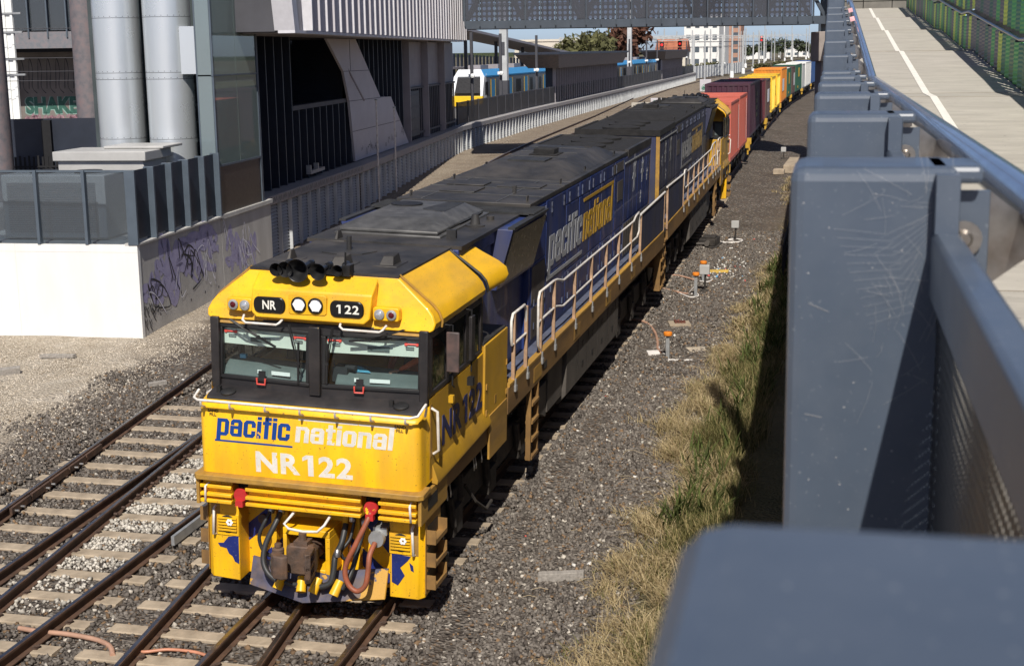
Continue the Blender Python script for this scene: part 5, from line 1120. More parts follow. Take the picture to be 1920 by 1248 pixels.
# white end faces the camera: bearing of the end wall
F1 = (-14.17, 14.94)
b = MB(); b.box((.6, .12, -.6), (5.85, 5, 2.449)); b.build('side_wall', M['wallconc'], plinth)
b = MB(); b.box((.02, .0, -.6), (5.84, .119, 2.45)); sw = b.build('side_panel', M['wallconc'], plinth)
b = MB(); b.box((5.87, .0, -.6), (10.3, 1.0, 2.40)); b.build('side_panel', M['wallconc'], plinth); bx('coping', (5.86, -.05, 2.401), (10.4, 1.1, 2.52), M['wallconc'], plinth)
we = thing('white_end_wall', 'bright white painted end wall above the gravel', 'wall', (*A1, 0), math.atan2(F1[1] - A1[1], F1[0] - A1[0]))
b = MB(); b.box((-.015, -.14, -.5), (9, .0, 2.46)); b.build('white_face', M['white_wall'], we)
b = MB(); b.box((-.01, -.012, 2.28), (9, .004, 2.284)); b.box((3.2, -.002, .2), (3.205, .003, 2.46)); b.build('panel_joint', pbr('joint line', (.55, .54, .5), .9), we)
# graffiti: sprayed bands and outlines on the side wall, flat paint
def smooth_pts(pts, n=6):
    P_ = [Vector(p) for p in pts]; P_ = [P_[0]] + P_ + [P_[-1]]; out = []
    for i in range(1, len(P_) - 2):
        a, b_, c_, d = P_[i - 1:i + 3]
        for k in range(n):
            t = k / n; out.append(.5 * ((2 * b_) + (c_ - a) * t + (2 * a - 5 * b_ + 4 * c_ - d) * t * t + (3 * b_ - a - 3 * c_ + d) * t ** 3))
    out.append(P_[-1]); return out
def ribbon(b, pts, w_, y, th=.002):      # flat painted stroke in the x,z plane at depth y
    P_ = smooth_pts([(p[0], p[1], 0) for p in pts]); L_ = []; R_ = []
    for i, p in enumerate(P_):
        d = (P_[min(i + 1, len(P_) - 1)] - P_[max(i - 1, 0)]); d = Vector((d.x, d.y, 0)); d = d.normalized() if d.length > 1e-6 else Vector((1, 0, 0)); n = Vector((-d.y, d.x, 0)); k = w_ * (.75 + .25 * math.sin(i * .9))
        L_.append((p.x + n.x * k, y, p.y + n.y * k)); R_.append((p.x - n.x * k, y, p.y - n.y * k))
    nn = len(P_); b.add(L_ + R_, [(i, i + 1, nn + i + 1, nn + i) for i in range(nn - 1)])
gr = random.Random(3)
b = MB()
for k in range(44):
    x0 = .45 + 4.4 * gr.random(); z0 = 1.0 + .9 * gr.random() + .12 * x0 * .3
    ribbon(b, [(x0, z0), (x0 + gr.uniform(-.5, .6), z0 + gr.uniform(.1, .6)), (x0 + gr.uniform(.1, .9), z0 + gr.uniform(-.5, .3)), (x0 + gr.uniform(.2, 1.1), z0 + gr.uniform(-.3, .45))], gr.uniform(.07, .19), -.002 - .0001 * k)
for k in range(18):
    x0 = 6.1 + 2.4 * gr.random(); z0 = .75 + .9 * gr.random()
    ribbon(b, [(x0, z0), (x0 + gr.uniform(-.4, .5), z0 + gr.uniform(.2, .7)), (x0 + gr.uniform(.1, .9), z0 + gr.uniform(-.5, .3))], gr.uniform(.05, .14), -.002 - .0001 * k)
g1 = b.build('graffiti_fill', M['graf_lilac'], plinth)
b = MB()
for k in range(11):
    x0 = .5 + 4.0 * gr.random(); z0 = 1.0 + .8 * gr.random()
    ribbon(b, [(x0, z0), (x0 + gr.uniform(-.2, .4), z0 + gr.uniform(.1, .6)), (x0 + gr.uniform(.2, .7), z0 + gr.uniform(-.3, .5)), (x0 + gr.uniform(.2, .9), z0 + gr.uniform(-.6, .1)), (x0 + gr.uniform(-.1, .6), z0 + gr.uniform(-.5, .2))], .026, -.0085 - .0002 * k)
for x0, z0 in ((.12, .95), (.32, .9), (.52, .95), (.2, .6), (.45, .55), (.7, .75)):
    ribbon(b, [(x0, z0), (x0 + .10, z0 - .25), (x0 + .16, z0 - .05), (x0 + .05, z0 - .15), (x0 + .2, z0 - .33)], .014, -.0085)
b.build('graffiti_outline', M['graf_black'], plinth)
b = MB()
for k in range(14):
    x0 = (.6 + 4 * gr.random()) if k < 6 else (6.1 + 2.3 * gr.random()); z0 = .8 + .9 * gr.random()
    ribbon(b, [(x0, z0), (x0 + gr.uniform(-.3, .4), z0 + gr.uniform(.3, .8)), (x0 + gr.uniform(.2, .7), z0 + gr.uniform(-.4, .5)), (x0 + gr.uniform(.2, .9), z0 + gr.uniform(-.5, .1))], .018, -.013 - .0002 * k)
b.build('graffiti_highlight', M['graf_white'], plinth)
b = MB()
for k in range(5): b.lathe([(.04, -.004), (.04, .0)], (1.2 + 1.05 * k, -.003, .55 + .03 * (k % 2)), (0, -1, 0), 8)
b.build('tie_hole', M['char'], plinth)
# glazed screen standing on the plinth
scn = thing('plant_screen', 'screen of smoked panels and slate fins on the white wall', 'screen', (*oA, 0), rA)
def blade(par, x, y, z0, z1, d=.30, t=.045, sgn=-1):
    b = MB(); b.loft([[(x - t, y, z0), (x + t, y, z0), (x + t, y + d, z0), (x - t, y + d, z0)], [(x - t, y, z1), (x + t, y, z1), (x + t, y + d, z1), (x - t, y + d, z1)]]); return b.build('screen_fin', M['fin_edge'], par, bevel=.008)
for k in range(6):
    s_ = .02 + 1.16 * k; blade(scn, s_, -.06, 2.46, 4.27, .26)
    if k < 5: bx('screen_panel', (s_ + .05, .10, 2.56), (s_ + 1.11, .125, 4.24), M['fin'], scn); 
bx('screen_coping', (0, -.06, 2.452), (5.9, .3, 2.50), M['wallconc'], scn)
sf = thing('plant_screen', 'row of see-through smoked panels above the white end wall', 'screen', (*A1, 0), math.atan2(F1[1] - A1[1], F1[0] - A1[0]))
for k in range(7):
    x = .02 + 1.26 * k
    b = MB(); b.box((x - .04, -.14, 2.46), (x + .04, .02, 4.27)); b.build('screen_fin', M['fin_edge'], sf, bevel=.008)
    b = MB(); b.box((x + .06, -.08, 2.58), (x + 1.2, -.06, 4.22)); b.each('screen_panel', M['gls_screen'], sf)
b = MB(); b.box((0, -.09, 4.22), (8.8, -.04, 4.27)); b.build('top_strip', M['fin_edge'], sf)
# plant behind the screen
def cab_unit(name, label, x0, x1, y0, y1, z0, z1, cat='plant unit'):
    t = thing(name, label, cat, (*oA, 0), rA)
    b = MB(); b.box((x0, y0, z0), (x1, y1, z1)); b.build('casing', M['ac'], t, bevel=.03)
    b = MB()
    n_ = int((z1 - z0 - .3) / .055)
    for k in range(n_): b.box((x0 - .02, y0 + .25, z0 + .15 + .055 * k), (x0 - .001, y1 - .15, z0 + .15 + .055 * k + .03))
    b.build('louvre_blades', pbr_cache('unit louvres', (.25, .26, .27), .5), t); return t
t = cab_unit('air_conditioning_unit', 'large louvred air conditioning unit behind the smoked screen', .95, 2.4, 1.15, 3.9, 2.5, 4.08)
b = MB(); b.lathe([(.35, 0), (.35, .06), (.0, .05)], (1.7, 1.9, 4.08), (0, 0, 1), 16); b.lathe([(.35, 0), (.35, .06), (.0, .05)], (1.7, 3.1, 4.08), (0, 0, 1), 16); b.build('fan_guard', M['rubber'], t)
t = thing('duct_box', 'pale flat topped duct box standing behind the screen', 'duct', (*oA, 0), rA)
b = MB(); b.box((3.2, 1.0, 4.25), (5.0, 3.6, 4.50)); b.box((3.3, 1.1, 2.5), (4.9, 3.5, 4.25)); b.box((4.2, .9, 4.505), (5.6, 2.6, 4.58)); b.build('casing', M['ac'], t, bevel=.02)
# zinc columns
for k, (x, y) in enumerate(((-14.33, 21.6), (-12.70, 21.5))):
    t = thing('zinc_column', ['left of the two fat rolled zinc columns by the glass stair', 'right of the two fat rolled zinc columns, next to the green glass'][k], 'column', (x, y, 2.3), 0, 'zinc columns')
    zz = [0, 2.35, 4.02, 4.2, 5.72, 7.6]
    for j in range(len(zz) - 1):
        b = MB(); b.lathe([(.66, zz[j] + .006), (.66, zz[j + 1] - .006)], (0, 0, 0), (0, 0, 1), 64); b.build('sheet_ring', M['zinc'], t, smooth=40)
    b = MB()
    for z in zz[1:-1]:
        b.lathe([(.652, z - .01), (.652, z + .01)], (0, 0, 0), (0, 0, 1), 32)
        for j in range(24):
            a = j * math.pi / 12; b.box((.66 * math.cos(a) - .008, .66 * math.sin(a) - .008, z + .03), (.66 * math.cos(a) + .008, .66 * math.sin(a) + .008, z + .046))
    b.each('seam_rivets', M['char'], t)
# glass stair tower
tw = thing('glass_stair_tower', 'green tinted glass stair tower with grey frames', 'building', (*oA, 0), rA)
b = MB()
for z0, z1 in ((3.92, 6.38), (6.42, 9.5)):
    for s0, s1 in ((5.95, 7.8), (7.82, 9.6)): b.box((s0, .02, z0), (s1, .04, z1))
b.each('glass_pane', M['gls_green'], tw)
b = MB()
for z0, z1 in ((2.6, 6.38), (6.42, 9.5)):
    b.box((5.90, .06, z0), (5.92, .46, z1))
b.each('glass_pane', glass('blue glass', (.56, .68, .72), .55, refl=1.0), tw)
b = MB(); b.box((5.88, .0, 6.38), (9.7, .07, 6.42)); b.box((9.6, .0, 2.5), (9.75, .2, 9.5)); b.box((5.88, .0, 3.86), (9.7, .08, 3.92)); b.box((5.89, .0, 3.9), (5.93, .05, 9.5)); b.box((5.89, .46, 2.6), (5.93, .50, 9.5)); b.each('glass_frame', M['fin_edge'], tw)
bx('base_panel', (5.9, .03, 2.525), (9.6, .10, 3.86), pbr('bronze panel', (.035, .028, .026), .35, var=.1), tw)
b = MB(); b.box((7.9, 2.6, 2.5), (9.6, 4.5, 9.5)); b.box((9.3, .3, 2.4), (9.5, 3.1, 9.5)); b.each('stair_core', pbr('stair core', (.05, .065, .07), .8, var=.2, scale=1.0), tw)
b = MB()
for k in range(8): b.box((6.2 + .35 * k, .4, 3.0 + .5 * k), (6.6 + .35 * k, 1.4, 3.06 + .5 * k))
b.bar((6.0, .35, 3.6), (9.2, .35, 8.0), .03, .03); b.bar((6.0, .35, 2.9), (9.2, .35, 7.3), .06, .14); b.each('stair_flight', pbr('stair', (.18, .2, .2), .6, var=.2), tw)
bx('duct_riser', (5.95, .52, 6.45), (6.4, .95, 7.75), M['zinc'], tw)
# station building: finned facade, void, leaning pale panel, barred bays and overhang
D1, D2 = (-12.4, 26.3), (-18.2, 69.7)
oD, rD = local_frame(D1, D2); LD = 43.6
st = thing('station_building', 'station building with navy finned facade under a ribbed grey overhang', 'building', (*oD, 0), rD)
b = MB(); b.box((-.6, .5, 2.45), (5.6, 2.8, 7.7)); b.box((5.6, 2.6, 2.45), (14.5, 4, 7.7)); b.box((14.5, .5, 2.45), (LD, 4, 7.7)); b.box((5.6, .5, 2.45), (14.5, 2.6, 4.98)); b.each('core_wall', M['fin'], st)
b = MB(); b.box((5.61, .52, 5.0), (14.5, 2.58, 5.02)); b.box((5.61, .52, 7.5), (14.5, 2.58, 7.55)); b.each('void_lining', M['void'], st)
def fins(ss, z0f, z1f, d=.30):
    for s_ in ss:
        b = MB(); z0, z1 = z0f(s_), z1f(s_)
        if z1 - z0 < .15: continue
        b.box((s_ - .03, .5 - d, z0), (s_ + .03, .499, z1)); b.mi = 1; b.box((s_ - .035, .49 - d, z0), (s_ + .035, .499 - d, z1)); b.build('facade_fin', [M['fin'], M['fin_edge']], st)
fins([.3 + 1.02 * k for k in range(6)], lambda s: 2.46, lambda s: 7.54)
fins([6.3 + 1.02 * k for k in range(9)], lambda s: 2.46, lambda s: 4.98)
def pz(s):   # upper edge of the leaning panel
    return float(np.interp(s, [10.4, 15.5, 20.2, 22.6, 26.8], [7.53, 7.53, 4.98, 4.93, 2.54]))
fins([15.6 + .95 * k for k in range(12)], lambda s: pz(s) + .03 if s < 26.8 else 2.46, lambda s: 7.54)
b = MB(); b.box((5.6, .22, 4.98), (14.3, .56, 5.14)); b.build('sill_beam', M['char'], st)
poly = [(10.43, 7.53), (13.1, 6.23), (13.98, 5.0), (14.7, 2.50), (26.8, 2.50), (22.6, 4.93), (20.2, 4.98), (15.5, 7.53)]
b = MB(); b.loft([[(p, .10, q) for p, q in poly], [(p, .2, q) for p, q in poly]])
pn = b.build('leaning_panel', M['clad'], st); b = MB()
for p, q in (((13.9, 5.02), (20.2, 4.97)), ((13.1, 6.24), (17.9, 6.22)), ((14.35, 3.75), (24.7, 3.72)), ((14.3, 7.5), (14.32, 6.25))): b.bar((p[0], .098, p[1]), (q[0], .098, q[1]), .004, .012)
b.build('panel_joint', M['char'], pn)
gr = random.Random(5); b = MB()
for k in range(22):
    x0 = 15.5 + 10 * gr.random(); z0 = 2.62 + .25 * gr.random() + (.5 * gr.random() if x0 > 23 else 0); ribbon(b, [(x0, z0), (x0 + .1, z0 + gr.uniform(.1, .35)), (x0 + .25, z0 + gr.uniform(-.05, .2)), (x0 + .3, z0 + .2)], .02, .097)
b.build('graffiti_tag', M['graf_black'], pn)
for s0, s1 in ((27.1, 32.2), (32.5, 37.7), (38.0, 43.2)):
    bx('bay_panel', (s0, .35, 5.2), (s1, .49, 7.5), M['clad_dk'], st)
    b = MB(); b.box((s0 - .12, .0, 2.5), (s0 + .04, .48, 7.54)); b.build('bay_pier', M['clad_dk'], st)
    b = MB()
    for k in range(9): b.box((s0 + .2 + k * (s1 - s0) / 9, .25, 2.5), (s0 + .28 + k * (s1 - s0) / 9, .32, 5.15))
    b.box((s0, .22, 5.1), (s1, .36, 5.19)); b.box((s0, .22, 2.75), (s1, .30, 2.85)); b.each('bar_gate', M['char'], st)
b = MB(); b.box((28.0, .20, 2.7), (30.6, .24, 5.0)); b.mi = 1
for z in (2.9, 3.5, 4.1, 4.7): b.box((28.1, .17, z), (30.5, .199, z + .12))
b.build('service_door', [M['fin'], M['char']], st)
b = MB(); b.box((6.9, .0, 2.62), (9.0, .18, 2.74)); b.box((6.9, .0, 2.74), (7.0, .18, 2.95)); b.box((8.0, .0, 2.74), (8.1, .18, 2.95)); b.each('cable_tray', M['galv'], st)
b = MB(); b.cyl((7.6, 1.2, 7.5), (7.6, 1.2, 6.9), .03, n=8); b.obox((7.55, 1.1, 6.75), (.8, -.5, -.2), (.5, .85, 0), (.2, 0, .95), .22, .08, .08); b.build('camera_housing', M['galv'], st)
# overhang
OV1, OV2 = (-9.64, 23.4), (-18.1, 70.3)
oO, rO = local_frame(OV1, OV2)
ov = thing('overhanging_storey', 'overhanging upper storey clad in pale vertical ribs above the facade', 'building', (*oO, 0), rO)
LO = math.hypot(OV2[0] - OV1[0], OV2[1] - OV1[1])
b = MB(); b.box((.6, .12, 7.56), (LO, 2.9, 13)); b.build('soffit_box', M['clad_dk'], ov)
b = MB(); b.box((.0, .0, 7.55), (LO, .5, 7.63)); b.loft([[(.0, .0, 7.63), (.6, .0, 7.63), (.6, .6, 7.63), (.0, .6, 7.63)], [(-1.6, .0, 13), (-1.0, .0, 13), (-1.0, .6, 13), (-1.6, .6, 13)]]); b.build('edge_trim', M['clad_rib'], ov)
bx('end_face', (.05, .55, 7.6), (.58, 2.9, 13), M['char'], ov)
k = 0; s_ = 1.6
while s_ < LO:
    b = MB(); b.box((s_ - .05, -.20, 7.64), (s_ + .05, .119, 13)); b.build('cladding_rib', M['clad_rib'] if k % 2 == 0 else M['clad'], ov); s_ += 1.18; k += 1
# louvred retaining wall under building and platform
WL = [(-12.1, 25.5), (-13.75, 39.6), (-18.1, 69.4), (-19.75, 95), (-26.8, 259)]
rw = thing('louvred_wall', 'grey louvred retaining wall with concrete coping below the station', 'wall')
nlv = 0; slat_me = {}
for k in range(len(WL) - 1):
    p, q = Vector((*WL[k], 0)), Vector((*WL[k + 1], 0)); Ls = (q - p).length; u = (q - p).normalized(); n = Vector((u.y, -u.x, 0))   # n: towards the tracks
    b = MB(); zb = 2.16
    secs = [[p + u * t * Ls + Vector((0, 0, H(p.y + (q.y - p.y) * t) - .3)) - n * .10, p + u * t * Ls - n * .10 + Vector((0, 0, zb)), p + u * t * Ls - n * .6 + Vector((0, 0, zb)), p + u * t * Ls - n * .6 + Vector((0, 0, H(p.y + (q.y - p.y) * t) - .3))] for t in (0, .25, .5, .75, 1)]
    b.loft(secs); b.build('wall_backing', M['char'], rw)
    b = MB(); b.obox((p + q) / 2 + Vector((0, 0, 2.31)) - n * .25, u, n, (0, 0, 1), Ls / 2 - .002, .36, .15); b.build('coping', pbr_cache('coping concrete', (.36, .36, .36), .8), rw, bevel=.02)
    step = 1.22; m_ = int(Ls / step)
    for j in range(m_ + 1):
        c = p + u * min(Ls - .03, j * step); zg = H(c.y) - .25
        b = MB(); b.obox(c + n * .03 + Vector((0, 0, (zg + 2.16) / 2)), u, n, (0, 0, 1), .035, .06, (2.16 - zg) / 2); b.build('wall_stud', M['louvre'], rw)
        if j < m_ and nlv < 62 and p.y < 90:
            c2 = p + u * (j + .5) * step; zg2 = H(c2.y) - .1
            nb_ = max(6, int((2.12 - zg2) / (.105 if c2.y < 45 else .14)))
            b = MB()
            for i in range(nb_):
                z = zg2 + (2.12 - zg2) * i / nb_; dz = (2.12 - zg2) / nb_
                lo = c2 + Vector((0, 0, z)) - n * .01; hi = c2 + Vector((0, 0, z + dz * .70)) - n * .075; h_ = u * (step / 2 - .036)
                b.add([lo - h_, lo + h_, hi + h_, hi - h_, lo - h_ - n * .012, lo + h_ - n * .012], [(0, 1, 2, 3), (0, 1, 5, 4)])
            tag(b.build('louvre_bay', M['louvre'], rw), kind='stuff'); nlv += 1
        elif j < m_:
            c2 = p + u * (j + .5) * step; zg2 = H(c2.y) - .1; b = MB(); h_ = u * (step / 2 - .036)
            for i in range(8):
                z = zg2 + (2.12 - zg2) * i / 8; dz = (2.12 - zg2) / 8; lo = c2 + Vector((0, 0, z)) - n * .01; hi = c2 + Vector((0, 0, z + dz * .72)) - n * .085
                b.add([lo - h_, lo + h_, hi + h_, hi - h_], [(0, 1, 2, 3)])
            tag(b.build('louvre_bay', M['louvre'], rw), kind='stuff')
# scribbled tags along the coping
b = MB(); gr = random.Random(9)
p, q = Vector((*WL[0], 0)), Vector((*WL[1], 0)); u = (q - p).normalized(); nn = Vector((u.y, -u.x, 0))
tg = thing('graffiti_strip', 'row of scribbled black tags along the wall coping', 'graffiti', (p.x + nn.x * .115, p.y + nn.y * .115, 0), math.atan2(u.y, u.x))
for k in range(34):
    x0 = 1.0 + .55 * k; z0 = 2.2 + .04 * gr.random()
    if x0 < 14: ribbon(b, [(x0, z0), (x0 + .12, z0 + .18), (x0 + .2, z0 + .03), (x0 + .34, z0 + .2), (x0 + .4, z0 + .04)], .012, -.001)
b.build('scribble', M['graf_black'], tg)
for k, (x, y, zt, zb_) in enumerate(((-13.75, 41.7, 5.0, .5), (-14.5, 46.2, 4.5, .6))):
    t = thing('white_pole', ['taller thin white pole standing against the louvred wall', 'shorter thin white pole further along the louvred wall'][k], 'pole', (x, y, 0))
    b = MB(); b.tube([(0, 0, zb_), (0, 0, zt)], .04, 8); b.build('pole', M['white'], t)
    b = MB(); b.box((-.06, -.06, zt), (.06, .06, zt + .05)); b.build('pole_cap', M['galv'], t)
b = MB(); b.tube([(-14.25, 41.6, 5.0), (-14.45, 39.4, 7.0)], .04, 6); tag(b.build('conduit', M['clad_dk']), 'thin slanting conduit across the pale leaning panel', 'conduit')
# platform slab
pf = MB(); pts = [(-12.6, 26), (-14.2, 39.8), (-18.5, 69.6), (-20.2, 95), (-27.3, 259)]
for k in range(len(pts) - 1):
    a, c = pts[k], pts[k + 1]; pf.hexa([(a[0] - (6.3 if a[1] > 60 else 40), a[1], .6), (a[0], a[1], .6), (c[0], c[1], .6), (c[0] - (6.3 if c[1] > 60 else 40), c[1], .6), (a[0] - (6.3 if a[1] > 60 else 40), a[1], 2.44), (a[0], a[1], 2.44), (c[0], c[1], 2.44), (c[0] - (6.3 if c[1] > 60 else 40), c[1], 2.44)])
pf.box((-60, 15.2, .6), (-16.0, 26, 2.42))
tag(pf.build('station_platform', pbr('platform asphalt', (.12, .115, .11), .9, var=.1, scale=1)), kind='structure')
# ================================================================ container train
def cont_mats():
    d = {}
    for n_, c_ in (('red', (.52, .12, .08)), ('maroon', (.16, .028, .035)), ('wine', (.055, .014, .03)), ('brown', (.10, .055, .045)), ('yellow', (.80, .50, .02)), ('orange', (.70, .24, .02)), ('green', (.018, .10, .055)), ('grey', (.42, .43, .42)), ('white', (.78, .77, .72)), ('blue', (.03, .09, .26))):  # wine is darkened so its colour carries the footbridge's shade
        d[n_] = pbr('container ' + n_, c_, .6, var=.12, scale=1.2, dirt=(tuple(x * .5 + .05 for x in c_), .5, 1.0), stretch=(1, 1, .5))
    return d
CM = cont_mats()
def corr(b, p, q, h, n, amp, z0, out):     # corrugated wall from p to q
    p, q, out = Vector(p), Vector(q), Vector(out); pts = []
    for i in range(n):
        for t, o in ((0, 0), (.3, 0), (.5, -amp), (.8, -amp)):
            pts.append(p.lerp(q, (i + t) / n) + out * o)
    pts.append(q); b.loft([[a + Vector((0, 0, z0)) for a in pts], [a + Vector((0, 0, z0 + h)) for a in pts]], cap=False, closed=False)
def container(colr, label, y0, L_, h, roofc=None, deck=1.12, tank=False):
    yc = y0 + L_ / 2; dx = path(y0 + L_) - path(y0); t = thing('container', label, 'container', (path(yc), yc, H(yc) + deck), -math.atan2(dx, L_), 'containers on the train')
    m_ = CM[colr]; w_ = 1.219; l2_ = L_ / 2
    b = MB()
    for s in (-1, 1):
        for e in (-1, 1): b.box((s * (w_ - .11), e * l2_, 0), (s * w_, e * (l2_ - .13), h))
        b.box((s * (w_ - .06), -l2_ + .13, h - .10), (s * (w_ - .004), l2_ - .13, h - .004)); b.box((s * (w_ - .06), -l2_ + .13, 0), (s * (w_ - .004), l2_ - .13, .15))
    for e in (-1, 1): b.box((-w_ + .11, e * l2_, h - .12), (w_ - .11, e * (l2_ - .09), h - .004)); b.box((-w_ + .11, e * l2_, 0), (w_ - .11, e * (l2_ - .09), .16))
    b.build('corner_frame', m_, t)
    if tank:
        b = MB(); b.lathe([(.0, -l2_ + .2), (.8, -l2_ + .3), (1.05, -l2_ + .55), (1.05, l2_ - .55), (.8, l2_ - .3), (0, l2_ - .2)], (0, 0, h / 2), (0, 1, 0), 24); b.build('tank', m_, t, smooth=50)
        b = MB()
        for s in (-1, 1):
            for k in range(4): b.bar((s * (w_ - .05), -l2_ + .15 + k * L_ / 4, .1), (s * (w_ - .05), -l2_ + .15 + (k + .9) * L_ / 4, h - .1), .05, .05)
        b.box((-1.0, -l2_ + .3, h - .1), (1.0, l2_ - .3, h - .03)); b.each('brace', m_, t)
        return t
    n = int(L_ / .278)
    b = MB()
    for s in (-1, 1): corr(b, (s * (w_ - .012), -l2_ + .13, 0), (s * (w_ - .012), l2_ - .13, 0), h - .25, n, .036, .15, (s, 0, 0))
    b.build('side_wall', m_, t)
    b = MB(); corr(b, (-w_ + .11, -l2_ + .015, 0), (w_ - .11, -l2_ + .015, 0), h - .28, 8, .03, .16, (0, -1, 0)); b.box((-w_ + .11, l2_ - .07, .16), (w_ - .11, l2_ - .03, h - .12)); b.build('end_wall', m_, t)
    b = MB(); pts = []
    for i in range(n):
        for tt, o in ((0, 0), (.35, 0), (.5, -.02), (.85, -.02)): pts.append((-l2_ + .09 + (L_ - .18) * (i + tt) / n, h - .012 + o))
    pts.append((l2_ - .09, h - .012)); b.loft([[(-w_ + .06, p, q) for p, q in pts], [(w_ - .06, p, q) for p, q in pts]], cap=False, closed=False); b.build('roof', CM[roofc] if roofc else m_, t)
    return t
def stripe(t, colr, y0, y1, z0, z1, name='marking'):
    b = MB(); b.box((1.222, y0, z0), (1.226, y1, z1)); return b.build(name, colr, t)
cs = [container('red', 'first red shipping container, right behind the second locomotive', 47.6, 6.06, 2.59), container('red', 'second red container with a white vertical stripe, before the dark wine container', 53.95, 6.06, 2.59)]
for c_ in cs: stripe(c_, M['paper'], 2.2, 2.36, .25, 2.3)
text('container_code', 'MSKU', M['paper'], cs[0], (.35, -3.04, 2.49), (1, 0, 0), (0, 0, 1), .11)
c_ = container('wine', 'tall dark wine container under the footbridge, bridge shade painted into its colour, after the red ones', 62.6, 12.19, 2.9)
b = MB()
for k in range(4): b.box((1.222, 1.0 + .1 * k, .8 + .4 * k), (1.226, 2.6 - .15 * k, 1.05 + .4 * k))
b.build('marking', pbr('olive marking', (.16, .14, .05), .7), c_)
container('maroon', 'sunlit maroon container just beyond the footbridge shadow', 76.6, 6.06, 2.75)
c_ = container('brown', 'brown container with pale lettering between maroon and yellow', 84.2, 6.06, 2.6); stripe(c_, M['paper'], -1.2, 1.6, 1.0, 1.9)
container('yellow', 'nearer yellow framed tank container', 93.2, 6.06, 2.6, tank=True); container('yellow', 'farther yellow framed tank container beside the orange one', 103.0, 6.06, 2.6, tank=True)
c_ = container('orange', 'orange container in the middle of the train', 112.6, 12.19, 2.9); stripe(c_, M['paper'], -4, 0, .9, 2.0)
c_ = container('green', 'nearer dark green container with white roof', 126.6, 7.4, 2.75, 'white'); stripe(c_, CM['yellow'], -1.5, .5, 1.2, 2.3); stripe(c_, CM['yellow'], -2.5, -.6, .3, .5)
c_ = container('brown', 'brown container with white patch between the two green ones', 135.6, 7, 2.75); stripe(c_, M['paper'], .2, 2.6, .8, 2.1)
c_ = container('green', 'farther dark green container next to the grey one', 144, 11.6, 2.9, 'white'); stripe(c_, CM['yellow'], -1.5, 1.5, 1.5, 2.5); stripe(c_, CM['yellow'], -3, -1, .3, .55)
container('grey', 'pale grey container near the tail of the train', 157, 6.06, 2.8, 'white'); container('white', 'white container near the tail of the train', 164.8, 13.5, 2.9, 'white'); container('blue', 'blue container farthest along the train', 180, 12.19, 2.9)
M['wag_y'] = pbr('wagon yellow', (.62, .36, .03), .6, var=.2, scale=2, dirt=((.2, .12, .05), .7, 2))
def wagon(y0, L_, label):
    yc = y0 + L_ / 2; dx = path(y0 + L_) - path(y0); t = thing('flat_wagon', label, 'wagon', (path(yc), yc, H(yc)), -math.atan2(dx, L_), 'container flat wagons')
    b = MB()
    for s in (-1, 1): b.box((s * .9, -L_ / 2, .78), (s * 1.1, L_ / 2, 1.05)); b.box((s * .25, -L_ / 2, .7), (s * .4, L_ / 2, 1.1))
    for k in range(7): y = -L_ / 2 + .15 + (L_ - .3) * k / 6; b.box((-1.2, y - .12, .85), (1.2, y + .12, 1.10))
    b.build('deck_frame', M['under'], t)
    b = MB()
    for k in (0, 6):
        y = -L_ / 2 + .15 + (L_ - .3) * k / 6
        for s in (-1, 1): b.box((s * 1.12, y - .2, .80), (s * 1.34, y + .2, 1.12)); b.box((s * 1.2, y - .09, .45), (s * 1.28, y + .09, .8))
    b.each('twistlock_bracket', M['wag_y'], t)
    for e in (-1, 1):
        bo = bpy.data.objects.new('bogie', None); C.objects.link(bo); bo.parent = t; bo.location = (0, e * (L_ / 2 - 2.2), 0)
        b = MB()
        for s in (-1, 1): b.loft([[(s * .98, -1.25, .42), (s * 1.12, -1.25, .42), (s * 1.12, -1.25, .58), (s * .98, -1.25, .58)], [(s * .98, 0, .3), (s * 1.12, 0, .3), (s * 1.12, 0, .75), (s * .98, 0, .75)], [(s * .98, 1.25, .42), (s * 1.12, 1.25, .42), (s * 1.12, 1.25, .58), (s * .98, 1.25, .58)]])
        b.box((-1.0, -.2, .45), (1.0, .2, .75)); b.build('bogie_frame', M['under'], bo)
        for dy in (-.9, .9):
            for s in (-1, 1):
                b = MB(); b.lathe([(.1, -.02), (.36, .0), (.46, .03), (.46, .1), (.49, .12), (.1, .13)], (s * .86, dy, .47), (-s, 0, 0), 20); b.build('wheel', M['wheel'], bo, smooth=40)
    return t
for y0, L_, lb in ((45.6, 15.6, 'flat wagon carrying the two red containers'), (62.2, 20.8, 'flat wagon carrying the wine and maroon containers'), (84.0, 25.5, 'flat wagon carrying brown and yellow containers'), (111, 22, 'flat wagon under the orange container'), (134.5, 22, 'flat wagon under the farther green container'), (157, 21.5, 'flat wagon under the grey and white containers'), (179.5, 13, 'flat wagon under the blue container')): wagon(y0, L_, lb)

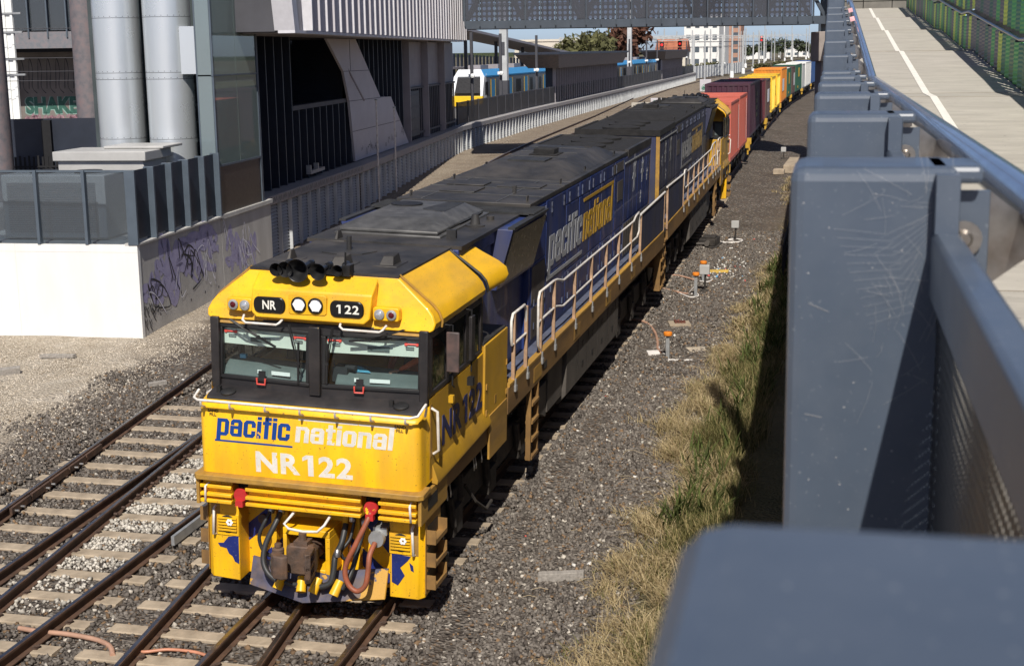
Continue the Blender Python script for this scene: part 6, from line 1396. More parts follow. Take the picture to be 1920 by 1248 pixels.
# ================================================================ platform: fence, shelters, lamp posts, suburban train
def wl_x(y): return float(np.interp(y, [p[1] for p in WL], [p[0] for p in WL]))
M['fence_mesh'] = glass('mesh fence', (.30, .30, .32), .25, rough=.4, refl=.2)
pfn = thing('platform_fence', 'black mesh fence along the platform edge above the louvred wall', 'fence')
y = 70.2
while y < 256:
    y1 = y + 3.2; xa_, xb_ = wl_x(y) - .45, wl_x(y1) - .45
    b = MB(); b.hexa([(xa_, y, 2.5), (xa_ + .03, y, 2.5), (xb_ + .03, y1, 2.5), (xb_, y1, 2.5), (xa_, y, 3.8), (xa_ + .03, y, 3.8), (xb_ + .03, y1, 3.8), (xb_, y1, 3.8)]); b.build('mesh_panel', M['fence_mesh'], pfn)
    b = MB(); b.box((xa_ - .04, y - .04, 2.45), (xa_ + .06, y + .06, 3.88)); b.bar((xa_, y, 3.82), (xb_, y1, 3.82), .03, .03); b.build('fence_post', M['char'], pfn); y = y1
def shelter(y0, y1, h, label):
    xa_, xb_ = wl_x(y0) - .35, wl_x(y1) - .35; L_ = math.hypot(xb_ - xa_, y1 - y0); t = thing('platform_shelter', label, 'shelter', (xa_, y0, 2.45), math.atan2(y1 - y0, xb_ - xa_), 'platform shelters')
    bx('back_wall', (0, .25, 0), (L_, .9, h - .6), M['fin'], t)
    b = MB(); n = int(L_ / 1.25)
    for k in range(n + 1): b.box((k * L_ / n - .07, .0, 0), (k * L_ / n + .07, .249, h - .62))
    b.mi = 1
    for k in range(n):
        if k % 3 != 1: b.box((k * L_ / n + .35, .1, 0), (k * L_ / n + .6, .22, (h - .62) * (.55 if k % 2 else .62)))
    b.each('wall_fin', [M['clad_dk'], M['clad_rib']], t)
    b = MB(); b.loft([[(-1.2, -.5, h - .6), (L_ + 1.2, -.5, h - .6), (L_ + 1.2, 2.2, h - .6), (-1.2, 2.2, h - .6)], [(-3, -.8, h + .55), (L_ + 3, -.8, h + .55), (L_ + 3, 3, h + .55), (-3, 3, h + .55)]]); b.build('roof_fascia', pbr_cache('fascia grey', (.13, .125, .13), .6), t)
    bx('roof_top', (-3.1, -.9, h + .555), (L_ + 3.1, 3.1, h + .75), M['fin'], t)
shelter(108, 149, 3.6, 'nearer dark platform shelter with vertical fins'); shelter(200, 234, 3.6, 'farther dark platform shelter at the platform end')
def lamp(x, y, z0, z1, label, r_=.09, arm=True, mat=None):
    t = thing('lamp_post', label, 'lamp post', (x, y, 0), 0, 'platform lamp posts'); b = MB(); b.box((-r_, -r_, z0), (r_, r_, z1)); b.each('post', mat or M['char'], t)
    b = MB(); b.box((-.2, -.15, z0 + 2.9), (.2, -.05, z0 + 3.1)); b.lathe([(.0, 0), (.14, .1), (.14, .25), (0, .3)], (.15, -.2, z0 + 3.0), (0, -1, 0), 10); b.build('speaker', M['paper'], t)
for k, (y, lb) in enumerate(((76, 'dark platform lamp post next to the building end'), (86, 'second dark platform lamp post, in front of the blue train'), (101, 'third dark platform lamp post before the shelter'), (163, 'dark lamp post just beyond the nearer shelter'), (182, 'dark lamp post midway between the shelters'), (196, 'dark lamp post just before the farther shelter'), (246, 'dark lamp post at the far platform end'))): lamp(wl_x(y) - .7, y, 2.4, 8.2, lb)
# pale square columns carrying the wires
for k, (px, y, zt, lb) in enumerate(((wl_x(92) - 1.6, 92, 12, 'pale square overhead mast on the near platform'), (wl_x(172) - 1.8, 172, 11, 'pale square overhead mast beyond the nearer shelter'))):
    t = thing('overhead_mast', lb, 'mast', (px, y, 2.44)); b = MB(); b.box((-.28, -.28, 2.3), (.28, .28, zt)); b.build('mast_shaft', M['louvre'], t); bx('mast_sleeve', (-.33, -.33, 0), (.33, .33, 2.3), M['char'], t)
    b = MB(); b.box((-.12, -.3, 4.2), (.14, -.285, 5.2)); b.build('number_plate', M['char'], t)
# suburban electric train standing at the far platform
M['emu_blue'] = pbr('train blue', (.06, .33, .68), .4, var=.06); M['emu_y'] = pbr('train yellow', (.82, .52, .02), .45, var=.06); M['emu_gr'] = pbr('train grey', (.09, .10, .115), .45, var=.1); M['emu_w'] = pbr('train white', (.72, .75, .78), .35, var=.04)
E1, E2 = (-28.3, 111.5), (-31.2, 255)
emu = thing('suburban_train', 'blue, white and yellow suburban train standing at the platform', 'train', (E1[0], E1[1], 1.75), math.atan2(E2[1] - E1[1], E2[0] - E1[0]))
for k in range(6):
    x0 = 24 * k + (.0 if k else 0); x1 = x0 + 23.4
    b = MB()
    if k == 0: b.loft([[(x, y, z) for y, z in ((0, .3), (0, 2.9), (.35, 3.55), (2.5, 3.55), (2.85, 2.9), (2.85, .3))] if 0 else [(x + (max(0, z - 1.3) * .45 if x == x0 else 0), y, z) for y, z in ((0, .3), (0, 2.9), (.35, 3.55), (2.5, 3.55), (2.85, 2.9), (2.85, .3))] for x in (x0, x0 + 2.5, x1)])
    else: b.loft([[(x, y, z) for y, z in ((0, .3), (0, 2.9), (.35, 3.55), (2.5, 3.55), (2.85, 2.9), (2.85, .3))] for x in (x0, x1)])
    b.build('carriage', M['emu_gr'], emu, bevel=.05)
    b = MB(); b.loft([[(x, y, z) for y, z in ((-.012, 2.86), (-.02, 3.0), (.33, 3.57), (.7, 3.57), (.4, 3.3))] for x in (x0 + (1.0 if k == 0 else .1), x1 - .1)]); b.build('roof_band', M['emu_blue'], emu)
    for j in range(3):
        xd = x0 + 4.2 + 7.2 * j
        b = MB(); b.box((xd - .75, -.014, .45), (xd + .75, -.004, 2.6)); b.build('door', M['emu_blue'], emu); b = MB(); b.box((xd - .95, -.02, .45), (xd - .75, -.003, 2.65)); b.box((xd + .75, -.02, .45), (xd + .95, -.003, 2.65)); b.each('door_post', M['emu_y'], emu)
    for j in range(4):
        xw = x0 + (1.6, 7.8, 15.0, 21.2)[j]; b = MB(); b.box((xw - (1.1 if j in (1, 2) else .6), -.016, 1.25), (xw + (1.1 if j in (1, 2) else .6), -.004, 2.45)); b.build('window', M['plate'], emu)
    b = MB()
    for j in range(3): b.box((x0 + 3 + 7 * j, .9, 3.551), (x0 + 6 + 7 * j, 2.1, 3.95))
    b.each('roof_unit', M['clad_dk'], emu)
b = MB(); b.loft([[(-.02 + max(0, z - 1.3) * .45 - .012, y, z) for y, z in ((.2, 1.45), (2.65, 1.45), (2.5, 2.85), (.35, 2.85))], [(-.0 + max(0, z - 1.3) * .45 + .02, y, z) for y, z in ((.2, 1.45), (2.65, 1.45), (2.5, 2.85), (.35, 2.85))]]); b.build('windscreen', M['plate'], emu)
b = MB(); b.box((-.06, -.02, .25), (.5, 2.87, 1.2)); b.build('yellow_front', M['emu_y'], emu, bevel=.05)
b = MB(); b.loft([[(x, -.016, z0), (x, -.004, z0), (x, -.004, z1), (x, -.016, z1)] for x, z0, z1 in ((.25, .8, 1.6), (.9, .6, 2.4), (1.5, .5, 3.2))]); b.build('white_flash', M['emu_w'], emu)
b = MB(); b.loft([[(-.03 + max(0, z - 1.3) * .45, y, z) for y, z in ((-.02, 1.2), (.19, 1.2), (.34, 2.95), (2.5, 2.95), (2.66, 1.2), (2.87, 1.2), (2.87, 2.9), (2.5, 3.58), (.35, 3.58), (-.02, 2.9))], [(.6 + max(0, z - 1.3) * .45, y, z) for y, z in ((-.02, 1.2), (.19, 1.2), (.34, 2.95), (2.5, 2.95), (2.66, 1.2), (2.87, 1.2), (2.87, 2.9), (2.5, 3.58), (.35, 3.58), (-.02, 2.9))]]); b.build('cab_surround', M['emu_w'], emu)
# slanting canopy roofs of the farther platforms
def canopy(pts, z0, z1, label, zc=.25):
    t = thing('platform_canopy', label, 'canopy'); b = MB()
    (xa_, ya_), (xb_, yb_) = pts; u = Vector((xb_ - xa_, yb_ - ya_, 0)).normalized(); n = Vector((-u.y, u.x, 0)) * 4.5; a = Vector((xa_, ya_, z0)); c = Vector((xb_, yb_, z1)); d = Vector((0, 0, zc))
    b.hexa([a, c, c + n, a + n, a + d, c + d, c + n + d, a + n + d]); b.build('canopy_roof', M['clad_dk'], t)
    b = MB()
    for k in range(5): p = a.lerp(c, .1 + .2 * k) + n * .5; b.box((p.x - .15, p.y - .15, 2.4), (p.x + .15, p.y + .15, p.z))
    b.each('canopy_post', M['char'], t)
canopy([(-33, 112), (-31.5, 168)], 9.6, 6.4, 'long sloping grey canopy roof over the far platform'); canopy([(-40, 100), (-39, 150)], 5.2, 5.0, 'low white canopy edge behind the blue train')
t = thing('slatted_fence', 'dark navy vertical slat fence behind the suburban train', 'fence'); 
for k in range(60):
    b = MB(); z1 = 8.0 - 2.2 * k / 60; b.box((-45 + .14 * k, 105 + 1.1 * k, 2), (-44.9 + .14 * k, 105.75 + 1.1 * k, z1)); b.build('slat', M['fin'], t)
bx('slat_backing', (-46, 105, 2), (-45.2, 130, 6.2), M['char'], t)

# ================================================================ behind the columns, upper left: street bridge, wall with graffiti, mast, cars
st2 = MB().box((-120, 27, 2.4), (-21, 36, 4.0)).box((-120, 36, 2.4), (-25, 85, 4.2)); tag(st2.build('street', pbr('street asphalt', (.16, .15, .14), .9, var=.1, scale=.6)), kind='structure')
rb = thing('road_bridge', 'road overbridge with glass balustrade at the upper left', 'bridge', (-40, 36.5, 0), math.atan2(.245, .969))
b = MB(); b.box((-10, 0, 7.35), (16, 9, 8.05)); b.build('bridge_deck', pbr_cache('overbridge fascia', (.19, .20, .22), .6), rb); bx('deck_soffit', (-10, .3, 7.2), (16, 9, 7.349), M['void'], rb)
b = MB(); b.box((-10, .1, 10.3), (16, 9, 10.8)); b.build('upper_soffit', M['char'], rb)
for k in range(18):
    b = MB(); b.box((2 + k * .82 - .03, -.06, 7.8), (2 + k * .82 + .03, .12, 10.3)); b.build('rail_fin', M['fin_edge'], rb)
for k in range(17):
    b = MB(); b.box((2.05 + k * .82, .15, 8.1), (2.75 + k * .82, .17, 10.3)); b.build('glass_panel', M['gls_screen'], rb)
bx('far_side_screen', (0, 8.5, 8.05), (16, 8.7, 10.3), M['fin'], rb)
gw = thing('graffiti_wall', 'brown abutment wall with green bubble graffiti and drawn figures', 'wall', (-30.5, 41.3, 0), math.atan2(.245, .969))
b = MB(); b.box((-.3, 0, 3.9), (3.0, 4, 7.4)); b.build('abutment', pbr('abutment concrete', (.19, .165, .15), .85, var=.15, scale=1.2), gw)
text('bubble_lettering', 'SHAKE', pbr('graffiti green', (.03, .11, .085), .7, var=.3, scale=5), gw, (.30, -.004, 4.55), (1, 0, 0), (0, 0, 1), .95, off=.05, wscale=.82); text('bubble_outline', 'SHAKE', pbr('graffiti pale', (.24, .36, .32), .7), gw, (.28, -.001, 4.53), (1, 0, 0), (0, 0, 1), .95, off=.075, wscale=.82, depth=.001)
b = MB(); gr = random.Random(21)
for k in range(30): x0 = .2 + 2.5 * gr.random(); z0 = 4.15 + .22 * gr.random(); ribbon(b, [(x0, z0), (x0 + .1, z0 + .15), (x0 + .2, z0 - .05)], .035, -.002)
b.build('graffiti_band', pbr('graffiti mixed', (.3, .16, .2), .7, var=.5, scale=6), gw)
b = MB()
for k in range(7): x0 = .1 + .4 * k; ribbon(b, [(x0, 5.6), (x0 + .1, 6.9), (x0 + .22, 6.4), (x0 + .15, 5.7), (x0 + .35, 5.4)], .02, -.002)
b.build('graffiti_drawing', M['graf_black'], gw); b = MB(); b.box((-.12, -.3, 3.9), (.0, -.2, 5.6)); b.box((2.75, -.3, 3.9), (2.85, -.2, 5.8)); b.each('post', M['void'], gw)
def car(x, y, z, rz, label, mat):
    t = thing('parked_car', label, 'car', (x, y, z), rz, 'cars beyond the abutment')
    b = MB(); b.loft([[(-.85, yy, .35), (.85, yy, .35), (.88, yy, zz * .7), (.72, yy, zz), (-.72, yy, zz), (-.88, yy, zz * .7)] for yy, zz in ((-2.1, .72), (-1.1, .95), (-.9, .98), (1.6, .98), (2.1, .85))]); b.build('body', mat, t, smooth=40, bevel=.05)
    b = MB(); b.loft([[(-.74, -1.0, .97), (.74, -1.0, .97), (.72, 1.5, .97), (-.72, 1.5, .97)], [(-.58, -.3, 1.42), (.58, -.3, 1.42), (.58, 1.0, 1.42), (-.58, 1.0, 1.42)]]); b.build('cabin', M['plate'], t, bevel=.04)
    b = MB(); b.box((-.56, -.28, 1.42), (.56, .98, 1.45)); b.build('roof', mat, t)
    for sx in (-.8, .8):
        for sy in (-1.3, 1.3): b = MB(); b.lathe([(.0, -.1), (.3, -.1), (.32, 0), (.3, .1), (0, .1)], (sx, sy, .32), (1, 0, 0), 14); b.build('wheel', M['rubber'], t)
    for sx in (-.6, .6): b = MB(); b.box((sx - .18, -2.13, .55), (sx + .18, -2.08, .7)); b.build('headlight', M['lens'], t)
car_b = pbr('car dark blue', (.02, .04, .09), .25, coat=.6)
car(-31.6, 52, 4.2, R(-62), 'nearer dark blue car beyond the abutment', car_b); car(-35.2, 58, 4.2, R(-62), 'second dark car parked just behind the blue one', pbr('car steel blue', (.05, .08, .13), .25, coat=.6)); car(-35.5, 44, 4.2, R(-62), 'silver car glimpsed left of the graffiti wall', pbr('car silver', (.3, .32, .34), .3, metal=.5))
bw = thing('street_building', 'pale street building behind the parked cars', 'building', (-46, 70, 4.2), R(14)); bx('facade', (-6, 0, 0), (10, 6, 3.2), M['clad_rib'], bw); bx('shopfront', (-5, -.05, .2), (9, 0, 2.2), M['void'], bw); b = MB(); b.box((.5, -.12, 0), (.9, -.051, 2.4)); b.box((5, -.12, 0), (5.4, -.051, 2.4)); b.each('pier', M['paper'], bw)
for k, (x, y, r_, lb) in enumerate(((-19.08, 27.95, .45, 'smooth grey concrete column left of the zinc columns'), (-19.9, 23.6, .5, 'grey concrete column cut by the left picture edge'))):
    t = thing('concrete_column', lb, 'column', (x, y, 2.4)); b = MB(); b.lathe([(r_, 0), (r_, 9)], (0, 0, 0), (0, 0, 1), 32); b.build('shaft', pbr_cache('shade-painted column', (.17, .16, .175), .7), t, smooth=40); bx('base', (-r_ - .1, -r_ - .1, 0), (r_ + .1, r_ + .1, .15), M['concrete'], t)  # both columns get a darkened colour that stands for shade
t = thing('overhead_mast', 'white lattice overhead mast in front of the graffiti wall', 'mast', (-25.6, 33.5, 4.0)); b = MB()
for dx in (-.16, .16): b.box((dx - .05, -.05, 0), (dx + .05, .05, 5.4))
b.box((-.1, .0, 0), (.1, .03, 5.4))
b.build('mast_shaft', M['paper'], t); b = MB()
for z in (4.6, 3.9, 2.9, 2.3): b.box((-.9, -.08, z), (.6, .0, z + .07)); b.box((-.55, -.12, z - .1), (-.45, -.02, z + .15))
b.box((-.85, -.06, 2.1), (-.75, .02, 4.7)); b.build('cross_arm', M['galv'], t)
b = MB()
for z in (7.0, 6.5, 6.15, 8.1): b.tube([(-34, 30.5, z), (-16, 35.5, z - .1)], .012, 4)
tag(b.build('overhead_wire', M['char']), 'overhead wires crossing in front of the graffiti wall', 'wires')
pal = thing('palisade_fence', 'black palisade fence and dark screen behind the plant unit', 'fence', (-25.0, 24.6, 2.42), math.atan2(.245, .969))
for k in range(64): b = MB(); b.box((k * .15 - .03, 0, 0), (k * .15 + .03, .03, 1.35 + .04 * (k % 2))); b.build('pale', M['void'], pal)
bx('dark_screen', (0, .9, 0), (9.4, .95, 2.55), M['fin'], pal); b = MB()
for k in range(5): b.box((1.2 + 2 * k, .7, 0), (1.5 + 2 * k, .899, 2.5))
b.box((0, -.03, 1.0), (9.4, -.001, 1.06)); b.each('frame_post', M['void'], pal)

# ================================================================ far field: masts, gantries, signals, buildings, trees
def str_ord(k): return ['first', 'second', 'third', 'fourth', 'fifth', 'sixth', 'seventh', 'eighth', 'ninth', 'tenth', 'eleventh'][k // 2]
def mast(x, y, h, r_, label, base=True):
    t = thing('overhead_mast', label, 'mast', (x, y, .85), 0, 'overhead line masts'); b = MB(); b.tube([(0, 0, 0), (0, 0, h)], [r_, r_ * .75], 8); b.build('mast_shaft', M['galv_l'], t)
    if base: b = MB(); b.lathe([(r_ * 1.9, 0), (r_ * 1.9, 1.2), (r_, 1.3)], (0, 0, 0), (0, 0, 1), 10); b.build('footing', M['paper'], t)
    return t
_nd = ['nearest', 'second nearest', 'third nearest', 'fourth nearest', 'fifth nearest', 'sixth nearest', 'seventh nearest', 'eighth nearest', 'ninth nearest', 'tenth nearest', 'eleventh nearest', 'twelfth nearest', 'thirteenth nearest', 'farthest']
_o = sorted(range(14), key=lambda i: (398, 430, 367, 330, 640, 700, 690, 600, 850, 770, 710, 420, 520, 640.5)[i]); MASTL = [None] * 14
for _r, _i in enumerate(_o): MASTL[_i] = _nd[_r] + ' galvanised overhead mast among the far running lines'
M['galv_l'] = pbr('pale galvanised', (.52, .53, .52), .5, metal=.3, var=.1)
mast(-22.6, 286, 12.5, .22, 'tall bare mast nearest the wagons with white footing'); m0 = mast(-17.8, 196, 8.6, .15, 'grey mast with white footing beside the container roofs')
for k, (x, y, h) in enumerate(((-31.7, 398, 12), (-32.5, 430, 12), (-25, 367, 10), (-24.2, 330, 10), (-42, 640, 14), (-44, 700, 14), (-33.6, 690, 16), (-39.6, 600, 15), (-50, 850, 16), (-29.2, 770, 17), (-27.7, 710, 15), (-56, 420, 12), (-62, 520, 13), (-70, 640, 14))): mast(x, y, h, .22, MASTL[k])
for k in range(22):
    y = 300 + 28 * k; x = -24 - .028 * (y - 300) - (7 * ((k * 5) % 4)); mast(x, y, 8.5 + .006 * y, .15 + .0001 * y, ('left hand ' if k % 2 else 'right hand ') + 'thin pale wire mast, ' + str_ord(k) + ' row back beyond the platform', k % 3 == 0)
for k, (xa, xb) in enumerate(((-27, -22), (-35, -30), (-43, -40))):
    b = MB(); b.tube([(xa, 262, 7.0), (xb, 760, 8.5)], .035, 4); b.tube([(xa, 262, 8.2), (xb, 760, 9.8)], .03, 4); tag(b.build('overhead_wire', M['char']), ['nearest', 'middle', 'farthest'][k] + ' pair of overhead wires beyond the platform end', 'wires')
def gantry(y, x0, x1, z, label):
    t = thing('signal_gantry', label, 'gantry', (0, y, .85), 0, 'overhead gantries'); b = MB()
    for x in (x0, x1): b.box((x - .2, -.2, 0), (x + .2, .2, z + .7))
    b.each('gantry_leg', M['galv_l'], t); b = MB(); b.box((x0, -.15, z), (x1, .15, z + .12)); b.box((x0, -.15, z + .6), (x1, .15, z + .72)); n = int((x1 - x0) / 1.2)
    for k in range(n): b.bar((x0 + (x1 - x0) * k / n, 0, z), (x0 + (x1 - x0) * (k + 1) / n, 0, z + .7 if k % 2 == 0 else z), .05, .05)
    b.build('gantry_beam', M['galv_l'], t); return t
gantry(262, -44, -27.6, 7.6, 'pale portal gantry at the platform end'); gantry(300, -62, -26, 8.2, 'second portal gantry behind the platform end'); gantry(370, -75, -28, 8.6, 'third gantry over the running lines'); gantry(470, -80, -30, 9.2, 'fourth gantry over the running lines'); gantry(600, -95, -28, 10.5, 'fifth gantry over the running lines'); gantry(780, -110, -25, 12, 'farthest gantry before the skyline')
RED = emit('signal red', (.8, .02, .02), .9)
def signal(x, y, z, label, s=1.):
    t = thing('rail_signal', label, 'signal', (x, y, .85), 0, 'red rail signals'); b = MB(); b.cyl((0, 0, 0), (0, 0, z + 1.2), .10, n=8); b.build('signal_post', M['galv_l'], t)
    for dz in (0, -1.35): b = MB(); b.box((-.42 * s, -.3, z + dz - .6), (.42 * s, -.1, z + dz + .6)); b.build('signal_head', M['rubber'], t); b = MB(); b.lathe([(.0, .02), (.26 * s, .0)], (0, -.31, z + dz), (0, -1, 0), 12, False); b.build('red_lamp', RED, t)
signal(-36.6, 282, 6.9, 'left of the two paired red signals at the platform end'); signal(-33.7, 288, 7.1, 'right of the two paired red signals at the platform end'); signal(-42.5, 620, 10.5, 'small red signal far down the line', 1.6)
b = MB(); b.box((-37.5, 281.6, 8.9), (-33, 287.8, 9.05)); tag(b.build('signal_walkway', M['galv_l']), 'slim walkway bar joining the two paired red signals', 'walkway')
# retaining fence beyond the platform end
t = thing('line_fence', 'pale grey fence wall beyond the platform end', 'fence')
FW = [(-33.5, 268), (-26.8, 262), (-26.0, 300), (-28, 380)]
for k in range(24):
    f = k / 24; x0, y0 = -30.2 + 4 * f, 258 + 95 * f; b = MB(); b.box((x0, y0, .8), (x0 + .25, y0 + 3.7, 3.4)); b.build('fence_panel', M['louvre'], t)
def block(name, label, x, y, w_, d, h, mat, win=None, rz=0, cat='building', roof=None):
    t = thing(name, label, cat, (x, y, .85), rz); bx('walls', (-w_ / 2, 0, 0), (w_ / 2, d, h), mat, t)
    if roof is not None:
        b = MB(); b.loft([[(-w_ / 2 - .3, -.4, h), (w_ / 2 + .3, -.4, h), (w_ / 2 + .3, d, h), (-w_ / 2 - .3, d, h)], [(-w_ / 2 - .3, d / 2 - .1, h + 3), (w_ / 2 + .3, d / 2 - .1, h + 3), (w_ / 2 + .3, d / 2, h + 3), (-w_ / 2 - .3, d / 2, h + 3)]]); b.build('roof', roof, t)
    else: bx('parapet', (-w_ / 2 - .2, -.2, h + .001), (w_ / 2 + .2, d, h + .5), mat, t)
    if win:
        nx_, nz_ = win
        for i in range(nx_):
            for j in range(nz_):
                b = MB(); wx = w_ / nx_; hz = h / nz_; b.box((-w_ / 2 + wx * (i + .25), -.06, hz * (j + .3)), (-w_ / 2 + wx * (i + .75), -.001, hz * (j + .75))); b.build('window', M['win_far'], t)
    return t
M['win_far'] = pbr('far window', (.09, .11, .13), .2); M['bw1'] = pbr('cream render', (.62, .57, .48), .8, var=.05); M['bw2'] = pbr('white render', (.76, .75, .72), .8, var=.05); M['brick'] = pbr('salmon brick', (.42, .24, .17), .85, var=.1, scale=.5); M['tile'] = pbr('orange tile roof', (.36, .13, .07), .8, var=.2, scale=1)
block('apartment_block', 'big white apartment block behind the paired signals', -47.5, 443, 11, 14, 15, M['bw2'], (4, 4)); block('apartment_block', 'white building with arched gable right of the apartment block', -49.6, 496, 8, 14, 17.5, M['bw2'], (2, 4)); block('apartment_block', 'salmon and cream flats right of the white blocks', -50.2, 558, 9, 14, 16.0, M['brick'], (2, 5)); block('townhouse', 'low cream house with orange tiled roof behind the platform end', -41.5, 330, 7, 8, 5.5, M['bw1'], (3, 2), roof=M['tile']); block('warehouse', 'pale low warehouse behind the platform trees', -64, 318, 26, 20, 8.2, M['bw1'], (6, 1)); block('warehouse', 'long pale concrete building above the sloping canopy', -110, 240, 55, 30, 11.5, M['bw1'], (8, 1)); block('townhouse', 'white house low on the far skyline', -40, 900, 20, 10, 7, M['bw2'], (4, 2)); block('townhouse', 'small white shed far down the line', -62, 760, 26, 10, 6, M['bw2'], (4, 1))
LEAF = {k: pbr('foliage ' + k, c_, .8, var=.35, scale=.6) for k, c_ in (('olive', (.10, .10, .035)), ('dark', (.045, .06, .025)), ('rust', (.11, .045, .025)))}
M['bark'] = pbr('bark', (.09, .07, .055), .9)
def tree(x, y, z0, h, rx, label, kind, seed, n=900, leaf=.5, group=None):
    t = thing('tree', label, 'tree', (x, y, z0), 0, group); r_ = np.random.default_rng(seed)
    b = MB(); b.tube([(0, 0, 0), (.1, 0, h * .3), (-.05, .1, h * .55)], [h * .03, h * .022, h * .012], 8)
    for k in range(6): a = k * 1.05; b.tube([(.05, 0, h * (.3 + .04 * k)), (rx * .45 * math.cos(a), rx * .45 * math.sin(a), h * (.55 + .03 * k)), (rx * .7 * math.cos(a), rx * .7 * math.sin(a), h * (.66 + .03 * k))], [h * .014, h * .008, h * .003], 5)
    b.build('trunk', M['bark'], t)
    cl = r_.normal(size=(16, 3)); cl /= np.linalg.norm(cl, axis=1)[:, None]; cl *= r_.uniform(.35, .85, (16, 1)); cs_ = r_.uniform(.22, .42, 16)
    ci = r_.integers(0, 16, n); p = cl[ci] + r_.normal(size=(n, 3)) * cs_[ci][:, None] * .55; p = p * np.array([rx, rx, h * .36]) + np.array([0, 0, h * .64])
    q = r_.normal(size=(n, 2, 3)); q /= np.linalg.norm(q, axis=2)[:, :, None]; s_ = leaf * r_.uniform(.5, 1.2, (n, 1))
    v = np.stack([p - q[:, 0] * s_, p + q[:, 1] * s_ * .6, p + q[:, 0] * s_, p - q[:, 1] * s_ * .6], 1).reshape(-1, 3); f = np.arange(4 * n).reshape(-1, 4)
    me = bpy.data.meshes.new('crown'); me.from_pydata(v.tolist(), [], f.tolist()); me.materials.append(LEAF[kind]); link('crown', me, t)
tree(-34.5, 200, .9, 9.6, 3.6, 'olive green tree behind the nearer shelter', 'olive', 1, 1400, .55); tree(-33.4, 222, .9, 11, 4.6, 'large rust brown autumn tree behind the shelter', 'rust', 2, 2200, .6); tree(-41.5, 214, .9, 8.4, 3.2, 'round olive tree left of the rust brown one', 'olive', 3, 1200, .5); tree(-52, 118, 2, 9, 5, 'olive tree under the sloping canopy', 'olive', 4, 1500, .45); tree(-58, 135, 2, 9.5, 5, 'second olive tree under the sloping canopy', 'olive', 5, 1500, .45)
for k in range(9): tree(-64 + 5.5 * k + rnd.uniform(-1, 1), 560 + 45 * k, .9, rnd.uniform(8, 12), rnd.uniform(5, 8), _nd[k] + ' dark scrubby tree on the far skyline', 'dark', 30 + k, 500, 1.0, 'skyline trees')
tree(-33, 64, 4.2, 8.5, 3.2, 'yellowing tree above the parked cars', 'olive', 8, 1200, .35)
b = MB(); b.box((-900, 1500, .5), (900, 1520, 5.5)); tag(b.build('skyline_trees', LEAF['dark']), kind='structure')
for k, (x, y, s_, kd) in enumerate(((-33, 300, 2.2, 'olive'), (-31, 318, 2.6, 'olive'), (-28.5, 262, 1.6, 'olive'), (-20, 330, 2.2, 'olive'), (-17, 345, 2.4, 'olive'), (-14, 365, 2.2, 'olive'))):
    tree(x, y, .6, s_ * 1.3, s_, ['low dry bush in the grass below the paired signals', 'second low dry bush right of the signals', 'small green bush at the platform end', 'scrub bush on the bank above the containers, left', 'scrub bush on the bank above the containers, middle', 'scrub bush on the bank above the containers, right'][k], kd, 60 + k, 700, .35)
# ================================================================ trackside things on the right
M['orange_cap'] = pbr('orange cap', (.72, .22, .02), .5, var=.15, scale=8)
M['timber'] = pbr('weathered timber', (.30, .275, .245), .9, var=.2, scale=3, stretch=(8, 1, 8), bump=.3, bscale=30)
M['cable'] = pbr('brown cable sheath', (.40, .235, .16), .7, var=.15, scale=4)
M['cable_w'] = pbr('white cable', (.74, .70, .66), .6, var=.08)
def bollard(x, y, h, label):
    z = gz(x, y); t = thing('cable_post', label, 'post', (x, y, z), 0, 'orange capped cable posts'); b = MB(); b.box((-.04, -.04, -.1), (.04, .04, h - .06)); b.build('stem', M['galv'], t)
    b = MB(); b.lathe([(.085, 0), (.10, .015), (.10, .075), (.085, .09), (.0, .095)], (0, 0, h - .08), (0, 0, 1), 18); b.build('cap', M['orange_cap'], t, smooth=40)
bollard(2.30, 15.8, .60, 'orange capped cable post nearest the camera with white cables'); bollard(2.02, 23.3, .66, 'orange capped cable post beside the grey junction box'); bollard(1.96, 25.6, .60, 'orange capped cable post half hidden behind the grey box')
def jbox(x, y, h, s, label):
    z = gz(x, y); t = thing('junction_box', label, 'junction box', (x, y, z), 0, 'grey junction boxes'); b = MB(); b.cyl((0, 0, -.1), (.02, 0, h), .03, n=8); b.lathe([(.14, 0), (.12, .06), (.03, .08)], (0, 0, 0), (0, 0, 1), 12); b.build('stem', M['under'], t); b = MB(); b.box((-s, -s * .6, h), (s, s * .6, h + s * 1.9)); b.build('box', M['ac'], t, bevel=.015)
jbox(2.18, 24.0, .50, .14, 'grey junction box on a post beside the litter'); jbox(2.12, 33.6, .46, .13, 'grey junction box on a thin post near the point machine'); jbox(1.7, 66.5, .4, .14, 'grey junction box far along near the footbridge shadow')
def cable(name, pts, r_, mat, label):
    P_ = smooth_pts([(p[0], p[1], gz(p[0], p[1]) + (p[2] if len(p) > 2 else .03)) for p in pts], 5); return tag(MB().tube(P_, r_, 6).build(name, mat, None, smooth=80), label, 'cable')
cable('cable', [(.6, 19.3), (1.2, 19.15), (1.6, 18.4), (1.86, 17.2), (1.95, 16.6), (2.1, 16.2)], .035, M['cable'], 'brown cable curving from the train to the nearest orange post')
cable('cable', [(1.95, 16.8), (2.05, 16.3, .05), (2.2, 15.95, .2), (2.28, 15.82, .45)], .014, M['cable_w'], 'thin white cable climbing the nearest orange post'); cable('cable', [(1.9, 16.7), (2.15, 16.1, .04), (2.26, 15.86, .1), (2.33, 15.83, .4)], .014, M['cable_w'], 'second thin white cable beside the nearest orange post')
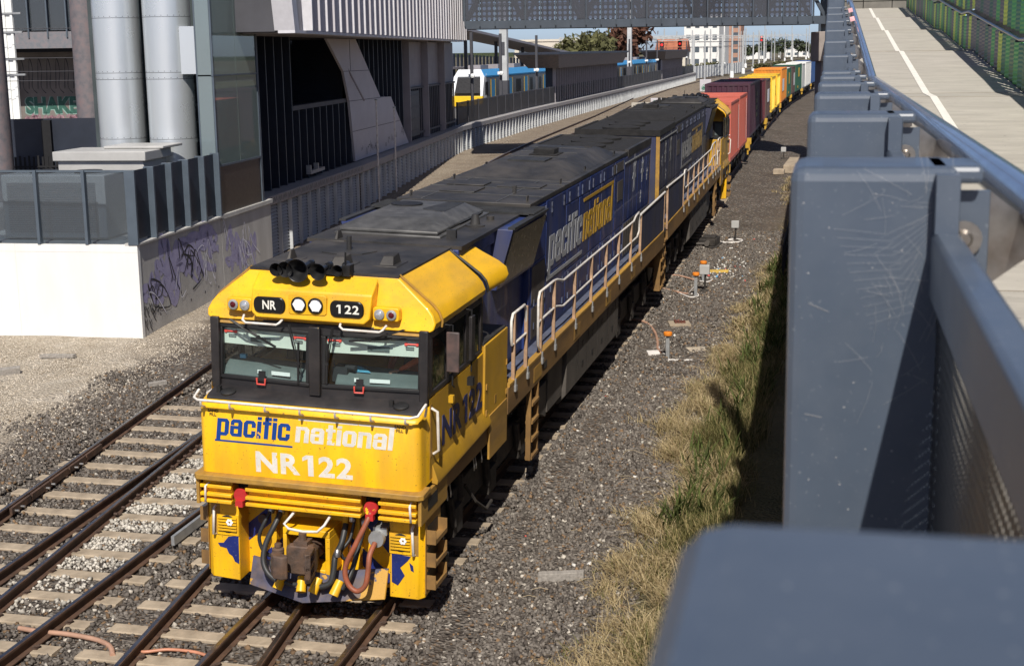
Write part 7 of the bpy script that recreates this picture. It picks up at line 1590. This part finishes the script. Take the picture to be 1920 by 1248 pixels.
cable('cable', [(.4, 23.6), (1.0, 23.7), (1.6, 23.55), (1.85, 23.5)], .03, M['cable'], 'brown cable running straight to the middle orange post'); cable('cable', [(.6, 25.9), (1.2, 25.8), (1.75, 25.6)], .03, M['cable'], 'brown cable running to the half hidden orange post'); cable('cable', [(1.55, 23.5), (1.9, 23.0), (2.1, 23.2), (2.0, 23.6), (1.8, 23.5), (2.02, 23.3, .3)], .018, M['cable_w'], 'white cable looped round the middle orange post'); cable('cable', [(1.75, 25.6), (2.1, 25.4), (2.2, 25.9), (2.0, 26.1), (1.96, 25.7, .3)], .018, M['cable_w'], 'white cable looped round the half hidden orange post'); cable('cable', [(1.62, 33.2), (1.9, 33.0), (2.3, 33.2), (2.35, 33.7), (2.0, 33.9), (1.9, 33.6), (2.1, 33.5)], .03, M['cable_w'], 'pale cable looped under the thin post box')
cable('cable', [(-3.62, -.86, .06), (-3.3, -.88, .05), (-2.9, -.9, .06), (-2.5, -.93, .04), (-2.2, -1.1, .05), (-2.05, -1.3, .04)], .035, M['cable'], 'pinkish brown cable lying across the ballast at lower left'); cable('cable', [(-1.90, -.92, .08), (-1.88, -1.1, .04), (-1.7, -1.15, .05), (-1.45, -1.03, .05), (-1.1, -1.03, .05), (-.85, -1.1, .04)], .022, pbr('copper bond', (.5, .22, .13), .5), 'thin copper bond wire between the front rails')
t = thing('point_machine', 'low black point machine beside the second locomotive', 'point machine', (1.35, 32.4, gz(1.35, 32.4)), -.05); b = MB(); b.box((-.25, -.55, .05), (.30, .55, .28)); b.box((-.32, -.7, .0), (.38, .7, .05)); b.box((-.2, -.3, .28), (.25, .3, .34)); b.build('casing', M['under'], t, bevel=.02); b = MB(); b.cyl((.05, -.3, .16), (.05, -.75, .16), .09, n=14); b.cyl((.0, -.65, .15), (-.7, -.65, .13), .04, n=8); b.cyl((.0, .35, .12), (-.7, .35, .12), .04, n=8); b.build('motor', M['tank'], t)
t = thing('pit_cover', 'square concrete pit lid with rusty plate on the ballast', 'pit cover', (2.08, 19.4, gz(2.08, 19.4)), .25); b = MB(); b.box((-.27, -.27, .0), (.27, .27, .07)); b.build('lid', M['sleeper'], t, bevel=.01); b = MB()
for k in range(14): b.box((-.12 + .07 * (k % 4) , -.1 + .07 * (k // 4), .07), (-.06 + .07 * (k % 4), -.04 + .07 * (k // 4), .09 + .03 * rnd.random()))
b.build('rusty_plate', pbr('dark rust', (.12, .04, .025), .9), t)
def slab(name, label, x, y, rz, a, c, h, mat, cat, tilt=0.):
    b = MB(); r_ = random.Random(int(x * 100)); 
    base = [(-a, -c), (a * .9, -c * r_.uniform(.8, 1)), (a, c * r_.uniform(.7, 1)), (-a * r_.uniform(.8, 1), c)]
    b.loft([[(p, q, -.01) for p, q in base], [(p * .98, q * .97, h) for p, q in base]]); o = b.build(name, mat, None, bevel=.006); o.location = (x, y, gz(x, y) + .02); o.rotation_euler = (tilt, 0, rz); return tag(o, label, cat)
slab('timber_offcut', 'grey weathered timber offcut on the ballast right of the locomotive', 2.72, 2.4, .35, .34, .07, .11, M['timber'], 'timber'); slab('timber_offcut', 'long pale timber lying on the gravel by the white wall', -11.5, 12.9, .18, .42, .07, .07, M['timber'], 'timber'); slab('timber_offcut', 'short dark grey timber at the left picture edge', -11.75, 11.2, .75, .33, .10, .14, M['timber'], 'timber', .1); slab('timber_offcut', 'small timber scrap by the gravel edge beside the rail', -7.9, 10.9, .9, .22, .06, .08, M['timber'], 'timber')
slab('board', 'tan board lying flat near the orange post', 2.85, 16.7, .5, .22, .20, .012, pbr('tan board', (.45, .38, .29), .85), 'board', .08); slab('board', 'narrow white offcut beside the tan board', 2.6, 15.6, .1, .3, .05, .01, M['cable_w'], 'board')
slab('foam_sheet', 'curled yellow foam sheet in the litter patch', 2.15, 27.1, .15, .42, .13, .05, pbr('yellow foam', (.55, .36, .07), .85, var=.15), 'foam', .12)
slab('white_cloth', 'crumpled white rag at the foot of the nearest orange post', 1.92, 16.1, .4, .15, .13, .05, M['cable_w'], 'rag', .1)
lit = np.random.default_rng(5); P = np.c_[lit.normal(2.5, .36, 130), lit.normal(27.6, 1.2, 130)]; P = np.concatenate([P, np.c_[lit.uniform(1.5, 3.4, 45), lit.uniform(1, 34, 45)], np.c_[lit.uniform(-10, -3, 25), lit.uniform(1, 12, 25)]]); cl = np.array([(.62, .60, .56), (.5, .48, .42), (.6, .12, .1), (.15, .35, .55), (.5, .45, .38)])[lit.choice(5, len(P), p=[.55, .25, .05, .05, .1])]
Zl = np.array([gz(x, y) for x, y in P]) + .03
tag(link('litter', stones('litter', np.c_[P, Zl], lit.uniform(.02, .085, len(P)), cl, STONE)), 'scraps of white and coloured litter strewn on the ballast', 'litter', kind='stuff')
t = thing('concrete_footing', 'pair of low concrete footings in the grass near the footbridge shadow', 'footing', (2.55, 58.5, gz(2.5, 58.5))); b = MB(); b.box((-.3, -1.0, 0), (.7, 4.5, .42)); b.build('block', M['sleeper'], t, bevel=.03); b = MB(); b.box((-.75, -1.8, 0), (-.2, -.9, .25)); b.build('step', M['sleeper'], t, bevel=.02)
t = thing('low_fence', 'low black fence standing in the grass beside the ramp', 'fence', (4.35, 24, gz(4.3, 24)), .03)
for k in range(9): b = MB(); b.box((-.03, k * 1.7 - .03, 0), (.03, k * 1.7 + .03, 1.15)); b.build('fence_post', M['void'], t)
for z in (.35, .75, 1.1): b = MB(); b.box((-.015, 0, z), (.015, 13.6, z + .06)); b.build('fence_rail', M['void'], t)
for k, (x, y, w_, lb) in enumerate(((-15.2, 131, .55, 'grey trackside cabinet scrawled with green graffiti beside the siding'), (-17.2, 192, .8, 'grey cabinet with green scribble beside the container roofs'), (-14.2, 199, .35, 'small white box beside the track near the maroon container'))):
    t = thing('trackside_cabinet', lb, 'cabinet', (x, y, .8), .1, 'trackside cabinets'); b = MB(); b.box((-w_, -.4, 0), (w_, .4, w_ * 2.2)); b.build('casing', M['clad'] if k < 2 else M['paper'], t, bevel=.03)
    if k < 2:
        b = MB(); gr = random.Random(k)
        for j in range(8): ribbon(b, [(gr.uniform(-w_, w_) * .8, gr.uniform(.2, 1.0)), (gr.uniform(-w_, w_) * .8, gr.uniform(.2, 1.1)), (gr.uniform(-w_, w_) * .8, gr.uniform(.2, 1.1))], .05, -.405)
        b.build('graffiti', pbr_cache('graffiti bright green', (.05, .28, .18), .7), t)
t = thing('relay_block', 'pale brick trackside block with green graffiti left of the second locomotive', 'block', (-15.6, 118, .8), .1)
for j in range(3):
    for i in range(4): b = MB(); b.box((i * .62 + .01, 0, j * .42 + .01), (i * .62 + .6, .6, j * .42 + .4)); b.build('brick', M['conc'], t)

# ================================================================ grass bank
GRASS = attr_mat('grass blades', .8, trans=.35)
def blades(n, xy, hgt, cols, lean, wid=.007):
    m_ = len(xy); a = rng.uniform(0, 2 * math.pi, m_); d = np.c_[np.cos(a), np.sin(a)]; ln = rng.uniform(.2, 1.0, m_) * lean
    z0 = np.array([gz(x, y) for x, y in xy]) - .01; w_ = np.c_[-d[:, 1], d[:, 0]] * wid * rng.uniform(.6, 1.5, (m_, 1))
    rows = []
    for t_, k in ((0, 1.), (.4, .8), (.75, .5), (1., .06)):
        c = xy + d * (ln * hgt * t_ ** 1.8)[:, None]; z = z0 + hgt * (t_ - .25 * ln * t_ ** 2.5)
        rows += [np.c_[c + w_ * k, z], np.c_[c - w_ * k, z]]
    v = np.stack(rows, 1).reshape(-1, 3); base = np.arange(m_)[:, None] * 8
    f = np.concatenate([base + np.array([[0, 1, 3, 2]]), base + np.array([[2, 3, 5, 4]]), base + np.array([[4, 5, 7, 6]])], 1).reshape(-1, 4)
    return v, f, np.repeat(cols, 8, 0)
def edge_x(y): return 3.42 + .30 * math.sin(y * 1.7) * math.sin(y * .6 + 1) - .30 * sstep(7.5, 9, y) * (1 - sstep(12, 14.5, y)) + .35 * sstep(5, 5.8, y) * (1 - sstep(6.6, 7.6, y)) + .3 * sstep(19, 24, y) * (1 - sstep(38, 44, y)) - .8 * sstep(42, 50, y)
cl_xy = []; 
for k in range(2000):     # tufts
    y = rng.uniform(-5, 30) if k < 1650 else rng.uniform(30, 58); u = rng.random(); x = edge_x(y) + (4.9 - edge_x(y)) * u ** 1.1 - (.35 * rng.random() if rng.random() < .12 else 0)
    if y > 30 and u < .25 and not 44 < y < 55: continue
    if u < .6 and math.sin(y * 2.9 + 1.3 * math.sin(x * 5)) * math.sin(x * 4.1 + y * .9) > .28: continue
    cl_xy.append((x, y, u))
vs_, fs_, cs_ = [], [], []; off = 0
for x, y, u in cl_xy:
    n = 42 if y < 16 else 26; p = np.c_[rng.normal(x, .10, n), rng.normal(y, .12, n)]
    dry = u < .60 + .20 * math.sin(y * 1.3) or (y > 40 and u < .5)
    if y < 3: dry = dry or rng.random() < .75
    h = rng.uniform(.10, .36, n) * (1.0 if dry else 1.15) * (1.0 if u > .2 else .65) * (1.35 if 8 < y < 13 else 1.)
    t_ = rng.random((n, 1))
    if dry: c = (1 - t_) * np.array([.30, .22, .11]) + t_ * np.array([.66, .54, .32])
    else: c = (1 - t_) * np.array([.055, .062, .018]) + t_ * np.array([.26, .235, .09])
    k = rng.random(n) < (.25 if not dry else .1); c[k] = np.array([.42, .33, .16]) if not dry else np.array([.17, .17, .05])
    v, f, cc = blades(n, p, h, c, 1.9 if dry else 1.0, .0055 if y < 16 else .010); vs_.append(v); fs_.append(f + off); cs_.append(cc); off += len(v)
tag(link('grass', np_mesh('grass', np.concatenate(vs_), np.concatenate(fs_), np.concatenate(cs_), GRASS)), 'dry blond and green grass on the bank beside the ramp', 'grass', kind='stuff')
# weeds with broad leaves and dry twigs
P = scatter(110, 3.85, 4.8, 4, 28, lambda x, y: True); vs_, fs_, cs_ = [], [], []; off = 0
for x, y in P:
    n = 14; p = np.c_[rng.normal(x, .08, n), rng.normal(y, .08, n)]; c = np.array([.075, .095, .026]) * rng.uniform(.6, 1.6, (n, 1)); v, f, cc = blades(n, p, rng.uniform(.25, .6, n), c, 1.0, .02); vs_.append(v); fs_.append(f + off); cs_.append(cc); off += len(v)
tag(link('weeds', np_mesh('weeds', np.concatenate(vs_), np.concatenate(fs_), np.concatenate(cs_), GRASS)), 'broad leaved green weeds in the shaded grass', 'weeds', kind='stuff')
P = scatter(420, 2.2, 3.9, -3, 30, lambda x, y: rnd.random() < .25 + .5 * (x > 3)); a = rng.uniform(0, math.pi, len(P)); L_ = rng.uniform(.1, .4, len(P)); b = MB()
for (x, y), aa, l_ in zip(P, a, L_): z = gz(x, y) + .035; b.tube([(x, y, z), (x + l_ * .5 * math.cos(aa), y + l_ * .5 * math.sin(aa), z + .03), (x + l_ * math.cos(aa), y + l_ * math.sin(aa), z)], .004, 3)
tag(b.build('dry_stalks', pbr('dry stalk', (.42, .33, .2), .9)), 'dry stalks lying on the ballast along the grass edge', 'stalks', kind='stuff')

# ================================================================ driver seated behind the right windscreen
def skin_body(name, joints, edges, mat, parent, sub=2):
    me = bpy.data.meshes.new(name); bm = bmesh.new(); lay = bm.verts.layers.skin.verify(); bv = []
    for j in joints:
        v = bm.verts.new(j[0]); v[lay].radius = (j[1], j[2] if len(j) > 2 else j[1]); bv.append(v)
    bv[0][lay].use_root = True
    for e in edges: bm.edges.new((bv[e[0]], bv[e[1]]))
    bm.to_mesh(me); bm.free()
    o = bpy.data.objects.new(name, me); C.objects.link(o); o.modifiers.new('skin', 'SKIN').use_smooth_shade = True; m_ = o.modifiers.new('sub', 'SUBSURF'); m_.levels = m_.render_levels = sub
    dg = bpy.context.evaluated_depsgraph_get(); dg.update(); m2 = bpy.data.meshes.new_from_object(o.evaluated_get(dg)); bpy.data.objects.remove(o); m2.materials.clear(); m2.materials.append(mat); m2.name = name
    return link(name, m2, parent, smooth=180)
pe = thing('person', 'driver in orange work shirt with reflective band, seated behind the right windscreen', 'person')
frame(pe, (-.058, .032, .055), xl, yl, zl)
J = [((.95, 1.85, 2.66), .16, .12), ((.95, 1.86, 2.90), .15, .11), ((.95, 1.84, 3.10), .17, .11), ((.95, 1.82, 3.22), .07), ((.95, 1.80, 3.30), .055),
     ((1.17, 1.80, 3.14), .075), ((1.30, 1.55, 3.10), .06), ((1.33, 1.22, 3.20), .058), ((1.16, 1.06, 3.10), .05), ((1.0, .94, 3.01), .038), ((.93, .89, 2.98), .036, .02),
     ((.73, 1.80, 3.14), .075), ((.62, 1.60, 2.95), .058), ((.66, 1.35, 2.86), .045), ((.70, 1.20, 2.86), .034), ((.71, 1.12, 2.86), .034, .02),
     ((1.06, 1.62, 2.62), .10), ((1.08, 1.35, 2.60), .075), ((1.08, 1.30, 2.28), .06), ((.84, 1.62, 2.62), .10), ((.82, 1.35, 2.60), .075), ((.82, 1.30, 2.28), .06)]
ED = [(0, 1), (1, 2), (2, 3), (3, 4), (2, 5), (5, 6), (6, 7), (7, 8), (8, 9), (9, 10), (2, 11), (11, 12), (12, 13), (13, 14), (14, 15), (0, 16), (16, 17), (17, 18), (0, 19), (19, 20), (20, 21)]
skin_body('body', J, ED, M['orange_cloth'], pe)
for hx_, hy, hz, sg in ((.93, .89, 2.98, -1), (.71, 1.12, 2.86, -1)):
    jj = [((hx_, hy, hz), .034, .016), ((hx_ - .04, hy - .03, hz - .01), .034, .014)]; ee = [(0, 1)]
    for k in range(4):
        d = (k - 1.5) * .018; b0 = len(jj); l_ = (.06, .075, .07, .055)[k]; jj += [((hx_ - .05 + d * .6, hy - .04 - d * .8, hz - .01), .009), ((hx_ - .05 + d * .6 - l_ * .5, hy - .04 - d * .8 - l_ * .35, hz - .012), .008), ((hx_ - .05 + d * .6 - l_ * .8, hy - .04 - d * .8 - l_ * .6, hz - .035), .007)]; ee += [(1, b0), (b0, b0 + 1), (b0 + 1, b0 + 2)]
    b0 = len(jj); jj += [((hx_ - .01, hy - .04, hz - .005), .010), ((hx_ + .0, hy - .075, hz - .02), .009)]; ee += [(0, b0), (b0, b0 + 1)]
    skin_body('hand', jj, ee, M['skin'], pe, 1)
b = MB(); b.lathe([(.0, -.125), (.05, -.12), (.072, -.07), (.078, .0), (.088, .05), (.082, .09), (.05, .12), (0, .13)], (.95, 1.78, 3.42), (0, -.1, 1), 20)
b.lathe([(.012, 0), (.018, .02), (.0, .045)], (.95, 1.705, 3.40), (0, -1, -.2), 8); b.lathe([(.0, 0), (.022, .006), (.02, .02), (0, .025)], (1.03, 1.79, 3.40), (1, 0, 0), 8); b.lathe([(.0, 0), (.022, .006), (.02, .02), (0, .025)], (.87, 1.79, 3.40), (-1, 0, 0), 8)
hd = b.build('head', M['skin'], pe, smooth=80)
b = MB(); b.lathe([(.092, .0), (.096, .06), (.085, .11), (.05, .135), (.0, .142)], (.95, 1.80, 3.42), (0, .25, 1), 18); b.build('hair', M['hair'], pe, smooth=80)
b = MB(); b.box((.905, 1.700, 3.425), (.935, 1.706, 3.437)); b.box((.965, 1.700, 3.425), (.995, 1.706, 3.437)); b.box((.925, 1.706, 3.352), (.975, 1.712, 3.36)); b.each('eyes_and_mouth', M['hair'], pe)
b = MB(); p0, p1 = Vector((1.21, 1.105, 3.13)), Vector((1.17, 1.068, 3.105)); b.tube([p0, p1], [.060, .058], 14); b.build('reflective_band', M['tape'], pe)

# ================================================================ dust and cobwebs on the near post
cw_ = random.Random(4); b = MB(); zt_ = fz(1.7) + 1.262
for k in range(70):
    x0 = .185 - .10 * cw_.random() ** 1.5; z0 = -.02 - .24 * cw_.random() ** 1.3; a = cw_.uniform(0, 2 * math.pi); l_ = cw_.uniform(.01, .055)
    b.tube([(x0, 1.6635, zt_ + z0), (x0 + l_ * .5 * math.cos(a) - .004, 1.6625, zt_ + z0 + l_ * .5 * math.sin(a)), (x0 + l_ * math.cos(a) - .012, 1.6635, zt_ + z0 + l_ * math.sin(a))], .00008, 3)
for k in range(12):
    b.tube([(.16, 1.663, zt_ - .05 - .004 * k), (.11 + .003 * k, 1.66, zt_ - .075 - .008 * k), (.05 + .004 * k, 1.6635, zt_ - .07 - .010 * k)], .00007, 3)
cob = b.build('cobweb', pbr('cobweb thread', (.55, .55, .55), .9)); cob.location = RO; cob.rotation_euler = (0, 0, RZ); tag(cob, 'wispy cobweb clinging to the face of the near balustrade post', 'cobweb', kind='stuff')
b = MB()
for k in range(60):
    x0 = .012 + .165 * cw_.random(); z0 = -.03 - .55 * cw_.random(); r_ = cw_.uniform(.0003, .0011); y0 = 1.6648
    b.lathe([(r_, 0), (r_ * .6, .0006)], (x0, y0, zt_ + z0), (cw_.uniform(-.1, .1), -1, 0), 6)
for k in range(2):
    x0 = .02 + .12 * cw_.random(); z0 = -.06 - .3 * cw_.random(); b.bar((x0, 1.6645, zt_ + z0), (x0 + cw_.uniform(.015, .04), 1.6645, zt_ + z0 - cw_.uniform(.002, .01)), .0002, .0002)
fl = b.build('paint_chips', pbr('chip grey', (.42, .42, .42), .8)); fl.location = RO; fl.rotation_euler = (0, 0, RZ); tag(fl, 'small pale paint chips and scratches on the near balustrade post', 'paint chips', kind='stuff')
